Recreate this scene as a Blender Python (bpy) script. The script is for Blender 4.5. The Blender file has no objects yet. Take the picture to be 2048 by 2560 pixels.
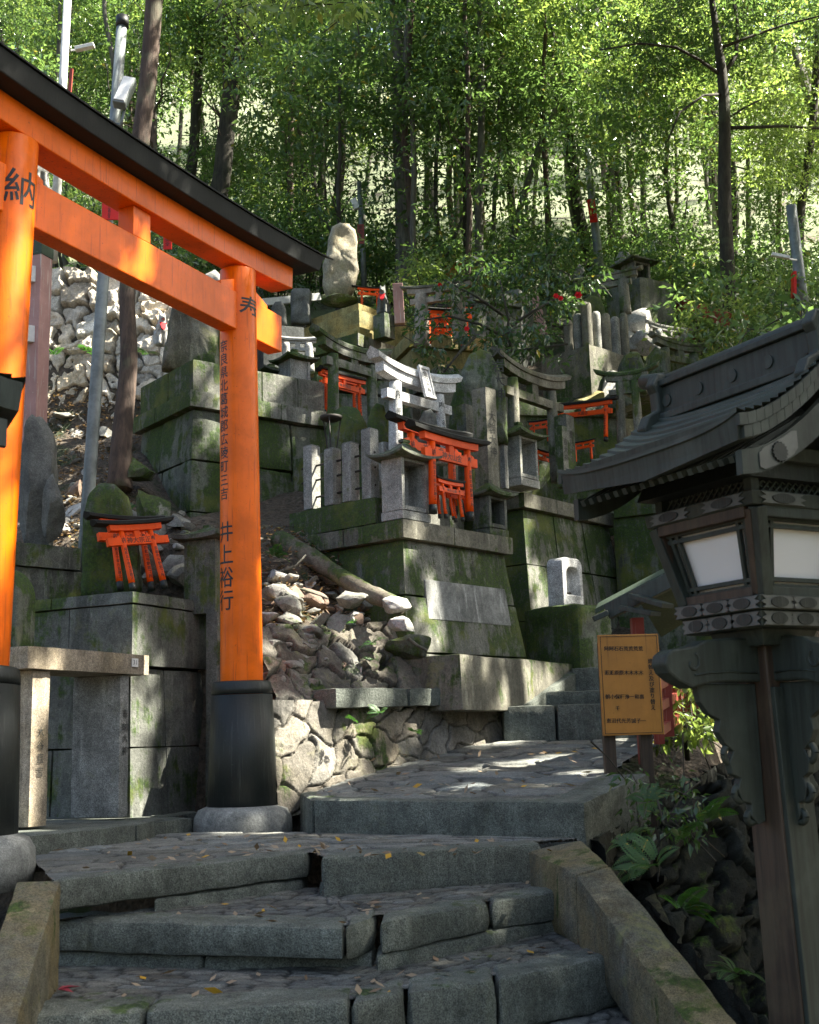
import bpy, bmesh, math, random
import numpy as np
from math import sin, cos, pi, radians, sqrt, atan2
from mathutils import Vector, Matrix

# ------------------------------------------------------------------ camera, world, sun
SC = bpy.context.scene
COL = SC.collection
EYE = Vector((0.0, 0.0, 0.5))            # eye height above the gate landing (z = 0)
PITCH, ROLL, FPX = radians(10.5), radians(-1.6), 3066.0
_fw = Vector((0, cos(PITCH), sin(PITCH))); _up0 = Vector((0, -sin(PITCH), cos(PITCH))); _rt0 = Vector((1, 0, 0))
_rt = _rt0*cos(ROLL) + _up0*sin(ROLL); _up = _up0*cos(ROLL) - _rt0*sin(ROLL)
cam_d = bpy.data.cameras.new('camera'); cam = bpy.data.objects.new('camera', cam_d); COL.objects.link(cam)
cam.matrix_world = Matrix(((_rt.x, _up.x, -_fw.x, EYE.x), (_rt.y, _up.y, -_fw.y, EYE.y), (_rt.z, _up.z, -_fw.z, EYE.z), (0, 0, 0, 1)))
cam_d.sensor_fit = 'HORIZONTAL'; cam_d.sensor_width = 36.0; cam_d.lens = 36.0*FPX/2048.0
cam_d.clip_start = 0.05; cam_d.clip_end = 600
cam_d.dof.use_dof = True; cam_d.dof.focus_distance = 9.5; cam_d.dof.aperture_fstop = 9.0
SC.camera = cam

SUN_AZ, SUN_EL = radians(88), radians(52)   # azimuth clockwise from +Y
SUN = Vector((sin(SUN_AZ)*cos(SUN_EL), cos(SUN_AZ)*cos(SUN_EL), sin(SUN_EL)))
sd = bpy.data.lights.new('sun', 'SUN'); sd.energy = 5.0; sd.angle = radians(0.5); sd.color = (1.0, 0.95, 0.86)
so = bpy.data.objects.new('sun', sd); COL.objects.link(so)
so.rotation_euler = SUN.to_track_quat('Z', 'Y').to_euler(); so.location = (20, 0, 30)
W_ = bpy.data.worlds.new('World'); SC.world = W_; W_.use_nodes = True
wn = W_.node_tree; bg = wn.nodes['Background']
sky = wn.nodes.new('ShaderNodeTexSky'); sky.sky_type = 'NISHITA'; sky.sun_disc = False
sky.sun_elevation = SUN_EL; sky.sun_rotation = SUN_AZ; sky.air_density = 1.0; sky.dust_density = 4.0; sky.ozone_density = 0.6
wn.links.new(sky.outputs[0], bg.inputs[0]); bg.inputs[1].default_value = 0.065
SC.view_settings.view_transform = 'Standard'; SC.view_settings.look = 'None'
SC.view_settings.exposure = 2.5; SC.view_settings.gamma = 1.0; SC.view_settings.use_curve_mapping = False
SC.view_settings.use_white_balance = True; SC.view_settings.white_balance_temperature = 6800; SC.view_settings.white_balance_tint = 6
SC.render.engine = 'CYCLES'
cy = SC.cycles
cy.max_bounces = 6; cy.diffuse_bounces = 3; cy.glossy_bounces = 2; cy.transmission_bounces = 4; cy.transparent_max_bounces = 4
cy.sample_clamp_indirect = 4.0; cy.use_denoising = True; cy.caustics_reflective = False; cy.caustics_refractive = False
cy.use_adaptive_sampling = True; cy.adaptive_threshold = 0.015

# ------------------------------------------------------------------ pixel <-> place helpers
def ray(px, py): return _fw*FPX + _rt*(px-1024.0) - _up*(py-1280.0)
def W(px, py, Y):
    d = ray(px, py); return EYE + d*((Y-EYE.y)/d.y)
def WZ(px, py, z):
    d = ray(px, py); return EYE + d*((z-EYE.z)/d.z)
def proj(p):
    d = Vector(p)-EYE; w = d.dot(_fw); return (1024+FPX*d.dot(_rt)/w, 1280-FPX*d.dot(_up)/w)
def upto(c, d, px, hi=12.0):
    """distance along d from c at which the point shows at column px"""
    c = Vector(c); d = Vector(d); s0 = proj(c)[0] < px; lo = 0.0
    for _ in range(40):
        m = (lo+hi)/2
        if (proj(c+d*m)[0] < px) == s0: lo = m
        else: hi = m
    return lo
def height_at(p, py, lo=-3.0, hi=12.0):
    """z at which the vertical through p shows at row py"""
    for _ in range(40):
        m = (lo+hi)/2
        if proj((p[0], p[1], m))[1] > py: lo = m
        else: hi = m
    return lo
def dirs(az):
    a = radians(az); return Vector((sin(a), cos(a), 0)), Vector((-cos(a), sin(a), 0))
Z3 = Vector((0, 0, 1))

# ------------------------------------------------------------------ numpy noise
_rs = np.random.RandomState(7); _tab = _rs.rand(64, 64, 64).astype(np.float32)
def vnoise(p, scale=1.0, seed=0):
    p = np.asarray(p, float)*scale + seed*17.31; i = np.floor(p).astype(int); f = p-i; f = f*f*(3-2*f); r = 0
    for a in (0, 1):
        for b in (0, 1):
            for c in (0, 1):
                w = (f[:, 0] if a else 1-f[:, 0])*(f[:, 1] if b else 1-f[:, 1])*(f[:, 2] if c else 1-f[:, 2])
                r = r + w*_tab[(i[:, 0]+a) & 63, (i[:, 1]+b) & 63, (i[:, 2]+c) & 63]
    return r*2-1
def fbm(p, scale=1.0, seed=0, oct=4):
    r = 0; a = 1; t = 0
    for k in range(oct):
        r = r+a*vnoise(p, scale*2**k, seed+k); t += a; a *= 0.5
    return r/t

# ------------------------------------------------------------------ object helpers
def tag(o, label=None, cat=None, group=None, kind=None):
    if label: o['label'] = label
    if cat: o['category'] = cat
    if group: o['group'] = group
    if kind: o['kind'] = kind
    return o
def link(name, me, mat=None, parent=None):
    o = bpy.data.objects.new(name, me); COL.objects.link(o)
    if mat is not None and not me.materials: me.materials.append(mat)
    if parent is not None: o.parent = parent
    return o
def empty(name, loc=(0, 0, 0), rz=0.0, rx=0.0):
    o = bpy.data.objects.new(name, None); COL.objects.link(o); o.empty_display_size = 0.1
    o.location = loc; o.rotation_euler = (rx, 0, rz); return o
def mesh_np(name, v, f, smooth=False):
    """v (n,3) array; f (m,k) array of equal-sized faces"""
    me = bpy.data.meshes.new(name); v = np.ascontiguousarray(v, dtype=np.float32); f = np.ascontiguousarray(f, dtype=np.int32)
    me.vertices.add(len(v)); me.vertices.foreach_set('co', v.ravel())
    me.loops.add(f.size); me.loops.foreach_set('vertex_index', f.ravel())
    me.polygons.add(len(f)); k = f.shape[1]
    me.polygons.foreach_set('loop_start', np.arange(0, f.size, k, dtype=np.int32))
    if smooth: me.polygons.foreach_set('use_smooth', np.ones(len(f), dtype=bool))
    me.update(calc_edges=True); return me
def copy_tree(o, parent=None):
    c = o.copy(); COL.objects.link(c)
    if parent is not None: c.parent = parent
    for ch in list(o.children): copy_tree(ch, c)
    return c

class MB:
    """collects pieces and links them as one mesh"""
    def __init__(s): s.v = []; s.f = []; s.sm = []
    def add(s, vs, fs, smooth=False):
        n = len(s.v); s.v += [tuple(p) for p in vs]; s.f += [tuple(i+n for i in f) for f in fs]; s.sm += [smooth]*len(fs); return s
    def hexa(s, b, t):
        """bottom quad b, top quad t, both counter-clockwise seen from above"""
        return s.add(list(b)+list(t), [(3, 2, 1, 0), (4, 5, 6, 7), (0, 1, 5, 4), (1, 2, 6, 5), (2, 3, 7, 6), (3, 0, 4, 7)])
    def box(s, c, sz, rz=0.0, M=None):
        x, y, z = sz[0]/2, sz[1]/2, sz[2]/2
        R = M if M is not None else Matrix.Rotation(rz, 3, 'Z'); c = Vector(c)
        q = [c+R @ Vector(p) for p in ((-x, -y, -z), (x, -y, -z), (x, y, -z), (-x, y, -z), (-x, -y, z), (x, -y, z), (x, y, z), (-x, y, z))]
        return s.hexa(q[:4], q[4:])
    def bar(s, a, b, w, h, up=Z3):
        a, b = Vector(a), Vector(b); d = (b-a).normalized(); u = d.cross(Vector(up)).normalized()*(w/2); n = u.cross(d).normalized()*(h/2)
        A = [a-u-n, a+u-n, a+u+n, a-u+n]; B = [p+(b-a) for p in A]
        return s.add(A+B, [(0, 1, 2, 3), (7, 6, 5, 4), (0, 4, 5, 1), (1, 5, 6, 2), (2, 6, 7, 3), (3, 7, 4, 0)])
    def tube(s, pts, rad, n=12, caps=True, smooth=True):
        pts = [Vector(p) for p in pts]; rad = rad if hasattr(rad, '__len__') else [rad]*len(pts); vs = []; fs = []
        d0 = (pts[1]-pts[0]).normalized(); ref = Vector((1, 0, 0)) if abs(d0.x) < 0.8 else Vector((0, 1, 0))
        for i, p in enumerate(pts):
            d = (pts[min(i+1, len(pts)-1)]-pts[max(i-1, 0)]).normalized(); u = (ref-d*ref.dot(d)).normalized(); w = d.cross(u); ref = u
            for k in range(n):
                a = 2*pi*k/n; vs.append(p+(u*cos(a)+w*sin(a))*rad[i])
        for i in range(len(pts)-1):
            for k in range(n):
                fs.append((i*n+k, i*n+(k+1) % n, (i+1)*n+(k+1) % n, (i+1)*n+k))
        s.add(vs, fs, smooth)
        if caps:
            m = len(s.v)-len(vs); s.f.append(tuple(m+k for k in range(n))[::-1]); s.f.append(tuple(m+(len(pts)-1)*n+k for k in range(n))); s.sm += [False, False]
        return s
    def lathe(s, c, prof, n=24, smooth=True):
        """prof list of (r, z)"""
        c = Vector(c); vs = []; fs = []
        for r, z in prof:
            for k in range(n):
                a = 2*pi*k/n; vs.append(c+Vector((cos(a)*r, sin(a)*r, z)))
        for i in range(len(prof)-1):
            for k in range(n): fs.append((i*n+k, i*n+(k+1) % n, (i+1)*n+(k+1) % n, (i+1)*n+k))
        s.add(vs, fs, smooth); m = len(s.v)-len(vs)
        s.f.append(tuple(m+k for k in range(n))[::-1]); s.f.append(tuple(m+(len(prof)-1)*n+k for k in range(n))); s.sm += [False, False]
        return s
    def prism(s, poly, M, t):
        """poly: 2D outline (x,z) counter-clockwise; extruded along local y by t; M 4x4"""
        n = len(poly); vs = [M @ Vector((p[0], -t/2, p[1])) for p in poly]+[M @ Vector((p[0], t/2, p[1])) for p in poly]
        fs = [tuple(range(n)), tuple(range(2*n-1, n-1, -1))]+[(i, i+n, (i+1) % n+n, (i+1) % n) for i in range(n)]
        return s.add(vs, fs)
    def build(s, name, mat, parent=None, bevel=0.0, seg=2):
        me = bpy.data.meshes.new(name); me.from_pydata(s.v, [], s.f); me.polygons.foreach_set('use_smooth', s.sm); me.update()
        o = link(name, me, mat, parent)
        if bevel:
            b = o.modifiers.new('bevel', 'BEVEL'); b.width = bevel; b.segments = seg; b.limit_method = 'ANGLE'; b.angle_limit = radians(35)
        return o

def rough(o, amp=0.006, cell=0.03, seed=0, low=0.0):
    """turns clean blocks into worn stone: subdivides long edges and displaces along normals"""
    me = o.data; bm = bmesh.new(); bm.from_mesh(me)
    for _ in range(5):
        es = [e for e in bm.edges if e.calc_length() > cell*1.6]
        if not es or len(bm.verts) > 60000: break
        bmesh.ops.subdivide_edges(bm, edges=es, cuts=1, use_grid_fill=True)
    bmesh.ops.triangulate(bm, faces=[f for f in bm.faces if len(f.verts) > 4])
    bm.normal_update()
    P = np.array([v.co[:] for v in bm.verts]); Nn = np.array([v.normal[:] for v in bm.verts])
    d = fbm(P, 1/(cell*3.5), seed, 3)*amp
    if low: d = d+fbm(P, 2.2, seed+5, 2)*low
    # wear corners: vertices whose faces disagree get pushed in
    sh = np.array([min((f.normal.dot(v.normal) for f in v.link_faces), default=1) for v in bm.verts])
    d = d-np.clip(1-sh, 0, 0.6)*amp*3.0
    P = P+Nn*d[:, None]
    for v, p in zip(bm.verts, P): v.co = p
    bm.to_mesh(me); bm.free()
    me.polygons.foreach_set('use_smooth', [True]*len(me.polygons))
    me.update()
    m = o.modifiers.new('edge', 'EDGE_SPLIT'); m.split_angle = radians(38); m.use_edge_sharp = False
    return o

# ------------------------------------------------------------------ lettering
_gl = {}
def glyph(ch, weight):
    key = (ch, weight)
    if key not in _gl:
        cu = bpy.data.curves.new('txt', 'FONT'); cu.body = ch; cu.size = 1.0; cu.align_x = 'CENTER'; cu.align_y = 'CENTER'; cu.offset = weight; cu.resolution_u = 2
        o = bpy.data.objects.new('txt', cu); sc_ = bpy.data.scenes.get('glyphs') or bpy.data.scenes.new('glyphs'); sc_.collection.objects.link(o)
        vl = sc_.view_layers[0]; vl.update(); ev = o.evaluated_get(vl.depsgraph); me = ev.to_mesh()
        bm = bmesh.new(); bm.from_mesh(me)
        for k in range(-5, 6): bmesh.ops.bisect_plane(bm, geom=bm.verts[:]+bm.edges[:]+bm.faces[:], plane_co=(k*.1+.013, 0, 0), plane_no=(1, 0, 0))
        bm.verts.index_update(); _gl[key] = ([(v.co.x, v.co.y) for v in bm.verts], [tuple(v.index for v in f.verts) for f in bm.faces], 1); bm.free()
        ev.to_mesh_clear(); bpy.data.objects.remove(o); bpy.data.curves.remove(cu)
    return _gl[key]
def glyphs(s, vertical=False, weight=0.0, pitch=1.05):
    weight *= 0.25; V = []; F = []; n_ = len(s); adv = 1.0 if ord(s[0]) > 255 else 0.6
    for i, ch in enumerate(s):
        gv, gf, _ = glyph(ch, weight); n = len(V); dx = 0 if vertical else (i-(n_-1)/2)*adv; dy = -(i-(n_-1)/2)*pitch if vertical else 0
        V += [(x+dx, y+dy) for x, y in gv]; F += [tuple(k+n for k in f) for f in gf]
    return V, F
def write(s, size, fn, mat, parent, vertical=False, weight=0.02, pitch=1.05, name='inscription', sx=1.0):
    """fn maps (u, v) metres on the surface to a point in the parent's space"""
    V, F = glyphs(s, vertical, weight, pitch)
    if not V: return None
    me = bpy.data.meshes.new(name); me.from_pydata([tuple(fn(u*size*sx, v*size)) for u, v in V], [], F); me.update()
    return link(name, me, mat, parent)
# ------------------------------------------------------------------ materials
def nt_new(name):
    m = bpy.data.materials.new(name); m.use_nodes = True; nt = m.node_tree; nt.nodes.clear()
    out = nt.nodes.new('ShaderNodeOutputMaterial'); return m, nt, out
def nd(nt, t, ins=None, **kw):
    n = nt.nodes.new('ShaderNode'+t)
    for k, v in kw.items(): setattr(n, k, v)
    for k, v in (ins or {}).items():
        s = n.inputs[k]
        if isinstance(v, bpy.types.NodeSocket): nt.links.new(v, s)
        elif isinstance(v, (tuple, list)) and len(v) == 3 and s.type == 'RGBA': s.default_value = (*v, 1)
        else: s.default_value = v
    return n
def mth(nt, op, a, b=0.5, clamp=False): return nd(nt, 'Math', {0: a, 1: b}, operation=op, use_clamp=clamp).outputs[0]
def mixc(nt, f, a, b, mode='MIX'):
    n = nt.nodes.new('ShaderNodeMix'); n.data_type = 'RGBA'; n.blend_type = mode
    for s, v in ((n.inputs[0], f), (n.inputs[6], a), (n.inputs[7], b)):
        if isinstance(v, bpy.types.NodeSocket): nt.links.new(v, s)
        elif isinstance(v, (tuple, list)): s.default_value = (*v, 1)
        else: s.default_value = v
    return n.outputs[2]
def ramp(nt, f, lo, hi, a=0.0, b=1.0):
    return nd(nt, 'MapRange', {0: f, 1: lo, 2: hi, 3: a, 4: b}, interpolation_type='SMOOTHSTEP').outputs[0]
def noise(nt, vec, scale, detail=5, rough=0.6, dist=0.0):
    return nd(nt, 'TexNoise', {'Vector': vec, 'Scale': scale, 'Detail': detail, 'Roughness': rough, 'Distortion': dist}).outputs[0]
def scaled(nt, vec, s): return nd(nt, 'Mapping', {'Vector': vec, 'Scale': s}).outputs[0]
def principled(nt, out, ins, bump=None, bdist=0.01, bstr=0.5):
    p = nd(nt, 'BsdfPrincipled', ins)
    if bump is not None:
        b = nd(nt, 'Bump', {'Height': bump, 'Strength': bstr, 'Distance': bdist}); nt.links.new(b.outputs[0], p.inputs['Normal'])
    nt.links.new(p.outputs[0], out.inputs[0]); return p

_mc = {}
def stone(base=(0.2, 0.2, 0.18), moss=0.5, lichen=0.2, streak=0.5, speck=0.3, side=0.0, bump=0.6, warm=0.0, cells=False):
    key = (base, moss, lichen, streak, speck, side, bump, warm, cells)
    if key in _mc: return _mc[key]
    m, nt, out = nt_new('stone'); g = nd(nt, 'NewGeometry'); P = g.outputs['Position']
    nz = nd(nt, 'SeparateXYZ', {0: g.outputs['Normal']}).outputs
    big = noise(nt, P, 1.5, 6, 0.65, 0.4); mid = noise(nt, P, 6.5, 7, 0.7, 0.3); fine = noise(nt, P, 48, 4, 0.75); grain = noise(nt, P, 190, 2, 0.7)
    st = noise(nt, scaled(nt, P, (15, 15, 1.3)), 1.0, 6, 0.68, 0.25)
    st2 = noise(nt, scaled(nt, P, (5, 5, 0.6)), 1.0, 5, 0.6, 0.2)
    dark = tuple(c*0.30 for c in base); lite = tuple(min(1, c*1.75+0.03) for c in base)
    c = mixc(nt, ramp(nt, mid, 0.3, 0.7), tuple(b*0.62 for b in base), tuple(b*1.2 for b in base))
    c = mixc(nt, mth(nt, 'MULTIPLY', ramp(nt, st2, 0.46, 0.66), 0.85*streak), c, dark)
    c = mixc(nt, mth(nt, 'MULTIPLY', ramp(nt, st, 0.54, 0.68), 0.75*streak), c, lite)
    if warm: c = mixc(nt, mth(nt, 'MULTIPLY', ramp(nt, big, 0.42, 0.62), warm), c, (0.36, 0.26, 0.09))
    sp = mixc(nt, ramp(nt, grain, 0.35, 0.65), (0.35, 0.35, 0.35), (1.6, 1.6, 1.55))
    c = mixc(nt, speck, c, mixc(nt, 1.0, c, sp, 'MULTIPLY'))
    c = mixc(nt, 0.45, c, mixc(nt, 1.0, c, mixc(nt, ramp(nt, fine, 0.3, 0.7), (0.55, 0.55, 0.55), (1.4, 1.4, 1.4)), 'MULTIPLY'))
    if cells:
        at = nd(nt, 'Attribute', attribute_name='tone'); c = mixc(nt, 1.0, c, at.outputs['Color'], 'MULTIPLY')
    if lichen:
        lm = mth(nt, 'MULTIPLY', ramp(nt, noise(nt, P, 3.3, 8, 0.75, 0.6), 0.56, 0.66), lichen)
        c = mixc(nt, lm, c, (0.22, 0.22, 0.09))
    if moss:
        mm = mth(nt, 'ADD', mth(nt, 'MULTIPLY', big, 0.62), mth(nt, 'MULTIPLY', mid, 0.38))
        mm = mth(nt, 'ADD', mm, mth(nt, 'MULTIPLY', mth(nt, 'MAXIMUM', nz[2], 0.0), 0.06))
        mm = mth(nt, 'ADD', mm, mth(nt, 'MULTIPLY', mth(nt, 'SUBTRACT', st, 0.5), 0.35))
        if side: mm = mth(nt, 'SUBTRACT', mm, mth(nt, 'MULTIPLY', nz[0], side))   # grows on the side away from the sun
        th = 0.70-0.30*moss
        mk = mth(nt, 'MULTIPLY', ramp(nt, mm, th, th+0.09), 0.93); mk = mth(nt, 'MULTIPLY', mk, ramp(nt, mth(nt, 'ADD', fine, mth(nt, 'MULTIPLY', mid, 0.5)), 0.52, 0.74, 0.25, 1.0))
        gcol = mixc(nt, ramp(nt, fine, 0.35, 0.65), (0.015, 0.032, 0.008), (0.055, 0.095, 0.016))
        gcol = mixc(nt, ramp(nt, noise(nt, P, 2.6, 4, 0.6), 0.5, 0.68), gcol, (0.10, 0.115, 0.022))
        c = mixc(nt, mk, c, gcol)
        hgt = mth(nt, 'ADD', mth(nt, 'MULTIPLY', fine, 0.8), mth(nt, 'MULTIPLY', mk, 0.35))
    else: hgt = fine
    hgt = mth(nt, 'ADD', hgt, mth(nt, 'MULTIPLY', grain, 0.25)); hgt = mth(nt, 'ADD', hgt, mth(nt, 'MULTIPLY', mid, 0.8))
    principled(nt, out, {'Base Color': c, 'Roughness': 0.85, 'Specular IOR Level': 0.25}, hgt, 0.012, bump)
    _mc[key] = m; return m

def paint(base, rough=0.35, wear=0.1, coat=0.0, dirt=(0.05, 0.04, 0.03), grain=0.3, name='paint'):
    m, nt, out = nt_new(name); g = nd(nt, 'NewGeometry'); P = g.outputs['Position']
    n1 = noise(nt, P, 3.0, 6, 0.65, 0.3); n2 = noise(nt, scaled(nt, P, (60, 60, 3)), 1.0, 4, 0.6); n3 = noise(nt, P, 70, 3, 0.7)
    c = mixc(nt, ramp(nt, n1, 0.35, 0.7), base, tuple(b*0.72 for b in base))
    c = mixc(nt, mth(nt, 'MULTIPLY', ramp(nt, n2, 0.56, 0.7), wear), c, dirt)
    c = mixc(nt, mth(nt, 'MULTIPLY', ramp(nt, n3, 0.66, 0.72), wear*2, True), c, dirt)
    r = mth(nt, 'ADD', mth(nt, 'MULTIPLY', n1, 0.25), rough-0.12)
    principled(nt, out, {'Base Color': c, 'Roughness': r, 'Specular IOR Level': 0.3 if base[0] > .5 else 0.5, 'Coat Weight': coat, 'Coat Roughness': 0.15}, mth(nt, 'ADD', n2, mth(nt, 'MULTIPLY', n3, 0.4)), 0.003, grain)
    return m
def wood(base, name='wood', worn=(0.3, 0.3, 0.3), wear=0.2, rough=0.6, axis=2):
    m, nt, out = nt_new(name); g = nd(nt, 'TexCoord'); P = g.outputs['Object']
    s = [38, 38, 38]; s[axis] = 2.2
    n2 = noise(nt, scaled(nt, P, tuple(s)), 1.0, 5, 0.65, 0.3); n1 = noise(nt, P, 4, 5, 0.6)
    c = mixc(nt, ramp(nt, n2, 0.3, 0.7), tuple(b*0.55 for b in base), tuple(b*1.3 for b in base))
    c = mixc(nt, mth(nt, 'MULTIPLY', ramp(nt, n1, 0.5, 0.68), wear), c, worn)
    principled(nt, out, {'Base Color': c, 'Roughness': rough}, n2, 0.004, 0.5)
    return m
def plain(name, col, rough=0.6, metal=0.0, var=0.25):
    m, nt, out = nt_new(name); g = nd(nt, 'NewGeometry'); n = noise(nt, g.outputs['Position'], 9, 6, 0.7)
    c = mixc(nt, ramp(nt, n, 0.3, 0.7), tuple(b*(1-var) for b in col), tuple(min(1, b*(1+var*0.5)) for b in col))
    principled(nt, out, {'Base Color': c, 'Roughness': rough, 'Metallic': metal}); return m
def leafmat(name, c1, c2, trans, tw=0.35, rough=0.34):
    m, nt, out = nt_new(name); g = nd(nt, 'NewGeometry'); r = g.outputs['Random Per Island']
    oi = nd(nt, 'ObjectInfo').outputs['Random']
    r2 = mth(nt, 'FRACT', mth(nt, 'ADD', r, oi))
    c = mixc(nt, r2, c1, c2); c = mixc(nt, ramp(nt, r, 0.955, 0.99), c, (0.42, 0.32, 0.03))
    p = nd(nt, 'BsdfPrincipled', {'Base Color': c, 'Roughness': rough, 'Specular IOR Level': 0.75})
    t = nd(nt, 'BsdfTranslucent', {'Color': mixc(nt, r, trans, tuple(x*0.6 for x in trans))})
    mx = nd(nt, 'MixShader', {0: tw, 1: p.outputs[0], 2: t.outputs[0]}); nt.links.new(mx.outputs[0], out.inputs[0]); return m
def bark(name, a, b):
    m, nt, out = nt_new(name); g = nd(nt, 'TexCoord'); P = g.outputs['Object']
    n = noise(nt, scaled(nt, P, (22, 22, 4)), 1.0, 6, 0.7, 0.4); n2 = noise(nt, P, 3, 5, 0.6)
    c = mixc(nt, ramp(nt, n, 0.3, 0.7), a, b); c = mixc(nt, mth(nt, 'MULTIPLY', ramp(nt, n2, 0.52, 0.66), 0.5), c, (0.09, 0.10, 0.06))
    principled(nt, out, {'Base Color': c, 'Roughness': 0.9}, n, 0.02, 0.7); return m

M_VERM = paint((0.93, 0.155, 0.0), 0.38, 0.55, 0.05, (0.42, 0.05, 0.008), 0.4, 'vermilion_gate_paint')
M_RED = paint((0.95, 0.088, 0.0), 0.5, 0.25, 0.0, (0.25, 0.04, 0.02), 0.25, 'vermilion_small_paint')
M_BLACK = paint((0.010, 0.014, 0.013), 0.5, 0.7, 0.0, (0.045, 0.05, 0.045), 0.7, 'black_paint')
M_ROOFBLK = paint((0.006, 0.007, 0.006), 0.8, 0.25, 0.0, (0.02, 0.025, 0.015), 0.5, 'black_roof_paint')
M_INK = plain('black_ink', (0.008, 0.008, 0.008), 0.5)
M_ENGR = plain('engraved_ink', (0.05, 0.05, 0.045), 0.8)
M_LDARK = wood((0.022, 0.031, 0.025), 'lantern_wood', (0.060, 0.074, 0.062), 0.45, 0.6)
M_LROOF = wood((0.038, 0.052, 0.042), 'lantern_roof_wood', (0.10, 0.11, 0.10), 0.4, 0.6, 1)
M_LBROWN = wood((0.050, 0.032, 0.020), 'brown_stained_wood', (0.09, 0.07, 0.04), 0.5, 0.6)
M_METAL = plain('grey_fitting_metal', (0.12, 0.125, 0.12), 0.5, 0.5, 0.3)
M_POLE = plain('galvanised_pole', (0.20, 0.225, 0.225), 0.5, 0.3, 0.35)
M_WPOLE = plain('white_pole_paint', (0.62, 0.62, 0.60), 0.5)
M_WHITE = plain('white_plastic', (0.8, 0.8, 0.78), 0.4)
M_SIGNRED = paint((0.72, 0.02, 0.012), 0.4, 0.1, 0, (0.2, 0.02, 0.02), 0.1, 'sign_red')
M_PINK = paint((0.42, 0.24, 0.22), 0.8, 0.9, 0.0, (0.5, 0.46, 0.42), 0.8, 'faded_red_wood')
M_RAILRED = paint((0.30, 0.045, 0.03), 0.6, 0.5, 0.0, (0.4, 0.25, 0.2), 0.5, 'rail_red')
M_YSIGN = paint((0.46, 0.20, 0.035), 0.5, 0.5, 0.0, (0.2, 0.09, 0.02), 0.2, 'ochre_sign_paint')
M_GRN_ROOF = paint((0.035, 0.060, 0.035), 0.7, 0.6, 0.0, (0.10, 0.12, 0.10), 0.6, 'green_copper_roof')
M_IRON = plain('dark_iron', (0.03, 0.025, 0.02), 0.7, 0.2, 0.4)
M_BIB = plain('red_cloth', (0.75, 0.01, 0.02), 0.8)
m_, nt_, out_ = nt_new('window_acrylic')
p_ = nd(nt_, 'BsdfPrincipled', {'Base Color': (0.86, 0.85, 0.85), 'Roughness': 0.35}); t_ = nd(nt_, 'BsdfTranslucent', {'Color': (0.9, 0.88, 0.87)})
mx_ = nd(nt_, 'MixShader', {0: 0.4, 1: p_.outputs[0], 2: t_.outputs[0]}); nt_.links.new(mx_.outputs[0], out_.inputs[0]); mx_.inputs[0].default_value = 0.15; p_.inputs['Base Color'].default_value = (.88, .88, .90, 1); M_PANE = m_
M_BARK = bark('brown_bark', (0.035, 0.024, 0.018), (0.10, 0.065, 0.048))
M_BARKG = bark('grey_bark', (0.05, 0.048, 0.04), (0.16, 0.15, 0.125))
M_BARKD = bark('dark_bark', (0.018, 0.016, 0.012), (0.06, 0.052, 0.038))
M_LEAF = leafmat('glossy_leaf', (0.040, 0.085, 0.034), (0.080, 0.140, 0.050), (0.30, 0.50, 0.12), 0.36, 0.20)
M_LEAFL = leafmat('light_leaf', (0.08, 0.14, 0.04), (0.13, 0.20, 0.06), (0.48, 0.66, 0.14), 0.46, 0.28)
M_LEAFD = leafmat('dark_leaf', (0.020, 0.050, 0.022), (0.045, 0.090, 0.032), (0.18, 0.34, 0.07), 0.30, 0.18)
M_FERN = leafmat('fern_leaf', (0.022, 0.075, 0.022), (0.05, 0.13, 0.03), (0.12, 0.34, 0.04), 0.4, 0.5)
M_DRY = leafmat('dry_leaf', (0.16, 0.10, 0.06), (0.34, 0.26, 0.17), (0.4, 0.25, 0.1), 0.15, 0.7)

S_STEP = stone((0.140, 0.154, 0.138), 0.26, 0.12, 0.35, 0.7, 0, 1.0)
S_PAVE = stone((0.165, 0.17, 0.162), 0.10, 0.06, 0.1, 0.5, 0, 0.7, 0, True)
S_WALL = stone((0.20, 0.185, 0.16), 0.52, 0.25, 0.4, 0.5, 0, 0.9, 0, True)
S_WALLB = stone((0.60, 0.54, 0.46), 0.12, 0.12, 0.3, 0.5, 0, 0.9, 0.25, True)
S_POD = stone((0.21, 0.21, 0.185), 0.90, 0.25, 0.75, 0.45, 0.05)
S_LEDGE = stone((0.20, 0.19, 0.155), 0.62, 0.5, 0.7, 0.45, 0.05)
S_PLAIN = stone((0.15, 0.155, 0.14), 0.72, 0.2, 0.85, 0.5, 0.0)
S_MOSSY = stone((0.15, 0.16, 0.13), 0.84, 0.3, 0.8, 0.4, 0.0)
S_YEL = stone((0.26, 0.235, 0.11), 0.45, 0.5, 0.6, 0.35, 0.0, 0.6, 0.75)
S_GRAN = stone((0.56, 0.56, 0.57), 0.0, 0.0, 0.1, 0.85, 0, 0.3)
S_GRANW = stone((0.30, 0.30, 0.285), 0.25, 0.25, 0.5, 0.7, 0, 0.5)
S_TABLE = stone((0.33, 0.28, 0.22), 0.10, 0.1, 0.55, 0.6, 0, 0.5, 0.2)
S_DARKR = stone((0.13, 0.135, 0.13), 0.35, 0.1, 0.3, 0.4)
S_ROCK = stone((0.23, 0.225, 0.205), 0.42, 0.2, 0.25, 0.4)
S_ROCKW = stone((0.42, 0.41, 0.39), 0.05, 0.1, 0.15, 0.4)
S_ROCKR = stone((0.22, 0.155, 0.12), 0.05, 0.1, 0.2, 0.4)
S_WALLC = stone((0.26, 0.24, 0.21), 0.5, 0.2, 0.4, 0.5, 0, 0.9, 0.1, True)
S_RAV = stone((0.032, 0.036, 0.03), 0.35, 0.1, 0.3, 0.4, 0, 0.9, 0, True)
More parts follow.
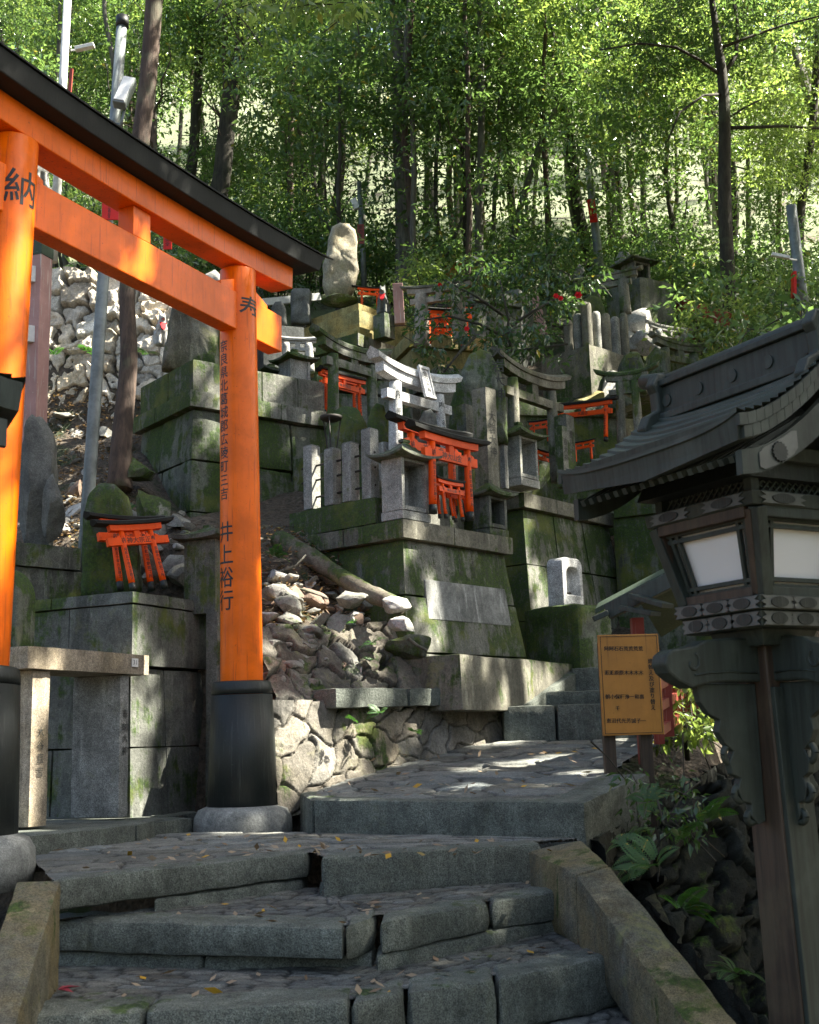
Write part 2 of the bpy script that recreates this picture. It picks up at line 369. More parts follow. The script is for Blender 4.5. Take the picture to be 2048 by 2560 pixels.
S_STRING = stone((0.125, 0.12, 0.095), 0.42, 0.6, 0.5, 0.6, 0, 0.7, 0.3)
S_CONC = stone((0.26, 0.265, 0.255), 0.05, 0.1, 0.3, 0.4, 0, 0.3)
# earth
m_, nt_, out_ = nt_new('hillside_soil'); g_ = nd(nt_, 'NewGeometry'); P_ = g_.outputs['Position']
a_ = noise(nt_, P_, 30, 5, 0.7); b_ = noise(nt_, P_, 2.2, 5, 0.6); l_ = nd(nt_, 'TexVoronoi', {'Vector': P_, 'Scale': 22.0}, feature='F1')
c_ = mixc(nt_, ramp(nt_, a_, 0.35, 0.65), (0.022, 0.018, 0.012), (0.095, 0.072, 0.052)); c_ = mixc(nt_, mth(nt_, 'MULTIPLY', l_.outputs['Color'], 0.35), c_, (0.17, 0.135, 0.10))
c_ = mixc(nt_, ramp(nt_, b_, 0.54, 0.64), c_, (0.03, 0.045, 0.015)); yy_ = nd(nt_, 'SeparateXYZ', {0: P_}).outputs[1]; c_ = mixc(nt_, mth(nt_, 'MULTIPLY', ramp(nt_, yy_, 15.2, 18.0), ramp(nt_, noise(nt_, P_, 1.1, 6, 0.7), 0.36, 0.5)), c_, mixc(nt_, a_, (0.07, 0.10, 0.035), (0.25, 0.28, 0.17)))  # far ground paler: sunlit forest gaps put into the litter colour
principled(nt_, out_, {'Base Color': c_, 'Roughness': 0.95}, mth(nt_, 'ADD', a_, l_.outputs[0]), 0.04, 0.8); M_SOIL = m_
# ------------------------------------------------------------------ terrain
def _lin(y, kn): return np.interp(y, [k[0] for k in kn], [k[1] for k in kn])
def _ss(x, a, b): t = np.clip((x-a)/(b-a), 0, 1); return t*t*(3-2*t)
FAR = [(14, 4.6), (17, 6.5), (22, 9.2), (30, 14.0), (45, 24), (90, 54)]
K_MID = [(5, -1.7), (7.4, -0.8), (7.75, 0.3), (8.05, 0.72), (8.45, 1.2), (9.2, 1.85), (10, 2.25), (11, 2.75), (12.5, 3.6)]+FAR
K_LEFT = [(5, -1.7), (8.2, -0.6), (8.55, 1.2), (8.9, 2.0), (10, 2.75), (11.4, 3.5), (12.2, 5.0), (13, 5.4), (14, 5.6), (17, 6.8)]+FAR[2:]
K_RIGHT = [(5, -1.9), (9.2, -0.6), (10.2, 0.2), (11.5, 0.9), (12.4, 1.6), (13.2, 2.8)]+FAR
K_RAV = [(5, -2.2), (9, -1.9), (12, -1.0), (14, 1.0), (17, 5.0)]+FAR[2:]
def gz(x, y):
    x = np.asarray(x, float); y = np.asarray(y, float)
    ym = y-1.08*(np.clip(x, -0.9, 0.9)+0.85)*(1-_ss(y, 10.5, 12.5)); yl = y-0.48*np.clip(-1.72-x, 0, 2.5)*(1-_ss(y, 10.5, 12.5))
    z = _lin(ym, K_MID); q_ = _ss(y, 9.0, 9.8); wl = _ss(-x, 1.15, 1.5)*(1-q_)+_ss(-x, 1.85, 2.5)*q_; wr = _ss(x, -0.05, 0.3); wv = _ss(x, 2.3, 3.4)
    z = z*(1-wl)+_lin(yl, K_LEFT)*wl; z = z*(1-wr)+_lin(y, K_RIGHT)*wr; z = z*(1-wv)+_lin(y, K_RAV)*wv
    return z
_gx = np.arange(-8, 8.01, .05); _gy = np.arange(4, 20.01, .05); _GG = gz(*np.meshgrid(_gx, _gy)).tolist()
def gz1(x, y):
    i = int((x+8)*20+.5); j = int((y-4)*20+.5)
    if 0 <= i < len(_gx) and 0 <= j < len(_gy): return _GG[j][i]
    return float(gz(np.array([x]), np.array([y]))[0])
def _axis(segs):
    r = [];
    for a, b, s in segs: r += list(np.arange(a, b, s))
    return np.array(r+[segs[-1][1]])
def terrain():
    xs = _axis([(-60, -12, 3.0), (-12, -5, 0.5), (-5, 3, 0.05), (3, 12, 0.4), (12, 70, 3.0)])
    ys = _axis([(-14, 6.8, 1.0), (6.8, 13, 0.05), (13, 26, 0.4), (26, 95, 3.0)])
    X, Y = np.meshgrid(xs, ys); x = X.ravel(); y = Y.ravel(); z = gz(x, y); P = np.stack([x, y, z*0], 1)
    z = z+fbm(P, 1.4, 3, 3)*0.12+fbm(P, 9, 5, 3)*0.035*(y < 13)+fbm(P, 0.2, 8, 2)*1.2*_ss(y, 16, 26)
    nx = len(xs); ny = len(ys); i = np.arange(nx*ny).reshape(ny, nx)
    f = np.stack([i[:-1, :-1].ravel(), i[:-1, 1:].ravel(), i[1:, 1:].ravel(), i[1:, :-1].ravel()], 1)
    o = link('hillside', mesh_np('hillside', np.stack([x, y, z], 1), f, True), M_SOIL); tag(o, 'brown leaf-strewn hillside rising behind the shrines', kind='structure')
terrain()

# ------------------------------------------------------------------ voronoi-jointed sheets (paving, rubble masonry)
def voro_sheet(name, fn, su, sv, res, cell, joint, relief, mat, seed=1, aspect=1.0, tone=(0.7, 1.25), wob=0.25, pillow=0.0, back=None, warp=0.0, jd=0.25):
    """fn(u,v)->(P,N) arrays; a sheet of su x sv metres broken into irregular stones"""
    nu = int(su/res)+1; nv = int(sv/res)+1; rs = np.random.RandomState(seed)
    U, V = np.meshgrid(np.linspace(0, su, nu), np.linspace(0, sv, nv)); u = U.ravel(); v = V.ravel()
    q = np.stack([u, v, u*0+seed], 1); uw = u+fbm(q, 3/cell*0.33, 2, 3)*cell*wob; vw = v+fbm(q, 3/cell*0.33, 9, 3)*cell*wob
    gx = np.floor(uw/cell); gy = np.floor(vw/(cell*aspect)); n1 = int(su/cell)+8; n2 = int(sv/(cell*aspect))+8
    jx = rs.rand(n1, n2); jy = rs.rand(n1, n2); tn = rs.rand(n1, n2, 4)
    best = np.full(len(u), 9e9); sec = best.copy(); bi = np.zeros(len(u), int); bj = bi.copy()
    for a in (-1, 0, 1):
        for b in (-1, 0, 1):
            ci = (gx+a+3).astype(int).clip(0, n1-1); cj = (gy+b+3).astype(int).clip(0, n2-1)
            px_ = (gx+a+0.1+0.8*jx[ci, cj])*cell; py_ = (gy+b+0.1+0.8*jy[ci, cj])*cell*aspect
            d = np.hypot(uw-px_, (vw-py_)/aspect); cl = d < best
            sec = np.where(cl, best, np.minimum(sec, d)); bi = np.where(cl, ci, bi); bj = np.where(cl, cj, bj); best = np.minimum(best, d)
    e = (sec-best)/2; t = tn[bi, bj]
    prof = _ss(e, joint*0.25, joint*1.1)
    h = prof*relief*(0.65+0.35*t[:, 0])+(t[:, 1]-0.5)*relief*0.35*prof+((uw/cell-gx-0.5)*(t[:, 2]-0.5)+(vw/cell-gy-0.5)*(t[:, 3]-0.5))*relief*0.35*prof
    if pillow: h = h+pillow*np.minimum(e/cell*3, 1)**0.6
    h = h+fbm(q, 28, 4, 3)*relief*0.16+fbm(q, 6, 6, 3)*relief*0.25
    P, Nn = fn(u, v); P = P+Nn*h[:, None]
    i = np.arange(nu*nv).reshape(nv, nu); f = np.stack([i[:-1, :-1].ravel(), i[:-1, 1:].ravel(), i[1:, 1:].ravel(), i[1:, :-1].ravel()], 1)
    me = mesh_np(name, P, f, True); k = (tone[0]+(tone[1]-tone[0])*t[:, 0])*(jd+(1-jd)*prof)
    c = np.stack([k*(1+0.10*(t[:, 1]-0.5)), k, k*(1-0.12*(t[:, 1]-0.5)), k*0+1], 1).astype(np.float32)
    a = me.color_attributes.new('tone', 'FLOAT_COLOR', 'POINT'); a.data.foreach_set('color', c.ravel())
    return link(name, me, mat)
def bil(a, b, c, d, su, sv):
    a, b, c, d = [np.array(p, float) for p in (a, b, c, d)]
    def f(u, v):
        s = (u/su)[:, None]; t = (v/sv)[:, None]; P = a*(1-s)*(1-t)+b*s*(1-t)+c*s*t+d*(1-s)*t
        Nn = np.cross(b-a, d-a); Nn = Nn/np.linalg.norm(Nn); return P, np.repeat(Nn[None], len(u), 0)
    return f
z2 = lambda y: 0.165+0.095*(y-6.0)
# sheets ruled between a front and a back polyline
def ruled(fr, bk, su, sv):
    fr = np.array([tuple(p) for p in fr], float); bk = np.array([tuple(p) for p in bk], float)
    def par(P): d = np.r_[0, np.cumsum(np.linalg.norm(np.diff(P, axis=0), axis=1))]; return d/d[-1]
    tf, tb = par(fr), par(bk)
    def f(u, v):
        s = u/su; t = (v/sv)[:, None]; a = np.stack([np.interp(s, tf, fr[:, k]) for k in range(3)], 1); b = np.stack([np.interp(s, tb, bk[:, k]) for k in range(3)], 1)
        return a*(1-t)+b*t, np.repeat(np.array([[0, 0, 1.0]]), len(u), 0)
    return f
def off(pts, z, dy=0.12, dz=-0.02): return [WZ(x, y, z)+Vector((0, dy, dz)) for x, y in pts]
E1 = [(110, 2203), (780, 2132), (803, 2143), (1352, 2105)]
tag(voro_sheet('lower_landing_paving', ruled(off(E1, 0), [(-2.35, 7.3, -.02), (-0.7, 7.2, -.01), (0.80, 6.3, -.02)], 2.6, 2.2), 2.6, 2.2, 0.012, 0.34, 0.012, 0.016, S_PAVE, 3, 0.75, wob=0.4), 'grey crazy paving of the lower landing by the gate', kind='structure')
A0, A1, A2, A3 = WZ(722, 1965, 0.205), WZ(775, 1998, 0.19), WZ(1462, 2004, 0.165), WZ(1625, 1932, 0.27)
tag(voro_sheet('upper_path_paving', ruled([A0+Vector((-.05, .16, -.035)), A1+Vector((.02, .13, -.032)), A2+Vector((-.14, .13, -.032))], [(-1.0, 9.5, z2(9.5)-.02), (-.4, 9.5, z2(9.5)-.02), (2.02, 9.6, z2(9.6)-.02)], 2.5, 3.2), 2.5, 3.2, 0.011, 0.30, 0.012, 0.022, S_PAVE, 5, 0.8, wob=0.45), 'grey crazy paving of the upper path rising to the steps', kind='structure')

# ------------------------------------------------------------------ blocks
def slab(mb, e0, e1, depth, h, back=None, drop=0.0):
    """block whose top front edge runs e0-e1, reaching back by depth and down by h"""
    e0, e1 = Vector(e0), Vector(e1); t = (e1-e0); bk = Vector((-t.y, t.x, 0)).normalized()*depth if back is None else Vector(back)*depth
    top = [e0, e1, e1+bk, e0+bk]; bot = [p-Z3*h for p in top]; return mb.hexa(bot, top)
def stone_row(name, label, pts, z, h, depth, mat, seed, amp=0.008, gap=0.006, kind='structure', back=(0, 1, 0), zs=None):
    """pts: pixel columns/rows of the top front edge; one block per segment"""
    P = [WZ(x, y, z if zs is None else zs[i]) for i, (x, y) in enumerate(pts)]; mb = MB()
    for i in range(len(P)-1):
        a, b = P[i], P[i+1]; t = (b-a).normalized()*gap; slab(mb, a+t*(i > 0), b-t, depth, h+0.01*(i % 2), back)
    o = mb.build(name, mat); rough(o, amp, 0.028, seed, amp*1.2); return tag(o, label, kind=kind)
def row_multi(name, label, segs, z, h, depth, mat, seed, amp=0.008, back=(0, 1, 0)):
    mb = MB()
    for (p, q) in segs:
        slab(mb, WZ(*p, z), WZ(*q, z), depth, h, back)
    o = mb.build(name, mat); rough(o, amp, 0.026, seed, amp*0.5); return tag(o, label, kind='structure')
def under(label, segs, z, z1, h, seed, back=.03):
    mb = MB()
    for (p, q) in segs:
        a, b = WZ(*p, z), WZ(*q, z); t = (b-a); n = Vector((-t.y, t.x, 0)).normalized()*back; a = a+n; b = b+n; a.z = b.z = z1; slab(mb, a, b, .3, h, (0, 1, 0))
    o = mb.build('stone_step', S_STEP); rough(o, .012, .026, seed, .005); tag(o, label, kind='structure')
R1 = [((122, 2203), (770, 2130)), ((803, 2143), (1350, 2107))]
row_multi('stone_step', 'top stone step along the landing front edge', R1[:1], 0.0, 0.115, 0.24, S_STEP, 1, 0.010)
row_multi('stone_step', 'right block of the top stone step', R1[1:], 0.0, 0.19, 0.24, S_STEP, 5, 0.010)
under('dark riser course under the top stone step', [((400, 2175), (775, 2132)), ((803, 2143), (1350, 2107))], 0.0, -.117, .12, 11, .05)
R2 = [((105, 2300), (860, 2316)), ((862, 2316), (936, 2291)), ((948, 2304), (1222, 2254)), ((1226, 2252), (1440, 2222))]
row_multi('stone_step', 'second stone step down from the landing', R2, -0.17, 0.125, 0.27, S_STEP, 2, 0.012)
under('dark riser course under the second stone step', [((105, 2300), (500, 2308)), ((504, 2308), (930, 2300)), ((950, 2306), (1440, 2222))], -0.17, -.29, .12, 12)
row_multi('stone_step', 'third stone step down from the landing', [((10, 2540), (356, 2526)), ((360, 2526), (872, 2504)), ((878, 2506), (1010, 2478)), ((1016, 2477), (1238, 2446)), ((1242, 2445), (1560, 2382))], -0.345, 0.2, 0.27, S_STEP, 3, 0.012)
P4 = [(-1.6, 3.25), (-0.3, 3.3), (0.5, 3.75), (1.2, 4.2)]
mb = MB()
for i in range(3): slab(mb, (*P4[i], -0.54), (P4[i+1][0]-0.01, P4[i+1][1], -0.54), 0.4, 0.2, (0, 1, 0))
tag(rough(mb.build('stone_step', S_STEP), 0.012, 0.05, 4), 'lowest stone step at the foot of the stairs', kind='structure')
# treads behind each edge stone: trodden gravel and mortar
def tread(name, label, fr, z, bk, zb, seed):
    tag(voro_sheet(name, ruled(off(fr, z, 0.14, -0.02), off(bk, zb, 0.12, z-zb+0.0), 2.6, 0.9), 2.6, 0.9, 0.014, 0.13, 0.010, 0.007, S_PAVE, seed, 0.7, (0.6, 1.0)), label, kind='structure')
E2 = [(80, 2300), (860, 2316), (936, 2293), (1222, 2254), (1450, 2222)]; E3 = [(-40, 2540), (356, 2526), (872, 2505), (1010, 2478), (1238, 2446), (1580, 2380)]
tread('gravel_tread', 'gravelly mortar tread above the second step', E2, -.17, E1, 0, 3)
tread('gravel_tread', 'gravelly mortar tread above the third step', E3, -.345, E2, -.17, 4)
P4 = [(-1.6, 3.25), (-0.3, 3.3), (0.5, 3.75), (1.2, 4.2)]
tag(voro_sheet('gravel_tread', ruled([(x, y+.14, -.56) for x, y in P4], off(E3, -.345, 0.12, -.2), 2.6, 0.9), 2.6, 0.9, 0.016, 0.13, 0.01, 0.007, S_PAVE, 6, 0.7, (0.6, 1.0)), 'gravelly mortar tread above the lowest step', kind='structure')
mb = MB(); mb.hexa([(-1.7, 3.4, -1.6), (1.2, 4.2, -1.6), (1.0, 6.6, -1.6), (-2.4, 7.4, -1.6)], [(-1.7, 3.4, -.6), (1.2, 4.2, -.6), (1.0, 6.6, -.6), (-2.4, 7.4, -.6)])
tag(mb.build('stairs_core', S_WALL), 'rubble core under the stairs and landing', kind='structure')

# upper kerb (the long rough block)
mb = MB(); zk = lambda y: z2(y)+0.005
slab(mb, A0, A1, 0.26, 0.30, (0.6, 0.8, 0)); slab(mb, A1+Vector((0.012, -0.004, 0)), A2, 0.26, 0.30, (0.35, 0.93, 0))
o = mb.build('path_kerb', S_STEP); rough(o, 0.013, 0.024, 21, 0.012); tag(o, 'long rough kerb block fronting the upper path', kind='structure')
mb = MB(); slab(mb, A2, A3, 0.3, 0.30, (-0.8, 0.6, 0)); o = mb.build('path_kerb', S_STEP); rough(o, 0.010, 0.028, 22, 0.01); tag(o, 'kerb block along the right edge of the upper path', kind='structure')

# bank masonry falling to the ravine on the right
B0, B1, B2 = Vector((0.78, 5.2, 0)), Vector((A2.x+.02, A2.y, 0)), Vector((A3.x, A3.y, 0)); e_ = (B2-B1).normalized()
far_ = B1+e_*5.0
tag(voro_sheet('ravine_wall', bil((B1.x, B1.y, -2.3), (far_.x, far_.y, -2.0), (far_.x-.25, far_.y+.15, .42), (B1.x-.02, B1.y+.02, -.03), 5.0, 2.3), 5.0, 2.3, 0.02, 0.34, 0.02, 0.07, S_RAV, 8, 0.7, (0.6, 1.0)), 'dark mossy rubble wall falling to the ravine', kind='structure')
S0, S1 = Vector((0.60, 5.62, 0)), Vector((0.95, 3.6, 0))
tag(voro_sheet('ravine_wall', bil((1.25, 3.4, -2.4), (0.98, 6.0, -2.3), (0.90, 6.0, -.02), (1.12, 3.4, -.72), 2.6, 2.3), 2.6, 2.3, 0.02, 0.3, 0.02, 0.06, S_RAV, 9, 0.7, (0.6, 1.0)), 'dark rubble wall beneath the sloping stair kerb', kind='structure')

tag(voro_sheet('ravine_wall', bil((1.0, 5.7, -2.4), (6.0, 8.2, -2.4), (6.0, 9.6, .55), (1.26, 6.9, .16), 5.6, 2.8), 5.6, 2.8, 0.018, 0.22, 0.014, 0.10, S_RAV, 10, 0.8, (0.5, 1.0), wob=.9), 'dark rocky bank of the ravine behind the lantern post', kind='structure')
# sloping stair kerbs (right and left)
def sloped(name, label, quads, mat, seed, th=0.22):
    mb = MB()
    for q in quads:
        t = [Vector(p) for p in q]; mb.hexa([p-Z3*th for p in t], t)
    o = mb.build(name, mat); rough(o, 0.009, 0.03, seed, 0.008); return tag(o, label, kind='structure')
def SL(px, py, y0=5.55, s=0.36, z0=0.03):
    lo, hi = 1.0, 9.0
    for _ in range(40):
        m = (lo+hi)/2; p = W(px, py, m)
        if p.z < z0-s*(y0-m): hi = m
        else: lo = m
    return W(px, py, lo)
R = [SL(1347, 2117), SL(1445, 2100), SL(1436, 2184), SL(1526, 2159), SL(1718, 2560), SL(1849, 2560)]
e1, e2 = (R[4]-R[2]), (R[5]-R[3])
sloped('stair_kerb', 'sloping lichened kerb down the right side of the stairs', [[R[2]+Vector((.0, .006, 0)), R[3]+Vector((0, .006, 0)), R[1]+Vector((.06, .32, -.02)), R[0]+Vector((-.02, .36, -.045))], [R[2]+e1*1.25, R[3]+e2*1.25, R[3]-Vector((0, .004, 0)), R[2]-Vector((0, .004, 0))]], S_STRING, 31, 0.30)
L = [SL(153, 2200, 4.75), SL(40, 2200, 4.75), SL(115, 2300, 4.75), SL(40, 2560, 4.75), SL(-90, 2560, 4.75)]
sloped('stair_kerb', 'sloping mossy kerb down the left side of the stairs', [[L[4]+(L[4]-L[1])*.2, L[3]+(L[3]-L[0])*.2, L[0], L[1]]], S_STRING, 32, 0.5)

# base slab under the stone table, with its kerb
zt = 0.085
row_multi('kerb_stone', 'low kerb stone before the stone table', [((70, 2090), (341, 2061)), ((344, 2061), (413, 2045)), ((418, 2039), (500, 2030))], zt, 0.14, 0.16, S_STEP, 41, 0.008, (-0.8, 0.6, 0))
k0, k1 = WZ(70, 2090, zt), WZ(500, 2040, zt); mb = MB()
mb.hexa([(k0.x-.05, k0.y, -.1), (k1.x-.05, k1.y+.0, -.1), (k1.x-1.2, k1.y+1.4, -.1), (k0.x-1.6, k0.y+1.2, -.1)], [(k0.x-.05, k0.y, zt-.012), (k1.x-.05, k1.y+.0, zt-.012), (k1.x-1.2, k1.y+1.4, zt-.01), (k0.x-1.6, k0.y+1.2, zt-.01)])
tag(mb.build('base_slab', S_STEP), 'low stone base slab under the stone table', kind='structure')

# ------------------------------------------------------------------ stone podiums
def solid(mb, c, A, B, la, lb, z0, z1, o0=0.0, o1=0.0, gap=0.004):
    """block standing on footprint corner c (front corner), o0/o1 = how far bottom/top stick out"""
    def q(z, o): return [c+Z3*z-A*o-B*o, c+Z3*z+A*(la+o)-B*o, c+Z3*z+A*(la+o)+B*(lb+o), c+Z3*z-A*o+B*(lb+o)]
    return mb.hexa(q(z0, o0), q(z1-gap, o1))
def blocks(mb, c, A, B, la, lb, z0, z1, o0, o1, na, nb, rs, gap=0.004):
    """a course cut into na x nb stones with fine open joints"""
    if na*nb == 1: return solid(mb, c, A, B, la, lb, z0, z1, o0, o1)
    def cuts(n, L):
        t = [0]+[(k+rs.uniform(-.22, .22))/n for k in range(1, n)]+[1]; return t
    ca, cb = cuts(na, la), cuts(nb, lb)
    def pt(u, v, z, o): return c+A*(-o+(la+2*o)*u)+B*(-o+(lb+2*o)*v)+Z3*z
    for i in range(na):
        for j in range(nb):
            g = .0022; u0 = ca[i]+(g/la if i else 0); u1 = ca[i+1]-(g/la if i < na-1 else 0); v0 = cb[j]+(g/lb if j else 0); v1 = cb[j+1]-(g/lb if j < nb-1 else 0); e = rs.uniform(-.004, .004)
            if 0 < i < na-1 and 0 < j < nb-1: continue
            mb.hexa([pt(u0, v0, z0, o0+e), pt(u1, v0, z0, o0+e), pt(u1, v1, z0, o0+e), pt(u0, v1, z0, o0+e)], [pt(u0, v0, z1-gap, o1+e), pt(u1, v0, z1-gap, o1+e), pt(u1, v1, z1-gap, o1+e), pt(u0, v1, z1-gap, o1+e)])
class Pod:
    """podium whose nearest top corner shows at (px,py) at distance Y"""
    def __init__(s, name, label, px, py, Y, az, pxR, pxL=None, lb=None, cat='stone podium'):
        s.A, s.B = dirs(az); p = W(px, py, Y); s.c = Vector((p.x, p.y, 0)); s.z = p.z
        s.la = upto(p, s.A, pxR); s.lb = lb if lb else upto(p, s.B, pxL)
        s.root = empty(name, (s.c.x, s.c.y, 0)); tag(s.root, label, cat)
        s.root['zt'] = s.z
    def zat(s, py): return height_at((s.c.x, s.c.y), py)
    def part(s, name, rows, mat, bevel=0.008, rgh=0.005, seed=1, cell=0.045, na=1, nb=1):
        """rows: list of (z0, z1, o0, o1)"""
        mb = MB()
        rs = random.Random(seed)
        for i, (z0, z1, o0, o1) in enumerate(rows): blocks(mb, s.c, s.A, s.B, s.la, s.lb, z0, z1, o0, o1, na, nb, rs)
        mb.v = [tuple(Vector(v)-Vector((s.c.x, s.c.y, 0))) for v in mb.v]
        o = mb.build(name, mat, s.root)
        rough(o, rgh, cell, seed, rgh)
        return o
    def at(s, u, v, z=None): return s.c+s.A*u+s.B*v+Z3*(s.z if z is None else z)
def courses(z0, z1, o0, o1, n):
    r = []
    for i in range(n):
        a = i/n; b = (i+1)/n; r.append((z0+(z1-z0)*a, z0+(z1-z0)*b, o0+(o1-o0)*a, o0+(o1-o0)*b))
    return r

# central podium with the plaque
CP = Pod('stone_podium', 'mossy stone podium in the middle with a dark plaque and carved writing', 1008, 1294, 9.0, 40.6, 1283.5, lb=1.25)
zl = CP.zat(1343)
CP.part('ledge', [(zl, CP.z, 0, 0)], S_LEDGE, seed=51, na=2, nb=2)
zb = 1.10
CP.part('body', courses(zb-.4, zl, 0.10, -0.055, 3), S_POD, seed=52, rgh=0.007, na=1, nb=2)
# big left podium
BP = Pod('stone_podium', 'tall mossy stone podium on the left behind the gate', 480, 893, 10.3, 52.4, 820, 344)
zm, zn = BP.zat(974), BP.zat(1017)
BP.part('parapet', [(zm, BP.z, -0.02, -0.02)], S_POD, seed=61, na=4, nb=2)
BP.part('ledge', [(zn, zm, 0.03, 0.03)], S_POD, seed=62, na=3, nb=2)
BP.part('body', courses(2.0, zn, 0.06, -0.03, 3), S_MOSSY, seed=63, rgh=0.012, na=3, nb=2)
# low left podium
LP = Pod('stone_podium', 'dark stone podium under the two leaning small torii', 332, 1475, 7.75, 25.8, 520, lb=1.9)
z1_ = LP.zat(1508); z2_ = LP.zat(1662)
LP.part('ledge', [(z1_, LP.z, 0.012, 0.0)], S_PLAIN, seed=71, na=2, nb=3)
LP.part('upper_body', [(z2_, z1_, 0.0, 0.0)], S_PLAIN, seed=72, na=1, nb=3)
LP.part('lower_body', courses(0.0, z2_-.012, 0.02, -0.03, 2), S_PLAIN, seed=73, na=2, nb=3)
# right podium
RP = Pod('stone_podium', 'tall mossy stone podium right of the middle one', 1310, 1228, 11.3, 39.5, 1541, lb=1.0)
zr = RP.zat(1267)
RP.part('ledge', [(zr, RP.z, 0, 0)], S_LEDGE, seed=81, na=3, nb=1)
RP.part('body', courses(1.0, zr, 0.12, -0.06, 3), S_POD, seed=82, rgh=0.007, na=3, nb=2)
# dark podium at far right behind the lantern
DP = Pod('stone_podium', 'dark mossy podium wall behind the wooden lantern', 1535, 1255, 12.6, 10, 1545, lb=0.3)
DP.root.name = 'stone_podium_wall'
mb = MB(); c0 = W(1530, 1262, 12.4); c1 = W(1760, 1215, 11.9)
def wallblock(mb, c0, c1, th, z0, z1): 
    t = (c1-c0); t.z = 0; n = Vector((-t.y, t.x, 0)).normalized()*th
    q = [Vector((c0.x, c0.y, 0)), Vector((c1.x, c1.y, 0)), Vector((c1.x, c1.y, 0))+n, Vector((c0.x, c0.y, 0))+n]
    return mb.hexa([p+Z3*z0 for p in q], [p+Z3*z1 for p in q])
for o_ in list(DP.root.children): bpy.data.objects.remove(o_)
bpy.data.objects.remove(DP.root)
wallblock(mb, c0, c1, 0.8, 0.5, c0.z-.15); wallblock(mb, c0-Vector((0.0, .05, 0)), c1-Vector((0, .05, 0)), 0.8, c0.z-.15, c0.z+.08)
o = mb.build('stone_wall', S_MOSSY); rough(o, 0.008, 0.07, 84); tag(o, 'dark mossy stone wall behind the wooden lantern', 'stone wall')

# ledge block and slab below the central podium
EB = Pod('stone_block', 'long mossy block under the central podium', 1150, 1632, 8.68, 31, 1432, lb=0.6, cat='stone block')
z_ = EB.zat(1722)
o = EB.part('block', [(z_-.15, EB.z, 0.02, 0.0)], S_LEDGE, seed=91, rgh=0.008, cell=0.03)
mb = MB(); c = [W(840, 1721, 7.93), W(1020, 1720, 8.50), W(1025, 1720, 8.52), W(1236, 1719, 9.2)]
for i in (0, 2): slab(mb, c[i], c[i+1], 0.3, 0.125)
o = mb.build('coping_stones', S_STEP); rough(o, 0.007, 0.025, 92, 0.006); tag(o, 'two grey coping slabs on the rubble retaining wall', 'coping')
# retaining wall
w0, w1 = W(688, 1960, 7.55), W(1262, 1846, 9.35)
tw = (w1-w0); tw.z = 0; Lw = tw.length
def zt_w(px): return 0.745
tag(voro_sheet('retaining_wall', bil((w0.x, w0.y, .05), (w1.x, w1.y, .25), (w1.x-.05, w1.y+.12, .74), (w0.x-.05, w0.y+.12, .76), Lw, 0.62), Lw, 0.62, 0.009, 0.24, 0.008, 0.036, S_WALLC, 14, 0.8, (0.6, 0.95), wob=0.65, jd=0.62), 'low rubble retaining wall beside the upper path', 'retaining wall')
wn_ = Vector((-tw.y, tw.x, 0)).normalized()
mb = MB(); q = [w0+wn_*.10, w1+wn_*.10, w1+wn_*.6, w0+wn_*.6]; q = [Vector((p.x, p.y, 0)) for p in q]
mb.hexa([p+Z3*.0 for p in q], [p+Z3*.755 for p in q]); q2 = [w0+wn_*.0, w0+wn_*.12, w0+wn_*.5]
o = mb.build('earth_bank', S_WALL); rough(o, 0.02, 0.05, 15, 0.02); tag(o, 'earthy top of the low rubble retaining wall', 'earth bank')
# rubble bank above: big embedded stones between wall and slope
p0, p1 = W(690, 1760, 7.82), W(1085, 1715, 9.0)
tag(voro_sheet('rubble_bank', bil((p0.x, p0.y, .70), (p1.x, p1.y, .80), (p1.x-.25, p1.y+.22, 1.32), (p0.x-.3, p0.y+.42, 1.22), 1.45, .62), 1.45, .62, 0.010, 0.22, 0.010, 0.085, S_WALL, 17, 0.9, (0.5, 1.1), wob=0.8), 'mossy rubble stone bank right of the gate pillar', 'rubble wall')
# dry stone wall at far left, sunlit
q0, q1 = W(40, 1060, 11.9), W(455, 960, 11.6)
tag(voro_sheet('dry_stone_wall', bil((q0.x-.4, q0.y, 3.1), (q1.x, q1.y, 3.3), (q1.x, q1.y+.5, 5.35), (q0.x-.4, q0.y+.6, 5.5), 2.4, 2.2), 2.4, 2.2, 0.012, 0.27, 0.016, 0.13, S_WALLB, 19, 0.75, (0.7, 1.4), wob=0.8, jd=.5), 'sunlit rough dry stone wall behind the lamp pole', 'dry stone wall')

# steps climbing right, and their sloping kerb
mb = MB()
for (pa, pb, Y, h) in (((1258, 1766), (1390, 1762), 9.25, .32), ((1393, 1762), (1600, 1756), 9.25, .32), ((1340, 1730), (1600, 1722), 9.75, .2), ((1430, 1670), (1640, 1660), 10.2, .28), ((1455, 1640), (1680, 1628), 10.7, .25)):
    a, b = W(*pa, Y), W(*pb, Y); b.z = a.z; slab(mb, a, b-Vector((.008, 0, 0)), 0.5, h)
o = mb.build('stone_step', S_STEP); rough(o, 0.008, 0.03, 95, 0.008); tag(o, 'small flight of stone steps climbing to the right', kind='structure')
def WQ(px, py, Y): return W(px, py, Y)
t = [WQ(1238, 1772, 9.5), WQ(1306, 1768, 9.42), WQ(1520, 1630, 10.75), WQ(1462, 1634, 10.85)]
mb = MB(); mb.hexa([t[0]-Z3*.12, t[1]-Z3*.12, t[2]-Z3*.35, t[3]-Z3*.35], t); o = mb.build('stair_kerb', S_STEP); rough(o, 0.006, 0.04, 96, 0.006); tag(o, 'sloping stone kerb beside the upper steps', kind='structure')
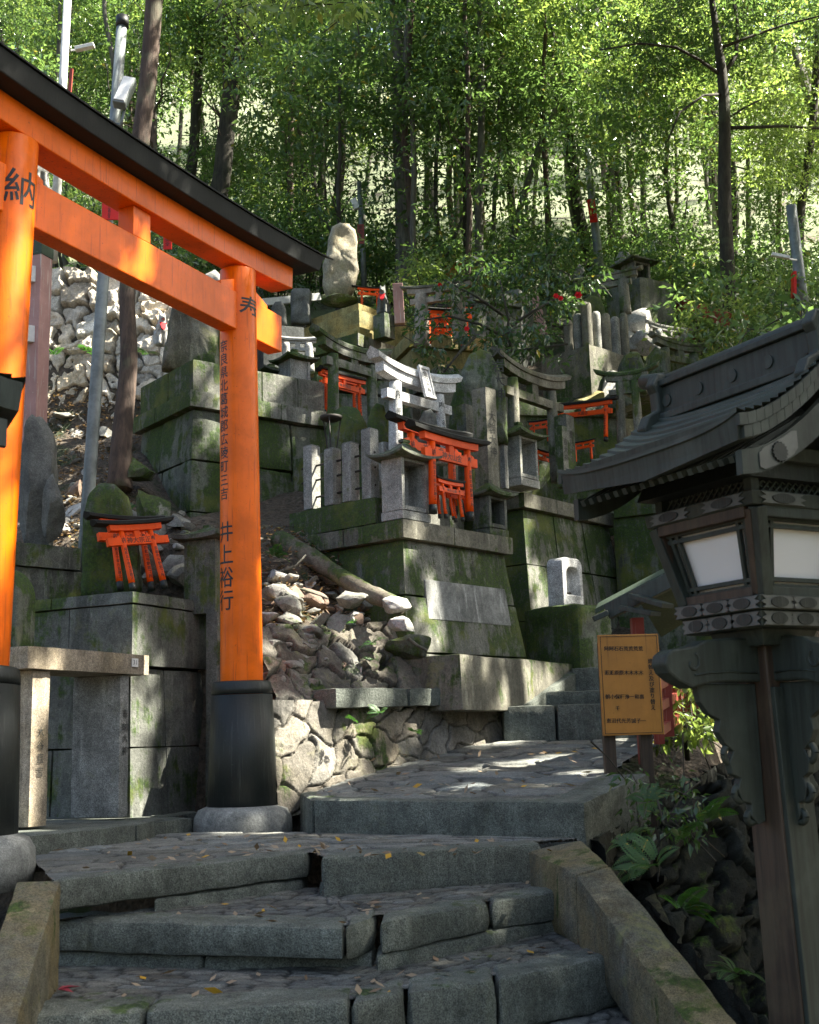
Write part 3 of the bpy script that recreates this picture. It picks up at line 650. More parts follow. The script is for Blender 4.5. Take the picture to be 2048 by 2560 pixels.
# niche block and its base
NB = Pod('stone_block', 'rough mossy block carrying the granite niche stone', 1443, 1505, 10.3, 50, 1530, 1303, cat='stone block')
NB.part('block', [(0.9, NB.z, 0.0, 0.0)], S_MOSSY, seed=97, rgh=0.022, cell=0.04)
# ------------------------------------------------------------------ torii builder
def sweep(mb, sec, xs, zc, slant, half, smooth=False):
    """section polygon sec [(y,z)] swept along x; zc(x) lifts it; ends leaning outward by slant"""
    n = len(sec); vs = []; fs = []
    for x in xs:
        k = (abs(x)/half)**6*(1 if x > 0 else -1)
        for (y, z) in sec: vs.append((x+k*slant*z, y, z+zc(x)))
    for i in range(len(xs)-1):
        for k in range(n): fs.append((i*n+k, (i+1)*n+k, (i+1)*n+(k+1) % n, i*n+(k+1) % n))
    fs.append(tuple(range(n))); fs.append(tuple((len(xs)-1)*n+k for k in range(n))[::-1])
    return mb.add(vs, fs, smooth)
def torii(name, label, loc, az, span, H, cat='torii', group=None, r=None, lean=0.02, lean_l=None, body=None, roof=None, foot=None, ink=None, nz=0.72, nh=0.075, nt=0.05, next_=0.16,
          sh=0.06, sw=0.07, sext=0.17, kh=0.06, kw=0.14, kext=0.24, curve=0.05, slant=0.4, foot_h=0.0, foot_r=1.3, strut=True, wedge=True, tilt=0.0, roll=0.0,
          sleeve=False, nuki_txt=None, pil_txt=None, bevel=0.0, rg=0.0, n=20, plaque=None, cap=False, taper=0.84, stones=None):
    """sizes nz..kext are fractions of H; +x along az, viewer side is -y"""
    body = body or M_RED; roof = roof or M_ROOFBLK; foot = foot or M_BLACK; ink = ink or M_INK; r = r or H*0.036
    root = empty(name, loc, radians(90-az), tilt); root.rotation_euler[1] = roll; tag(root, label, cat, group)
    hp = H*(1-kh-sh); zn = H*nz
    pils = []
    for s in (-1, 1):
        a = Vector((s*span/2, 0, 0)); b = Vector((s*(span/2-(lean if s > 0 else (lean_l or lean))*H), 0, hp)); f = foot_h*H if (foot_h and not sleeve) else 0
        d = b-a; mb = MB(); k = 7; t0 = f/hp
        mb.tube([a+d*(t0+(1-t0)*i/k) for i in range(k+1)], [r*(1-(1-taper)*(t0+(1-t0)*i/k)) for i in range(k+1)], n, smooth=True)
        p = mb.build('pillar', body, root); pils.append(p)
        if bevel: m = p.modifiers.new('b', 'BEVEL'); m.width = bevel; m.limit_method = 'ANGLE'; m.segments = 2; m.angle_limit = radians(50)
        if rg: rough(p, rg, r*0.35, 3, 0)
        if foot_h:
            fb = MB(); g = d*(foot_h*H/hp)
            if sleeve:
                R0 = r*1.62; R1 = r*1.34; prof = [(R0, 0), (R0*0.995, 0.03*H), (R1*1.04, foot_h*H*0.86)]
                c = lambda t: a+g*t
                fb.tube([c(0), c(.5), c(.905)], [R0, (R0+R1*1.03)/2, R1*1.03], 40); fb.tube([c(.91), c(.945), c(.985), c(1.0)], [R1*1.035, R1*1.02, R1*.99, R1*.93], 40)
            else: fb.tube([a, a+g], [r*foot_r, r*foot_r*0.99], n)
            fb.build('base_sleeve', foot, p)
    zs = hp
    mb = MB(); hw = span/2+next_*H; mb.box((0, 0, zn+nh*H/2), (2*hw, nt*H, nh*H)); nk = mb.build('lower_beam', body, root, bevel or 0.0)
    if rg: rough(nk, rg, nh*H*0.5, 5, 0)
    if wedge:
        for s in (-1, 1):
            for q in (-1, 1):
                mb = MB(); x0 = s*(span/2-lean*zn)+q*r*0.9; x1 = x0+q*r*1.1; zt_ = zn+nh*H+0.001; w_ = nt*H*0.42; h0 = nh*H*0.32; h1 = nh*H*0.10
                xa, xb = (x0, x1) if q > 0 else (x1, x0); ha, hb = (h0, h1) if q > 0 else (h1, h0)
                mb.hexa([(xa, -w_, zt_), (xb, -w_, zt_), (xb, w_, zt_), (xa, w_, zt_)], [(xa, -w_, zt_+ha), (xb, -w_, zt_+hb), (xb, w_, zt_+hb), (xa, w_, zt_+ha)])
                mb.build('wedge', body, root, bevel*0.5)
    if strut:
        mb = MB(); z0 = zn+nh*H+0.001; mb.box((0, 0, (z0+zs)/2), (nt*H*1.35, nt*H*0.95, zs-z0-0.001)); mb.build('strut', body, root, bevel*0.6)
    hs = span/2+sext*H; hk = span/2+kext*H; cz = lambda x: curve*H*(abs(x)/hk)**2.4
    xs = [hs*(i/12-1) for i in range(25)]; y = sw*H/2
    mb = MB(); sweep(mb, [(-y, 0), (y, 0), (y, sh*H), (-y, sh*H)], xs, lambda x: zs+cz(x), 0.06, hs); s_ = mb.build('upper_beam', body, root, bevel)
    if rg: rough(s_, rg, sh*H*0.6, 6, 0)
    xs = [hk*(i/14-1) for i in range(29)]; y = kw*H/2; k_ = kh*H
    mb = MB(); sweep(mb, [(-y*0.93, 0.002), (y*0.93, 0.002), (y, k_*0.5), (0, k_), (-y, k_*0.5)], xs, lambda x: zs+sh*H+cz(x), slant, hk); kb = mb.build('top_beam', roof, root, bevel)
    if rg: rough(kb, rg, kh*H*0.6, 7, 0)
    if cap:
        hc = hk+cap; xs = [hc*(i/14-1) for i in range(29)]; mb = MB(); t_ = 0.012
        sweep(mb, [(-y*1.06, k_*0.5+.002), (0, k_+.003), (y*1.06, k_*0.5+.002), (y*1.06, k_*0.5+t_), (0, k_+t_+.004), (-y*1.06, k_*0.5+t_)], xs, lambda x: zs+sh*H+cz(x)*1.02, slant, hc); mb.build('roof_cap', roof, root)
    if nuki_txt:
        s, size = nuki_txt; write(s, size, lambda u, v: (u, -nt*H/2-0.0015, zn+nh*H/2+v), ink, nk)
    for (s, side, z, size, phi, vert, wgt) in (pil_txt or []):
        sg = side; p = pils[0 if sg < 0 else 1]; a = Vector((sg*span/2, 0, 0)); b = Vector((sg*(span/2-(lean if sg > 0 else (lean_l or lean))*H), 0, hp)); ph = radians(phi)
        rr = lambda zz: r*(1-(1-taper)*zz/hp)+(0.0012 if H < 1 else 0.0015)
        def fn(u, v, z=z, ph=ph, a=a, b=b):
            zz = z+v; c = a+(b-a)*(zz/hp); R_ = rr(zz); q = ph+u/R_; return (c.x+R_*cos(q), c.y+R_*sin(q), zz)
        write(s, size, fn, ink, p, vert, wgt)
    if plaque:
        s, w_, h_, mt = plaque; mb = MB(); zc = zs+sh*H*0.4; M = Matrix.Translation((0, -sw*H*0.5-0.055, zc)) @ Matrix.Rotation(radians(-14), 4, 'X')
        def add(c, sz): 
            q = MB(); q.box((0, 0, 0), sz); mb.add([M @ (Vector(v)+Vector(c)) for v in q.v], q.f)
        add((0, 0, 0), (w_, 0.02, h_))
        for sx in (-1, 1): add((sx*w_*0.44, -0.014, 0), (w_*0.14, 0.012, h_*1.02))
        for sz_ in (-1, 1): add((0, -0.015, sz_*h_*0.46), (w_*1.08, 0.014, h_*0.10))
        po = mb.build('name_plaque', mt, root, 0.003); write(s, w_*0.42, lambda u, v: M @ Vector((u, -0.012, v)), ink, po, True, 0.02, 0.95)
    return root

# ------------------------------------------------------------------ little stone shrine box with curved roof
def curved_roof(mb, c, hx, hy, h, eave=0.03, up=0.25, n=14, power=1.5, ridge=0.0):
    """four-sided roof with upturned corners; c = centre at eave level"""
    c = Vector(c); N = n
    def top(u, v):
        m = max(abs(u), abs(v)); return h*(1-m)**power*1.0+up*h*(abs(u*v))**2.2*1.0+eave
    T = []; Bt = []
    for i in range(N+1):
        for j in range(N+1):
            u = -1+2*i/N; v = -1+2*j/N; T.append(c+Vector((u*hx, v*hy, top(u, v)))); Bt.append(c+Vector((u*hx*0.985, v*hy*0.985, up*h*(abs(u*v))**2.2*0.9-0.0)))
    f = []
    for i in range(N):
        for j in range(N):
            a = i*(N+1)+j; q = (a, a+N+1, a+N+2, a+1); f.append(q); f.append(tuple(k+(N+1)**2 for k in q[::-1]))
    o = (N+1)**2
    for i in range(N):
        for (a, b) in ((i*(N+1), (i+1)*(N+1)), ((i+1)*(N+1)+N, i*(N+1)+N), (i+1, i), (N*(N+1)+i, N*(N+1)+i+1)): f.append((a+o, b+o, b, a))
    return mb.add(T+Bt, f)
def hokora(name, label, corner, az, w, d, h, over=0.06, rh=0.12, mat=None, group=None, wall=0.035, seed=1, base=0.0, cat='stone shrine', rmat=None, openside=True, eave=0.022):
    """corner: nearest bottom corner; w along A (the open side), d along B"""
    mat = mat or S_GRANW; rmat = rmat or S_MOSSY
    A, B = dirs(az); root = empty(name, corner, radians(90-az)); tag(root, label, cat, group)
    mb = MB(); z0 = base
    if base: mb.box((w/2, d/2, base/2-0.001), (w+0.012, d+0.012, base-0.004))
    mb.box((wall/2, d/2, z0+h/2), (wall, d, h)); mb.box((w-wall/2, d/2, z0+h/2), (wall, d, h)); mb.box((w/2, d-wall/2-.001, z0+h/2), (w-2*wall-.002, wall, h-.002))
    mb.box((w/2, d/2-wall/2, z0+wall*.6), (w-2*wall-.002, d-wall-.004, wall)); mb.box((w/2, d/2-wall/2, z0+h-wall*.4), (w-2*wall-.002, d-wall-.004, wall*.7))
    if not openside: mb.box((w/2, wall/2+.004, z0+h/2), (w-2*wall-.002, wall, h-.01))
    o = mb.build('body', mat, root); rough(o, 0.003, 0.03, seed)
    mb = MB(); curved_roof(mb, (w/2, d/2, z0+h+.001), w/2+over, d/2+over, rh, eave); mb.box((w/2, d/2, z0+h+rh+eave-.012), (w*.28, d*.28, 0.03))
    o = mb.build('roof', rmat, root); rough(o, 0.004, 0.03, seed+1); return root

# ------------------------------------------------------------------ rocks
def rock_mesh(name, seed, sub=3, flat=0.8, cuts=7, amp=0.12, sc=(1, 1, 1)):
    bm = bmesh.new(); bmesh.ops.create_icosphere(bm, subdivisions=sub, radius=1.0); rs = random.Random(seed)
    P = np.array([v.co[:] for v in bm.verts])
    for _ in range(cuts):
        n = np.array([rs.gauss(0, 1) for _ in range(3)]); n /= np.linalg.norm(n); dd = rs.uniform(0.38, 0.68); t = P@n-dd; P = P-np.outer(np.clip(t, 0, None), n)*0.97
    r = 1+fbm(P, 1.6, seed, 3)*amp+fbm(P, 7, seed+3, 3)*amp*0.28
    P = P*r[:, None]*np.array(sc)*np.array([1, 1, flat])
    f = [[v.index for v in fc.verts] for fc in bm.faces]; bm.free()
    me = mesh_np(name, P, np.array(f), True)
    return me
def rock(name, label, c, s, seed, mat, cat='rock', sub=4, rz=0.0, flat=1.0, cuts=6, amp=0.12, group=None, rot=None):
    me = rock_mesh(name, seed, sub, flat, cuts, amp, s); o = link(name, me, mat); o.location = c; o.rotation_euler = rot or (0, 0, rz)
    m = o.modifiers.new('e', 'EDGE_SPLIT'); m.split_angle = radians(30); tag(o, label, cat, group); return o
def stele(name, label, outline, Y, mat, cat='stele', thick=0.14, seed=1, text=None, tx=0.5, az=90.0, amp=0.022):
    """standing stone whose outline shows at the given pixels at distance Y; domed thickness"""
    pts = [W(x, y, Y) for x, y in outline]; cx = sum(p.x for p in pts)/len(pts); zb = min(p.z for p in pts)
    A, B = dirs(az); sc_ = 1/max(0.4, A.x)
    q = [((p.x-cx)*sc_, p.z-zb) for p in pts]; mx = max(abs(a) for a, _ in q); N = len(q); cxm = 0.0; czm = sum(b for _, b in q)/N
    rings = [(1, .25), (.995, .42), (.97, .6), (.92, .75), (.84, .86), (.72, .93), (.58, .97), (.44, .99), (.30, 1.0), (.17, 1.005), (.06, 1.01)]; vs = []; fs = []
    # resample outline
    L = []
    for i in range(N):
        a, b = q[i], q[(i+1) % N]; k = max(1, int(math.dist(a, b)/0.035))
        for j in range(k): L.append((a[0]+(b[0]-a[0])*j/k, a[1]+(b[1]-a[1])*j/k))
    n = len(L)
    for side in (-1, 1):
        for (s, t) in (rings if side < 0 else rings[::-1]):
            for (a, b) in L: vs.append((cxm+(a-cxm)*s, side*t*thick/2, czm+(b-czm)*s))
    R_ = len(rings)*2
    order = list(range(R_)); order = order[len(rings)-1::-1]+order[:len(rings)-1:-1]
    # build strips front centre -> rim -> back centre
    seq = list(range(len(rings)-1, -1, -1))+[R_-1-i for i in range(len(rings))]
    for a, b in zip(seq[:-1], seq[1:]):
        for k in range(n): fs.append((a*n+k, b*n+k, b*n+(k+1) % n, a*n+(k+1) % n))
    V = np.array(vs); V = V+np.stack([fbm(V, 5, seed, 4)*amp, fbm(V, 4, seed+9, 4)*amp*2.6, fbm(V, 5, seed+5, 3)*amp], 1)
    c0 = len(V); V = np.vstack([V, [[cxm, -thick/2*1.02, czm], [cxm, thick/2*1.02, czm]]])
    a = seq[0]*n; b = seq[-1]*n; f3 = [(c0, a+k, a+(k+1) % n) for k in range(n)]+[(c0+1, b+(k+1) % n, b+k) for k in range(n)]
    me = bpy.data.meshes.new(name); me.from_pydata([tuple(v) for v in V], [], fs+f3); bm = bmesh.new(); bm.from_mesh(me); bmesh.ops.recalc_face_normals(bm, faces=bm.faces); bm.to_mesh(me); bm.free()
    me.polygons.foreach_set('use_smooth', [True]*len(me.polygons)); o = link(name, me, mat); o.location = (cx, Y, zb); o.rotation_euler = (0, 0, radians(90-az)); tag(o, label, cat)
    for (s, u, z, size) in (text or []):
        write(s, size, lambda a_, b_: (u+a_, -thick/2*1.06-0.012, z+b_), M_ENGR, o, True)
    return o
def post(name, label, px0, px1, pyt, pyb, Y, az, mat, cat='stone pillar', d=None, cap=0.0, text=None, seed=1, group=None, rgh=0.004, face=-1, base=None):
    """square stone pillar: px0..px1 its columns in view; nearest corner between; az of its right face"""
    A, B = dirs(az); zb = W((px0+px1)/2, pyb, Y).z; zt_ = W((px0+px1)/2, pyt, Y).z; l = W(px0, pyb, Y); r_ = W(px1, pyb, Y); Wd = r_.x-l.x
    s = Wd/(A.x-B.x) if d is None else d
    c = Vector((l.x-B.x*s, Y, zb)); root = MB(); q = [Vector((0, 0, 0)), A*s, A*s+B*s, B*s]; H = zt_-zb
    root.hexa(q, [p+Z3*H for p in q])
    if cap: root.hexa([p+Z3*(H+.001) for p in q], [p+((A+B)*s/2-p)*0.85+Z3*(H+cap) for p in q])
    o = root.build(name, mat); rough(o, rgh, 0.03, seed); o.location = c; tag(o, label, cat, group)
    for (t, f, z, size) in (text or []):
        if f > 0: fn = lambda u, v: tuple(A*(s/2+u)-B*0.004+Z3*(z+v))
        else: fn = lambda u, v: tuple(B*(s/2-u)-A*0.004+Z3*(z+v))
        write(t, size, fn, M_ENGR, o, True)
    return o
# ------------------------------------------------------------------ the vermilion gate
AZG = 25.7; Ag, Bg = dirs(AZG)
gR = W(608, 2048, 7.6); gR = Vector((gR.x, gR.y, 0)); SPAN = 2.20; gL = gR-Ag*SPAN; gM = (gR+gL)/2
pT = W(596, 683, 7.6+0.06); hpG = pT.z-0.05; shG = 0.155; khG = 0.235; HG = hpG+shG+khG
zN0 = height_at((gR.x, gR.y), 850); zN1 = height_at((gR.x, gR.y), 757)
zSl = height_at((gR.x, gR.y), 1712)
gate = torii('vermilion_gate', 'large glossy vermilion torii gate with black roof beam and black pillar sleeves', gM, AZG, SPAN, HG, 'torii gate', r=0.135, lean=0.012, lean_l=0.038, body=M_VERM, roof=M_ROOFBLK,
             nz=zN0/HG, nh=(zN1-zN0)/HG, nt=0.115/HG, next_=0.40/HG, sh=shG/HG, sw=0.17/HG, sext=0.50/HG, kh=khG/HG, kw=0.42/HG, kext=0.68/HG, curve=0.06/HG, slant=0.45,
             foot_h=zSl/HG, sleeve=True, bevel=0.006, n=56, cap=0.10, taper=0.86,
             pil_txt=[('奉', 1, height_at((gR.x, gR.y), 800), 0.175, -103, False, 0.03), ('納', -1, height_at((gL.x, gL.y), 478), 0.20, -108, False, 0.03),
                      ('奈良県北葛城郡広陵町三吉', 1, height_at((gR.x, gR.y), 1068), 0.083, -199, True, 0.03), ('井上裕行', 1, height_at((gR.x, gR.y), 1432), 0.135, -195, True, 0.03)])
gate.location.z = 0.02
# footing stones
for (c, lb) in ((gR, 'rounded grey footing stone under the right gate pillar'), (gL, 'rounded grey footing stone under the left gate pillar')):
    mb = MB(); mb.lathe((0, 0, 0), [(0.02, -.1), (0.285, -.1), (0.30, 0.0), (0.295, 0.07), (0.27, 0.115), (0.22, 0.135), (0.01, 0.138)], 48)
    o = mb.build('footing_stone', S_CONC); P = np.array([v.co[:] for v in o.data.vertices]); d_ = fbm(P, 5, 2, 3)*0.02
    for v, k in zip(o.data.vertices, d_): v.co *= 1+k
    o.location = (c.x, c.y, 0.0); tag(o, lb, 'footing stone')

# ------------------------------------------------------------------ wooden lantern
def lantern(label, C, az):
    root = empty('wooden_lantern', C, radians(90-az)); tag(root, label, 'lantern', 'wooden lanterns flanking the stairs')
    zb, zt_ = LZ0, LZ1; wb, wt = 0.19, 0.255
    # post
    mb = MB(); mb.hexa([(-.042, -.115, -1.6), (.132, -.115, -1.6), (.132, .055, -1.6), (-.042, .055, -1.6)], [(-.07, -.07, zb-.10), (.07, -.07, zb-.10), (.07, .07, zb-.10), (-.07, .07, zb-.10)])
    p = mb.build('post', M_LBROWN, root, 0.006)
    mb = MB(); mb.hexa([(-.032, -.137, -1.6), (.124, -.137, -1.6), (.124, -.117, -1.6), (-.032, -.117, -1.6)], [(-.062, -.092, zb-.3), (.062, -.092, zb-.3), (.062, -.072, zb-.3), (-.062, -.072, zb-.3)]); mb.build('cover_board', M_LDARK, p, 0.003)
    # noses (cloud-carved beam ends)
    nose = [(0, 0), (.14, .0), (.20, -.005), (.26, -.02), (.31, .005), (.34, .03), (.352, .06), (.345, .09), (.32, .108), (.28, .113), (.24, .122), (.20, .14), (.12, .148), (0, .15)]
    for (ang, L) in ((pi, 1.2), (-pi/2, 0.8), (0, 1.0), (pi/2, 0.72)):
        mb = MB(); M = Matrix.Rotation(ang, 4, 'Z') @ Matrix.Translation((0.06, 0, zb-.28)); pl = [(a*L, b) for a, b in nose]
        mb.prism(pl, M, 0.075); o = mb.build('beam_nose', M_LDARK, root, 0.008)
        mb = MB()
        for sy in (-1, 1):
            pts = []
            for k in range(26): t = k/25*4.6; rr = 0.036*(1-k/32); pts.append(M @ Vector((.255*L+rr*cos(t+2), sy*0.038, .062+rr*sin(t+2))))
            mb.tube(pts, 0.0055, 6)
            mb.tube([M @ Vector((.02, sy*.038, .03)), M @ Vector((.12*L, sy*.038, .035)), M @ Vector((.2*L, sy*.038, .03)), M @ Vector((.25*L, sy*.038, .022))], 0.004, 6)
        mb.build('carved_scroll', M_LDARK, o)
    # openwork brackets under the noses
    for ang in (pi, -pi/2, 0, pi/2):
        M = Matrix.Rotation(ang, 4, 'Z') @ Matrix.Translation((0.07, 0, zb-.285)); L = 1.15 if ang in (pi, 0) else .85
        out = [(0, 0), (0, -.46), (.03, -.47), (.055, -.44), (.05, -.40), (.085, -.39), (.10, -.35), (.085, -.315), (.115, -.30), (.125, -.26), (.105, -.225), (.135, -.20), (.16, -.16), (.15, -.12), (.19, -.10), (.22, -.06), (.23, 0)]
        mb = MB(); mb.prism([(a*L, b) for a, b in out[::1]][::1], M, 0.03); o = mb.build('carved_bracket', M_LDARK, root, 0.004)
        for (cx, cz, R_) in ((.108*L, -.235, .030), (.082*L, -.365, .025), (.046*L, -.445, .018)):
            mb = MB(); mb.tube([M @ Vector((cx+R_*cos(t*pi/9), 0, cz+R_*sin(t*pi/9))) for t in range(19)], 0.012, 8, False); mb.build('carved_ring', M_LDARK, o)
    # stepped tray
    def band(name, z0, z1, w0, w1, mat, par, bev=0.004):
        mb = MB(); mb.hexa([(-w0, -w0, z0), (w0, -w0, z0), (w0, w0, z0), (-w0, w0, z0)], [(-w1, -w1, z1), (w1, -w1, z1), (w1, w1, z1), (-w1, w1, z1)]); return mb.build(name, mat, par, bev)
    band('neck_block', zb-.16, zb-.105, .11, .13, M_LDARK, root)
    t1 = band('tray', zb-.105, zb-.052, .188, .196, M_LDARK, root); t2 = band('tray', zb-.050, zb-.002, .205, .213, M_LDARK, root)
    def face(k):   # 4 side frames: local axes (right, out)
        a = k*pi/2; R_ = Matrix.Rotation(a, 4, 'Z'); return R_
    def oval(cx, cz, rx, rz_, n=20): return [(cx+rx*cos(2*pi*i/n), cz+rz_*sin(2*pi*i/n)) for i in range(n)]
    def fitting(par, w, z, h):
        m1, m2 = MB(), MB()
        for k in range(4):
            R_ = face(k)
            for cx in (-w*.5, w*.5) if w > .25 else (0.0, -w*.62, w*.62):
                hw = w*.36; pl = [(cx-hw, z-h*.45), (cx-hw*.8, z-h*.2), (cx-hw*1.08, z), (cx-hw*.8, z+h*.2), (cx-hw, z+h*.45), (cx+hw, z+h*.45), (cx+hw*.8, z+h*.2), (cx+hw*1.08, z), (cx+hw*.8, z-h*.2), (cx+hw, z-h*.45)][::-1]
                M = R_ @ Matrix.Translation((0, -w-.0045, 0)); m1.prism(pl[::-1], M, .004)
                m2.prism(oval(cx, z, hw*.52, h*.40), R_ @ Matrix.Translation((0, -w-.0085, 0)), .004)
        a_ = m1.build('metal_fitting', M_METAL, par); m2.build('dark_boss', M_BLACK, a_)
    fitting(t1, .1925, zb-.078, .05); fitting(t2, .2095, zb-.026, .045)
    # tapering lamp body: four corner posts, rails, lattice, panes
    H = zt_-zb
    def fp(k, s, t, out=0.0):
        w = wb+(wt-wb)*t; v = Vector((s*w, -w-out, zb+H*t)); return face(k) @ v
    for k in range(4):
        cp = MB(); a, b = fp(k, 1, 0, -.012), fp(k, 1, 1, -.012)
        cp.bar(Vector((a.x*.955, a.y*.99, a.z)), Vector((b.x*.955, b.y*.99, b.z)), .045, .045, face(k) @ Vector((0, -1, 0))); cp.build('corner_post', M_LDARK, root, 0.004)
    for k in range(4):
        fr = MB(); out = lambda s, t, o=0.0: fp(k, s, t, o); up = face(k) @ Vector((0, -1, 0))
        for t in (.03, .97): fr.bar(out(-.86, t, -.012), out(.86, t, -.012), .05 if t > .5 else .04, .04, up)
        for s in (-.90, .90): fr.bar(out(s, .02, -.014), out(s, .98, -.014), .028, .035, up)
        f_ = fr.build('window_frame', M_LBROWN if k == 3 else M_LDARK, root, 0.003)
        lt = MB()
        for s in (-.76, -.62, .62, .76): lt.bar(out(s, .05, -.02), out(s, .95, -.02), .014, .014, up)
        for t in (.11, .19, .80, .88): lt.bar(out(-.88, t, -.021), out(.88, t, -.021), .014, .016, up)
        lt.build('lattice', M_LDARK, f_)
        pm = MB(); pm.add([out(-.88, .03, -.034), out(.88, .03, -.034), out(.88, .97, -.034), out(-.88, .97, -.034)], [(0, 1, 2, 3)]); pm.build('window_pane', M_PANE, f_)
    # frieze with trellis and upper band
    b1 = band('upper_band', zt_+.002, zt_+.05, wt+.012, wt+.018, M_LDARK, root); fitting(b1, wt+.015, zt_+.026, .042)
    fz = band('frieze', zt_+.052, zt_+.15, wt-.05, wt-.04, M_BLACK, root, 0.0)
    mb = MB()
    for k in range(4):
        R_ = face(k); w = wt-.03
        for i in range(-9, 10):
            for dx in (-1, 1):
                x0 = i*.03; x1 = x0+dx*.09
                if abs(x0) < w and abs(x1) < w+.02: mb.bar(R_ @ Vector((x0, -w+(.004 if dx > 0 else .009), zt_+.055)), R_ @ Vector((x1, -w+(.004 if dx > 0 else .009), zt_+.145)), .006, .005, R_ @ Vector((0, -1, 0)))
        mb.bar(R_ @ Vector((w, -w, zt_+.052)), R_ @ Vector((w, -w, zt_+.152)), .035, .035, R_ @ Vector((0, -1, 0)))
    mb.build('trellis', M_LDARK, fz)
    b2 = band('eave_beam', zt_+.152, zt_+.20, wt+.04, wt+.05, M_LDARK, root)
    # roof: ridge along local y
    hx, hy, ze, hr = LHX, LHY, LZE, LHR; n = 13; rows = []
    def prof(s): return hr*(1-abs(s))**1.55
    def flare(s, t): return 0.035*abs(t)**5*(1-abs(s)*.2)+0.012*abs(t)**2
    mb = MB(); NY = 18
    for side in (-1, 1):
        vs = []; fs = []; idx = 0
        for i in range(n):
            s0 = i/n; s1 = (i+1)/n
            for (s, lip) in ((s0, 0.0), (s1+.012, 0.013)):
                for j in range(NY+1):
                    t = -1+2*j/NY; s_ = min(s, 1.0) if lip == 0 else s
                    vs.append((side*hx*s_, hy*t*(1-.05*(1-abs(s_))), ze+prof(min(s_, 1))+lip+flare(s_, t)))
            for (s, lip) in ((s1+.012, 0.0),):
                for j in range(NY+1):
                    t = -1+2*j/NY; vs.append((side*hx*s, hy*t*(1-.05*(1-abs(s))), ze+prof(min(s, 1))+lip-.002+flare(s, t)))
        for i in range(n):
            for r_ in range(2):
                for j in range(NY): a = (i*3+r_)*(NY+1)+j; fs.append((a, a+1, a+NY+2, a+NY+1) if side < 0 else (a, a+NY+1, a+NY+2, a+1))
        mb.add(vs, fs)
    rf = mb.build('roof', M_LROOF, root)
    # thick eave/verge edge and underside
    mb = MB(); th = .085; N2 = 24
    vs = []; fs = []
    for i in range(N2+1):
        s = -1+2*i/N2
        for t in (-1, 1):
            y = hy*t*(1-.05*(1-abs(s)))*.995; z = ze+prof(s)+flare(s, t); vs += [(hx*s*1.0, y, z-.004), (hx*s*.985, y*.97, z-th)]
        vs += [(hx*s*.985, 0, ze+prof(s)-th)]
    for i in range(N2):
        a = i*5; b = a+5
        fs += [(a, b, b+1, a+1), (a+2, a+3, b+3, b+2), (a+1, b+1, b+4, a+4), (a+4, b+4, b+3, a+3)]
    for i in (0, N2): a = i*5; fs += [(a, a+1, a+4, a+3, a+2)]
    mb.add(vs, fs); mb.build('roof_edge', M_LDARK, rf)
    for t in (-1, 1):      # verge tiles with joints
        mb = MB()
        for row in range(2):
            for i in range(26):
                s0 = -1+2*(i+row*.5)/26.5; s1 = s0+2/26.5*.95
                if s1 > 1: continue
                f = lambda s: Vector((hx*s, hy*t*(1-.05*(1-abs(s)))+t*(.006-.003*row), ze+prof(s)+flare(s, t)))
                a, b = f(s0), f(s1); z0 = -.005-row*.04; z1 = z0-.038; mb.hexa(*([[a+Z3*z1, b+Z3*z1, b+Z3*z1-Vector((0, t*.02, 0)), a+Z3*z1-Vector((0, t*.02, 0))], [a+Z3*z0, b+Z3*z0, b+Z3*z0-Vector((0, t*.02, 0)), a+Z3*z0-Vector((0, t*.02, 0))]] if t < 0 else [[b+Z3*z1, a+Z3*z1, a+Z3*z1-Vector((0, t*.02, 0)), b+Z3*z1-Vector((0, t*.02, 0))], [b+Z3*z0, a+Z3*z0, a+Z3*z0-Vector((0, t*.02, 0)), b+Z3*z0-Vector((0, t*.02, 0))]]))
        mb.build('verge_tiles', M_LDARK, rf)
    # curved bargeboards with light fittings
    for t in (-1, 1):
        mb = MB(); up_ = []; lo = []
        for i in range(25):
            s = -.93+1.86*i/24; z = ze+prof(s)-th-.004+.02*abs(s)**4; up_.append((hx*s, z)); lo.append((hx*s, z-.075-.035*(1-abs(s))))
        M = Matrix.Translation((0, hy*.90*t, 0)); mb.add([M @ Vector((x, y, z)) for y in (-.014, .014) for (x, z) in up_+lo], [])
        k = 25; fs = []
        for i in range(24): fs += [(i, i+1, k+i+1, k+i), (2*k+i+1, 2*k+i, 3*k+i, 3*k+i+1), (i+1, i, 2*k+i, 2*k+i+1), (k+i, k+i+1, 3*k+i+1, 3*k+i)]
        fs += [(0, k, 3*k, 2*k), (k-1, 3*k-1, 4*k-1, 2*k-1)]
        mb.f += fs; mb.sm += [False]*len(fs); bb = mb.build('bargeboard', M_LDARK, root)
        mb, m2 = MB(), MB()
        for s in (-.62, .62):
            pl = []
            for q in range(9): ss = s-.17+.34*q/8; pl.append((hx*ss, ze+prof(ss)-th-.012+.02*abs(ss)**4-(.012 if q in (0, 8) else 0)))
            for q in range(8, -1, -1): ss = s-.17+.34*q/8; pl.append((hx*ss, ze+prof(ss)-th-.075+.02*abs(ss)**4-.03*(1-abs(ss))+(.012 if q in (0, 8) else 0)))
            mb.prism(pl[::-1], Matrix.Translation((0, hy*.90*t+t*.0165, 0)), .004)
            zc = ze+prof(s)-th-.048; m2.prism([(hx*s+cos(a*pi/16)*(.034 if a % 2 else .028), zc+sin(a*pi/16)*(.034 if a % 2 else .028)) for a in range(32)], Matrix.Translation((0, hy*.90*t+t*.022, 0)), .007)
        f1 = mb.build('metal_fitting', M_METAL, bb); m2.build('flower_boss', M_BLACK, f1)
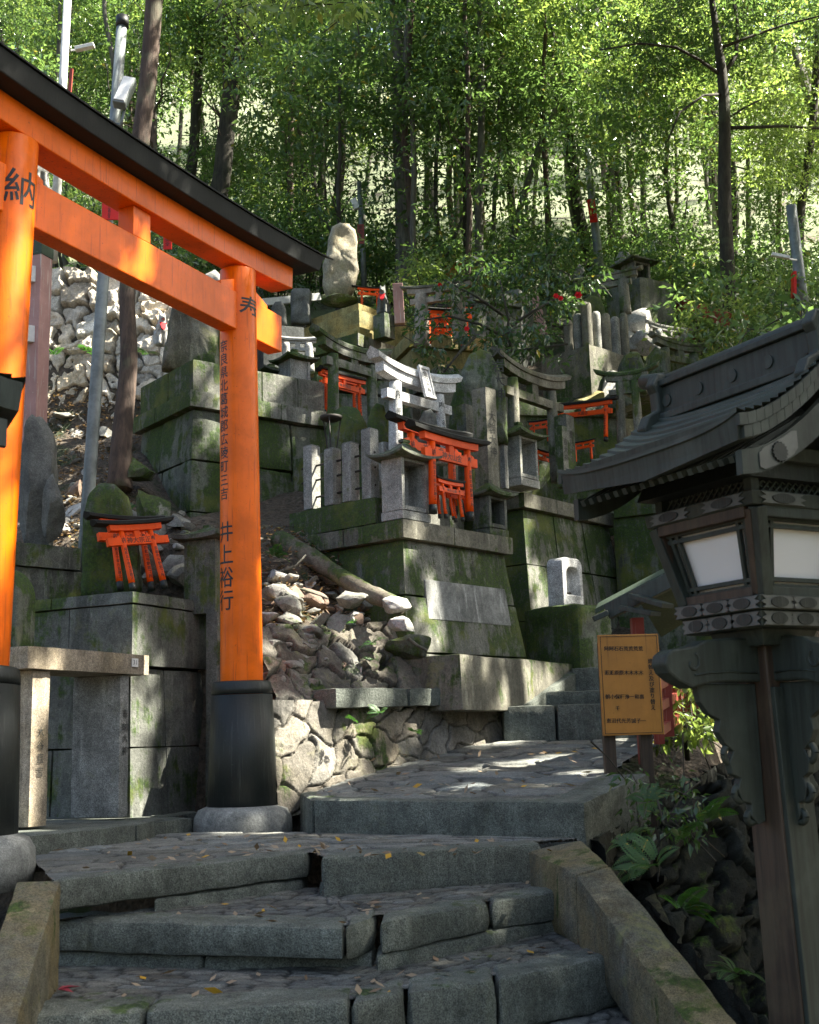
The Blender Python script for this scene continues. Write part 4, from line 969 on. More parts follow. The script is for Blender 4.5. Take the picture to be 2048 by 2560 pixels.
        pend = MB(); pend.prism([(0, -.02), (-.05, 0), (-.085, .04), (-.07, .09), (-.03, .11), (.03, .11), (.07, .09), (.085, .04), (.05, 0)], Matrix.Translation((0, hy*.90*t+t*.03, ze+prof(0)-th-.19)), .025); pend.build('gable_pendant', M_LDARK, root, 0.006)
    mb = MB()      # rafters
    for i in range(17):
        y = -hy*.82+i*hy*1.64/16
        for sx in (-1, 1): mb.bar((sx*hx*.92, y, ze+prof(.92)-th-.012), (sx*hx*.3, y, ze+prof(.3)-th-.02), .022, .022)
    mb.build('rafters', M_LDARK, root)
    mb = MB(); gz_ = [(-hx*.62, ze-.10), (hx*.62, ze-.10), (hx*.5, ze+prof(.5)-th-.01), (0, ze+prof(.12)-th-.01), (-hx*.5, ze+prof(.5)-th-.01)]
    mb.prism(gz_, Matrix.Translation((0, 0, 0)), hy*1.12); mb.build('gable_wall', M_BLACK, root)
    # ridge
    zr = ze+hr; mb = MB(); mb.box((0, 0, zr+.035), (.10, hy*1.68, .12)); mb.box((0, 0, zr-.03), (.15, hy*1.70, .03)); mb.box((0, 0, zr+.108), (.135, hy*1.76, .025))
    rd = mb.build('ridge', M_LDARK, root, 0.004)
    mb = MB(); mb.tube([(0, -hy*.86, zr+.125), (0, hy*.86, zr+.125)], .035, 14); mb.build('ridge_roll', M_LDARK, rd)
    mb = MB()
    for i in range(-2, 3):
        for sx in (-1, 1): mb.tube([(sx*.0505, i*hy*.38, zr+.035), (sx*.056, i*hy*.38, zr+.035)], .024, 12)
    mb.build('ridge_boss', M_LDARK, rd)
    orn = [(-.075, .0), (-.13, -.03), (-.155, -.08), (-.13, -.125), (-.085, -.13), (-.06, -.10), (-.07, -.07), (-.05, -.05), (0, -.045), (.05, -.05), (.07, -.07), (.06, -.10), (.085, -.13), (.13, -.125), (.155, -.08), (.13, -.03), (.075, .0), (.08, .07), (.10, .10), (.07, .15), (-.07, .15), (-.10, .10), (-.08, .07)]
    for t in (-1, 1):
        mb = MB(); mb.prism(orn, Matrix.Translation((0, t*hy*.86, zr)), .05); oo = mb.build('ridge_ornament', M_LDARK, root, 0.008)
        mb = MB(); mb.tube([(0, t*(hy*.86+.026), zr+.07), (0, t*(hy*.86+.036), zr+.07)], .032, 18); mb.build('crest_boss', M_METAL, oo)
        mb = MB(); mb.tube([(0, t*hy*.86, zr+.135), (0, t*(hy*.86+.14), zr+.165)], .032, 16); mb.build('ridge_pole', M_LDARK, oo)
    return root
LA, LB = dirs(61)
LZ0, LZ1, LZE, LHR, LHX, LHY = 0.0, 0.0, 0.0, 0.305, 0.50, 0.47
cor = W(1903, 1520, 4.05); LC = Vector((cor.x, cor.y, 0))+(LA+LB)*0.19; LC.z = 0.0
LZ0 = height_at((cor.x, cor.y), 1512)+.035; LZ1 = LZ0+0.285; LZE = height_at(tuple((LC-LA*LHX-LB*LHY)[:2]), 1060)
lan = lantern('dark wooden lantern with white window panes on a thick post, right of the stairs', LC, 61)
# second one, nearly all outside the picture to the left: its eave corner shows
p_ = WZ(56, 1046, LZE); A2_, B2_ = dirs(61); c2 = Vector((p_.x, p_.y, 0))-A2_*LHX+B2_*LHY
lan2 = copy_tree(lan); lan2.location = (c2.x, c2.y, .07); lan2['label'] = 'black curved lantern roof corner at the left picture edge'
for o in [q for r_ in lan2.children for q in r_.children if q.name.startswith('verge_tiles')]: bpy.data.objects.remove(o)
for o in list(lan2.children):
    if o.name.startswith(('beam_nose', 'carved_bracket')):
        for q in list(o.children): bpy.data.objects.remove(q)
        bpy.data.objects.remove(o)
# ------------------------------------------------------------------ on and round the central podium
C_ = CP
def LPcorner(pod, u, v): return pod.at(u, v)
def tor_at(name, label, pxL, pyL, Y, az, pxR, pyTop, **kw):
    """torii whose left pillar foot shows at (pxL,pyL) at distance Y and right pillar at column pxR; pyTop = top of left end of roof over left pillar"""
    A, B = dirs(az); p = W(pxL, pyL, Y); sp = upto(p, A, pxR) if A.x > 0 else upto(p, A, pxR); H = height_at((p.x, p.y), pyTop)-p.z; c = p+A*sp/2
    return torii(name, label, c, az, sp, H, **kw)
# low wall with stone fence posts along the left side
wz = height_at(tuple(C_.at(0.04, .25)[:2]), 1238); mb = MB()
solid(mb, C_.at(0.02, .30, 0), C_.A, C_.B, 0.13, 0.95, C_.z+.001, wz); o = mb.build('fence_wall', S_POD); rough(o, 0.004, 0.05, 101); tag(o, 'low mossy stone fence wall on the left edge of the middle podium', 'stone wall')
fp_ = [(757, 797, 1112), (806, 853, 1119), (853, 897, 1104), (902, 947, 1070)]
for i, (a, b, t) in enumerate(fp_):
    v = upto(C_.at(0.03, 0, wz), C_.B, (a+b)/2+4); base = C_.at(0.03, v, 0); zt_ = height_at(tuple(base[:2]), t); s = 0.10; z0 = wz+.002 if i < 3 else C_.z+.002
    mb = MB(); q = [Vector((0, 0, 0)), C_.A*s, C_.A*s+C_.B*s, C_.B*s]; mb.hexa(q, [p+Z3*(zt_-z0) for p in q]); m = sum(q, Vector())/4; mb.hexa([p+Z3*(zt_-z0+.001) for p in q], [m+(p-m)*.9+Z3*(zt_-z0+.008) for p in q])
    o = mb.build('fence_post', S_GRANW); rough(o, .003, .03, 110+i); o.location = Vector((base.x, base.y, z0)); tag(o, ['leftmost square granite fence post on the middle podium', 'second square granite fence post from the left on the middle podium', 'third square granite fence post from the left on the middle podium', 'tallest square granite fence post, behind the mossy-roofed shrine box'][i], 'fence post', 'square stone fence posts of the middle podium')
for k, hz in enumerate((.10, .24, .36)):
    mb = MB(); a = C_.at(.08, .34, wz+hz); b = C_.at(.08, 1.15, wz+hz); mb.tube([a, b], .009, 8); o = mb.build('fence_rail', M_IRON); tag(o, ['lowest thin iron rail through the granite fence posts', 'middle thin iron rail through the granite fence posts', 'top thin iron rail through the granite fence posts'][k], 'rail', 'iron rails between the fence posts')

p = C_.at(.02, .02); h1 = height_at(tuple(p[:2]), 1163)-p.z
w1_ = upto(p, C_.A, 1076); d1_ = upto(p, C_.B, 956)
hokora('shrine_box', 'square stone shrine box with mossy curved roof at the corner of the middle podium', p, 40.6, w1_, d1_, h1, 0.085, 0.15, S_GRANW, 'stone shrine boxes', seed=120, base=0.07)
u2 = upto(C_.at(0, .03), C_.A, 1226); p = C_.at(u2, .03); h2 = height_at(tuple(p[:2]), 1255)-p.z
hokora('shrine_box', 'narrow stone shrine box with mossy roof at the right end of the middle podium', p, 40.6, upto(p, C_.A, 1271), upto(p, C_.B, 1184), h2, 0.075, 0.13, S_PLAIN, 'stone shrine boxes', seed=122, base=0.06)
p = RP.at(.0, .02); p = Vector((*W(1304, 1212, 11.0)[:2], RP.z)); h3 = height_at(tuple(p[:2]), 1108)-p.z
hokora('shrine_box', 'stone shrine box with curved roof on the tall podium right of the middle one', p, 39.5, upto(p, RP.A, 1349), upto(p, RP.B, 1257), h3, 0.085, 0.14, S_GRANW, 'stone shrine boxes', seed=124, base=0.08)

# big granite torii
tor_at('granite_torii', 'pale grey granite torii with a carved name plaque, behind the orange torii', 990, 1135, 9.9, 40.6, 1104, 905, r=.062, body=S_GRAN, roof=S_GRAN, ink=M_ENGR, nz=.58, nh=.10, nt=.09, next_=.16, sh=.10, sw=.12, sext=.22, kh=.12, kw=.17, kext=.30, curve=.10, slant=.5, strut=False, wedge=False, lean=.02,
       pil_txt=[('納', -1, .50, .085, -128, False, .02), ('昭和四十三年', -1, .22, .052, -100, True, .01), ('奉', 1, .50, .085, -108, False, .02), ('名古屋市中川', 1, .22, .052, -95, True, .01)], plaque=('金山大神', .13, .30, S_GRAN))
# mossy torii to its left
tor_at('mossy_torii', 'weathered mossy stone torii left of the pale granite one', 833, 1068, 10.5, 40.6, 935, 845, r=.056, body=S_POD, roof=S_MOSSY, nz=.68, nh=.09, nt=.08, next_=.12, sh=.09, sw=.11, sext=.17, kh=.09, kw=.15, kext=.26, curve=.10, slant=.4, wedge=False)
tor_at('mossy_torii', 'lichened stone torii on the tall podium, right of the square steles', 1289, 1180, 11.4, 39.5, 1392, 905, r=.062, body=S_LEDGE, roof=S_LEDGE, nz=.68, nh=.075, nt=.07, next_=.13, sh=.07, sw=.09, sext=.16, kh=.075, kw=.13, kext=.24, curve=.09, slant=.4, wedge=False)
tor_at('mossy_torii', 'dark mossy stone torii half hidden behind the lantern roof', 1555, 1110, 12.0, 110, 1600, 930, r=.05, body=S_LEDGE, roof=S_MOSSY, nz=.68, nh=.075, nt=.07, next_=.13, sh=.07, sw=.09, sext=.16, kh=.075, kw=.13, kext=.3, curve=.09, slant=.4, wedge=False)

def small_torii(label, pxL, pyL, Y, az, pxR, pyTop, txt=None, tilt=0.0, roll=0.0, group='small vermilion torii offered at the shrines', **kw):
    d = dict(r=None, lean=0.015, nz=.64, nh=.105, nt=.06, next_=.14, sh=.08, sw=.085, sext=.15, kh=.085, kw=.16, kext=.20, curve=.03, slant=.5, foot_h=.10, foot_r=1.03, n=16)
    A, B = dirs(az); p = W(pxL, pyL, Y); sp = upto(p, A, pxR); H = (height_at((p.x, p.y), pyTop)-p.z)/cos(tilt); d['r'] = H*kw.pop('rf', .048)
    if txt: d['nuki_txt'] = (txt, min(H*.09, sp*.86/len(txt)))
    d['pil_txt'] = [('納', -1, H*.70, H*.085, kw.pop('ph', -108), False, .03), ('奉', 1, H*.70, H*.085, -100, False, .03), (kw.pop('lt', '昭和五十年元旦建之'), -1, H*.37, H*.048, -95, True, .03), (kw.pop('rt', '京都市平野鉄工所'), 1, H*.37, H*.052, -95, True, .03)]
    d.update(kw); return torii('small_torii', label, p+A*sp/2, az, sp, H, group=group, tilt=tilt, roll=roll, cat='small torii', **d)
small_torii('front vermilion torii of the middle podium reading 神大山金, between the two shrine boxes', 1083, 1284, 9.22, 40.6, 1176, 1068, '神大山金', kext=.34)
small_torii('vermilion torii standing just behind the front one on the middle podium', 1030, 1268, 9.6, 40.6, 1135, 1046, '神大山金', kext=.30)
small_torii('little leaning torii in front, between the pillars of the vermilion torii', 1116, 1296, 9.28, 40.6, 1158, 1190, '神大山金', radians(-7), rf=.045)
small_torii('little torii second in the row under the vermilion torii', 1100, 1297, 9.4, 40.6, 1140, 1200, None, radians(-7), radians(3), rf=.045)
small_torii('little torii third in the row under the vermilion torii', 1135, 1298, 9.45, 40.6, 1172, 1212, None, radians(-8), radians(-3), rf=.045)
# left pair leaning on the mossy stele
small_torii('front leaning small torii on the left podium reading 神大宗正', 334, 1472, 7.93, 48, 413, 1289, '神大宗正', radians(-13), radians(-8), rf=.045, kext=.34, foot_h=.11, next_=.22)
small_torii('rear leaning small torii against the mossy stone on the left podium', 302, 1474, 8.12, 48, 380, 1278, '神大宗正', radians(-13), radians(-3), rf=.042, kext=.3, foot_h=.11, next_=.2)
# behind the mossy torii
small_torii('vermilion torii behind the mossy torii left of the granite torii', 822, 1035, 11.0, 40.6, 901, 920, '神大熊岩', kext=.2, foot_h=.05)
small_torii('second vermilion torii close behind the one at the mossy torii', 812, 1030, 11.3, 40.6, 888, 926, None, kext=.2, foot_h=.05)
# right
small_torii('leaning vermilion torii reading 大富白 behind the square steles on the right', 1400, 1120, 12.3, 128, 1515, 1015, '大富白', 0, radians(5), rf=.05, kext=.25, sext=.12)
small_torii('tiny vermilion torii under the leaning one reading 大富白', 1440, 1160, 12.2, 125, 1480, 1105, None, rf=.06)
small_torii('small vermilion torii seen between the pillars of the lichened torii', 1336, 1115, 12.4, 118, 1372, 1052, None, rf=.05)
small_torii('dark red torii in the shade behind the right shrine box', 1345, 1196, 11.9, 40, 1385, 1120, None, rf=.05)
small_torii('vermilion torii behind the round stone posts high on the right', 1590, 905, 14.2, 110, 1640, 850, None, rf=.06)
small_torii('vermilion torii under the little white torii high on the right', 1685, 898, 14.6, 60, 1735, 858, None, rf=.06)
# steles
stele('rounded_stele', 'large rounded mossy stele behind the square steles right of the granite torii', [(1118, 1110), (1128, 1010), (1150, 935), (1172, 892), (1200, 877), (1225, 884), (1248, 930), (1262, 1000), (1270, 1110)], 10.9, S_MOSSY, thick=.3, seed=3, text=[('大岩大神', .16, .62, .13)], az=85)
post('square_stele', 'tall square mossy stele right of the vermilion torii', 1192, 1256, 965, 1290, 10.2, 40.6, S_LEDGE, cap=.02, text=[('大岩大神', 1, .72, .10)], seed=2)
post('square_stele', 'shorter square stele behind the granite torii right pillar', 1148, 1193, 1008, 1240, 10.5, 40.6, S_PLAIN, cap=.02, text=[('白玉大神', 1, .55, .07)], seed=3)
post('square_stele', 'thin pale inscribed stele beside the lichened torii', 1253, 1275, 1008, 1220, 10.9, 40.6, S_GRANW, cap=.01, text=[('三高清', 1, .62, .07)], seed=4)
post('square_stele', 'pair of inscribed steles behind the right shrine box, the taller right one', 1396, 1449, 1035, 1215, 11.75, 39.5, S_POD, cap=.03, text=[('豊川大神', 1, .40, .08)], seed=5)
post('square_stele', 'pair of inscribed steles behind the right shrine box, the shorter left one', 1394, 1428, 1062, 1215, 11.55, 39.5, S_POD, cap=.01, text=[('春大神', 1, .36, .075)], seed=6)
post('square_stele', 'low peaked stele between the right shrine box and lichened torii', 1312, 1350, 1088, 1200, 11.6, 39.5, S_MOSSY, cap=.05, seed=7)
post('square_stele', 'short mossy stele between the granite torii pillars', 1010, 1058, 1018, 1180, 10.3, 40.6, S_LEDGE, cap=.03, seed=8)
stele('rounded_stele', 'low rounded stone just left of the granite torii', [(916, 1120), (918, 1060), (928, 1030), (945, 1014), (962, 1020), (974, 1050), (978, 1120)], 10.1, S_MOSSY, thick=.2, seed=12)
stele('rounded_stele', 'small dark rounded stone between the granite torii pillars', [(1040, 1120), (1046, 1060), (1060, 1034), (1078, 1028), (1092, 1045), (1100, 1120)], 10.2, S_DARKR, thick=.2, seed=13)
post('square_stele', 'short granite block stone behind the tallest fence post', 947, 975, 1102, 1200, 9.9, 40.6, S_GRANW, seed=14)
rock('offering_stone', 'round mossy boulder under the red torii behind the fence posts', W(872, 1100, 10.4)+Vector((0, 0, 0)), (.20, .2, .30), 31, S_MOSSY, 'boulder', cuts=2)
mb = MB(); pz = Vector((*W(790, 1200, 10.9)[:2], 0)); 
solid(mb, Vector((*W(905, 1200, 10.25)[:2], 0)), C_.A, C_.B, .35, .85, C_.z+.0, W(870, 1118, 10.4).z); o = mb.build('stone_block', S_POD); rough(o, .006, .05, 140); tag(o, 'mossy stone base block behind the fence posts', 'stone block')
mb = MB(); solid(mb, C_.at(.75, 1.26, 0), C_.A, C_.B, 1.6, .8, 1.6, W(1200, 1180, 10.7).z); o = mb.build('stone_block', S_POD); rough(o, .008, .06, 141); tag(o, 'rear stone terrace block behind the middle podium', 'stone block')
# brazier
b0 = W(828, 1045, 9.95); root = empty('brazier', (b0.x, b0.y, b0.z-.55)); tag(root, 'black iron dish on three thin legs behind the fence posts', 'brazier')
mb = MB(); mb.lathe((0, 0, .55), [(.02, -.035), (.05, -.03), (.088, -.012), (.096, .012), (.090, .014), (.05, -.01), (.01, -.015)], 28); mb.build('dish', M_IRON, root)
for k in range(3):
    a = k*2*pi/3+.4; mb = MB(); mb.tube([(cos(a)*.085, sin(a)*.085, .55), (cos(a)*.03, sin(a)*.03, .2), (cos(a)*.05, sin(a)*.05, 0)], .006, 6); mb.build('leg', M_IRON, root)

# inscription and plaque on the podium front
zt_ = height_at(tuple(C_.at(0, 0)[:2]), 1343); hb = zt_-(zb-.4)
def pf(u, z, out=0.0):      # point on the battered front face (normal -B)
    t = (z-(zb-.4))/hb; o = 0.10+(-0.055-0.10)*t; return C_.at(u, -o-out, z)
uA = upto(pf(0, 1.75), C_.A, 1058); uB = upto(pf(0, 1.75), C_.A, 1258)
zA = height_at(tuple(pf(uA, 1.8)[:2]), 1449); zB = height_at(tuple(pf(uA, 1.5)[:2]), 1548)
mb = MB(); q = [pf(uA-.01, zB, -.03), pf(uB+.02, zB, -.03), pf(uB, zA, -.03), pf(uA, zA, -.03)]; q2 = [pf(uA-.01, zB, .006), pf(uB+.02, zB, .006), pf(uB, zA, .006), pf(uA, zA, .006)]
mb.add(q+q2, [(3, 2, 1, 0), (4, 5, 6, 7), (0, 1, 5, 4), (1, 2, 6, 5), (2, 3, 7, 6), (3, 0, 4, 7)])
loc0 = Vector((C_.c.x, C_.c.y, 0)); mb.v = [tuple(Vector(v)-loc0) for v in mb.v]
S_PLQ = stone((0.24, 0.245, 0.24), 0.0, 0.0, 0.9, 0.3, 0, 0.2); pq = mb.build('plaque', S_PLQ, C_.root, 0.004); pq['label'] = 'smooth dark stone plaque set into the podium front'
mb = MB(); fr = [(uA-.02, zB-.012, uB+.03, zB-.012), (uA-.015, zA+.012, uB+.01, zA+.012)]
for i, col in enumerate(('昭和廿八年十一', '二月初午之日', '新建立者奉納', '昭和八年再建', '昭和廿八年秋', '十一月七日')):
    u0 = uB-.06-(uB-uA)*.9*i/5.6; write(col, .042, lambda u, v, u0=u0: tuple(pf(u0+u, zA+.20+v, .007)-loc0), M_ENGR, C_.root, True, .01, 1.1)

# ------------------------------------------------------------------ granite niche stone
A5, B5 = dirs(42); n0 = W(1410, 1508, 10.55); root = empty('niche_stone', (n0.x, n0.y, NB.z), radians(90-42)); tag(root, 'pale granite block with an arched hollow, standing on the rough mossy block', 'stone niche')
wn = upto(Vector((n0.x, n0.y, NB.z)), A5, 1461); dn = upto(Vector((n0.x, n0.y, NB.z)), B5, 1371); hn = height_at((n0.x, n0.y), 1391)-NB.z
def arch(w, h, r, x0=0, z0=0, n=8): 
    return [(x0, z0), (x0+w, z0)]+[(x0+w-r+r*cos(a*pi/2/n), z0+h-r+r*sin(a*pi/2/n)) for a in range(n+1)]+[(x0+r-r*sin(a*pi/2/n), z0+h-r+r*cos(a*pi/2/n)) for a in range(n+1)]
ou = arch(wn, hn, wn*.22); inn = arch(wn*.64, hn*.56, wn*.22, wn*.2, hn*.24); n = len(ou); vs = []; 
for y in (0, dn): vs += [(x, y, z) for x, z in ou]
vs += [(x, 0, z) for x, z in inn]+[(x, dn*.45, z) for x, z in inn]; fs = [tuple(range(n, 2*n))[::-1]]
for i in range(n):
    j = (i+1) % n; fs += [(i, j, n+j, n+i)[::-1], (i, j, 2*n+j, 2*n+i), (2*n+i, 2*n+j, 3*n+j, 3*n+i)]
fs.append(tuple(range(3*n, 4*n))); me = bpy.data.meshes.new('niche'); me.from_pydata(vs, [], fs); bm = bmesh.new(); bm.from_mesh(me); bmesh.ops.recalc_face_normals(bm, faces=bm.faces); bm.to_mesh(me); bm.free()
o = link('niche_body', me, S_GRAN, root); m = o.modifiers.new('b', 'BEVEL'); m.width = .012; m.limit_method = 'ANGLE'; m.segments = 3; m.angle_limit = radians(50)
mb = MB(); mb.box((wn*.42, dn*.2, hn*.275), (wn*.18, dn*.12, .016)); mb.build('offering_dish', M_IRON, root)

# ------------------------------------------------------------------ low left podium and stone table
stele('leaning_stele', 'rough mossy standing stone behind the leaning small torii', [(205, 1500), (208, 1380), (214, 1290), (228, 1230), (250, 1207), (290, 1212), (318, 1240), (336, 1300), (352, 1390), (352, 1480), (330, 1500)], 8.35, S_MOSSY, thick=.22, seed=21, amp=.02)
rock('carved_boulder', 'dark weathered boulder with carved lines left of the lamp pole', W(92, 1225, 8.75), (.20, .17, .58), 41, S_DARKR, 'boulder', cuts=5, amp=.16, rot=(0, radians(-8), .3))
rock('boulder', 'small dark boulder lying against the carved boulder', W(132, 1270, 8.6), (.09, .1, .30), 42, S_DARKR, 'boulder', cuts=4, amp=.15)
mb = MB(); a = W(10, 1352, 8.45); b = W(208, 1386, 8.9); mb = MB()
wallblock(mb, a, b, .5, .6, a.z-.17); wallblock(mb, a-Vector((0, .04, 0)), b-Vector((0, .04, 0)), .5, a.z-.168, a.z)
o = mb.build('stone_wall', S_PLAIN); rough(o, .005, .05, 150); tag(o, 'dark low stone wall below the carved boulder', 'stone wall')
# arch niche on the table
root = empty('arched_shrine', (0, 0, 0)); tag(root, 'dark arched stone shrine standing on the stone table', 'stone shrine')
tb = W(70, 1613, 6.72); AZT = 24; At, Bt = dirs(AZT); tz = tb.z
an = W(88, 1612, 7.05); root.location = (an.x, an.y, tz+.003); root.rotation_euler = (0, 0, radians(90-AZT))
w_, h_, d_ = .18, height_at((an.x, an.y), 1420)-tz, .5
# opening faces the viewer side of a box lying along -B: build arch tube along local y
ou = arch(.5, h_, .2); inn = arch(.42, h_-.05, .17, .04, .0); n = len(ou); vs = [(-y_, x-.0, z) for y_ in (0, .16) for x, z in ou]+[(-y_, x, z) for y_ in (0.16, 0.02) for x, z in inn]
vs = [(-y_, x, z) for y_ in (0.16, 0) for x, z in ou]+[(-y_, x, z) for y_ in (0.16, 0.03) for x, z in inn]
fs = [tuple(range(n, 2*n))]
for i in range(n):
    j = (i+1) % n; fs += [(i, j, n+j, n+i), (i, j, 2*n+j, 2*n+i), (2*n+i, 2*n+j, 3*n+j, 3*n+i)]
fs.append(tuple(range(3*n, 4*n))); me = bpy.data.meshes.new('arch'); me.from_pydata(vs, [], fs); bm = bmesh.new(); bm.from_mesh(me); bmesh.ops.recalc_face_normals(bm, faces=bm.faces); bm.to_mesh(me); bm.free()
o = link('shrine_body', me, S_MOSSY, root); m = o.modifiers.new('b', 'BEVEL'); m.width = .008; m.limit_method = 'ANGLE'
# table
root = empty('stone_table', (tb.x, tb.y, zt), radians(90-AZT)); tag(root, 'stone table of a thick slab on upright stones with a small number 31 label', 'stone table')
Lt = upto(tb, At, 374); th_t = tz-height_at((tb.x, tb.y), 1671); hz = tz-zt; dt = .42
mb = MB(); mb.box((Lt/2, dt/2, hz-th_t/2), (Lt, dt, th_t)); o = mb.build('table_top', S_TABLE, root); rough(o, .004, .03, 160)
for i, (pa, pb, dd) in enumerate(((82, 126, .30), (302, 325, .36))):
    ua = upto(tb-Z3*.3+Bt*.03, At, pa); ub = upto(tb-Z3*.3+Bt*.03, At, pb); mb = MB(); mb.box(((ua+ub)/2, .035+dd/2, (hz-th_t)/2), (ub-ua, dd, hz-th_t-.004)); o = mb.build('leg', S_TABLE if i == 0 else S_GRANW, root); rough(o, .004, .03, 161+i)
    write('大谷直吉' if i == 0 else '奉納大神', .058, lambda u, v, c=(ua+ub)/2, z=(.40 if i == 0 else .5): (c+u, .029, z+v), M_ENGR, o, True, .01, 1.25)
mb = MB(); ua = upto(tb, At, 150); mb.box((ua+.03, .28, (hz-th_t)/2), (.10, .2, hz-th_t-.004)); o = mb.build('back_stone', S_PLAIN, root); rough(o, .004, .04, 165)
ul = upto(tb-Z3*.06, At, 336); mb = MB(); mb.box((ul, -.005, hz-th_t*.42), (.062, .004, .052)); lb_ = mb.build('number_label', M_WHITE, root); write('31', .040, lambda u, v: (ul+u, -.0078, hz-th_t*.42+v), M_INK, lb_, weight=0.0)
mb = MB(); mb.box((-.02+.14, .30, hz+.014), (.26, .12, .02)); o = mb.build('offering_tray', M_RAILRED); o.location = (tb.x, tb.y, zt); o.rotation_euler = (0, 0, radians(90-AZT)); tag(o, 'flat dull red tray on the left end of the stone table', 'tray')
# shrine box behind the gate pillar
p = W(538, 1532, 8.25); s1_ = W(538, 1345, 8.25).z-p.z
hokora('shrine_box', 'dark stone shrine box with a slab roof, half behind the right gate pillar', p, 25.8, .22, .26, s1_, .07, .08, S_PLAIN, 'stone shrine boxes', seed=126, openside=False, eave=.035, rmat=S_PLAIN)
post('shrine_post', 'dark square post carrying the shrine box behind the gate pillar', 510, 560, 1528, 2030, 8.2, 25.8, S_PLAIN, 'stone post', seed=127)

# ------------------------------------------------------------------ on the big left podium
stele('rough_stele', 'big rough brown stele on the tall left podium, behind the gate', [(405, 930), (410, 880), (420, 840), (430, 780), (436, 720), (450, 700), (490, 705), (520, 730), (540, 790), (548, 930)], 10.75, S_LEDGE, thick=.25, seed=31, amp=.03, az=80)
post('square_stele', 'flat mossy slab stele beside the rough stele on the left podium', 512, 580, 760, 940, 10.9, 52.4, S_MOSSY, seed=32)
stele('rounded_stele', 'pale sunlit round-topped stone above the gate beam', [(490, 830), (500, 730), (515, 690), (540, 680), (560, 700), (568, 760), (572, 830)], 11.8, S_ROCKW, thick=.2, seed=33)
pz_ = Vector((*W(727, 1012, 11.15)[:2], 0)); pz_.z = W(727, 1012, 11.15).z
hokora('shrine_box', 'square granite shrine box with dark curved roof at the right end of the left podium', pz_, 52.4, upto(pz_, BP.A, 778), .22, height_at(tuple(pz_[:2]), 895)-pz_.z, .07, .11, S_GRANW, 'stone shrine boxes', seed=34, openside=False)
pz_ = W(668, 960, 11.3); hokora('shrine_box', 'low dark-roofed stone shrine box under the gate beam end', pz_, 52.4, .22, .22, .12, .08, .10, S_DARKR, 'stone shrine boxes', seed=35)
tor_at('mossy_torii', 'small white sunlit stone torii behind the gate beam end', 715, 930, 12.2, 80, 775, 842, r=.05, body=S_ROCKW, roof=S_ROCKW, nz=.6, nh=.1, nt=.1, kh=.12, kw=.2, wedge=False)
# ------------------------------------------------------------------ stepped lichened monument with the tall stele
AM, BM = dirs(40.5); m0 = W(898, 770, 14.0); mc = Vector((m0.x, m0.y, 0)); root = empty('stepped_monument', (mc.x, mc.y, 0)); tag(root, 'stepped stone pedestal, yellow with lichen on its left face, high in the middle', 'monument')
def mz(py): return height_at((m0.x, m0.y), py)
lv = [(mz(1010), mz(885), .10, .0), (mz(885), mz(852), .18, .0), (mz(852), mz(824), .10, .0), (mz(822), mz(772), .0, .0), (mz(770), mz(747), -.08, 0)]
laM = upto(m0, AM, 1042); lbM = upto(m0, BM, 742)
for i, (za, zb_, o_, _) in enumerate(lv):
    mb = MB(); solid(mb, Vector((0, 0, 0)), AM, BM, laM, lbM, za, zb_, o_, o_); o = mb.build('pedestal_tier', S_YEL if i != 1 else S_LEDGE, root); rough(o, .008, .07, 200+i)
rock('mossy_slab', 'flat mossy stone on top of the stepped pedestal', W(850, 752, 14.55), (.24, .2, .06), 51, S_MOSSY, 'boulder', cuts=3)
stele('tall_stele', 'tall rounded yellowish stele on the stepped pedestal, sunlit down its right edge', [(820, 748), (810, 715), (808, 665), (818, 640), (822, 600), (828, 572), (845, 560), (870, 562), (886, 575), (892, 610), (892, 680), (884, 735), (866, 748)], 14.7, stone((0.36, 0.33, 0.26), .15, .5, .4, .3, 0, .6, .25), thick=.3, seed=52, amp=.03, az=78)
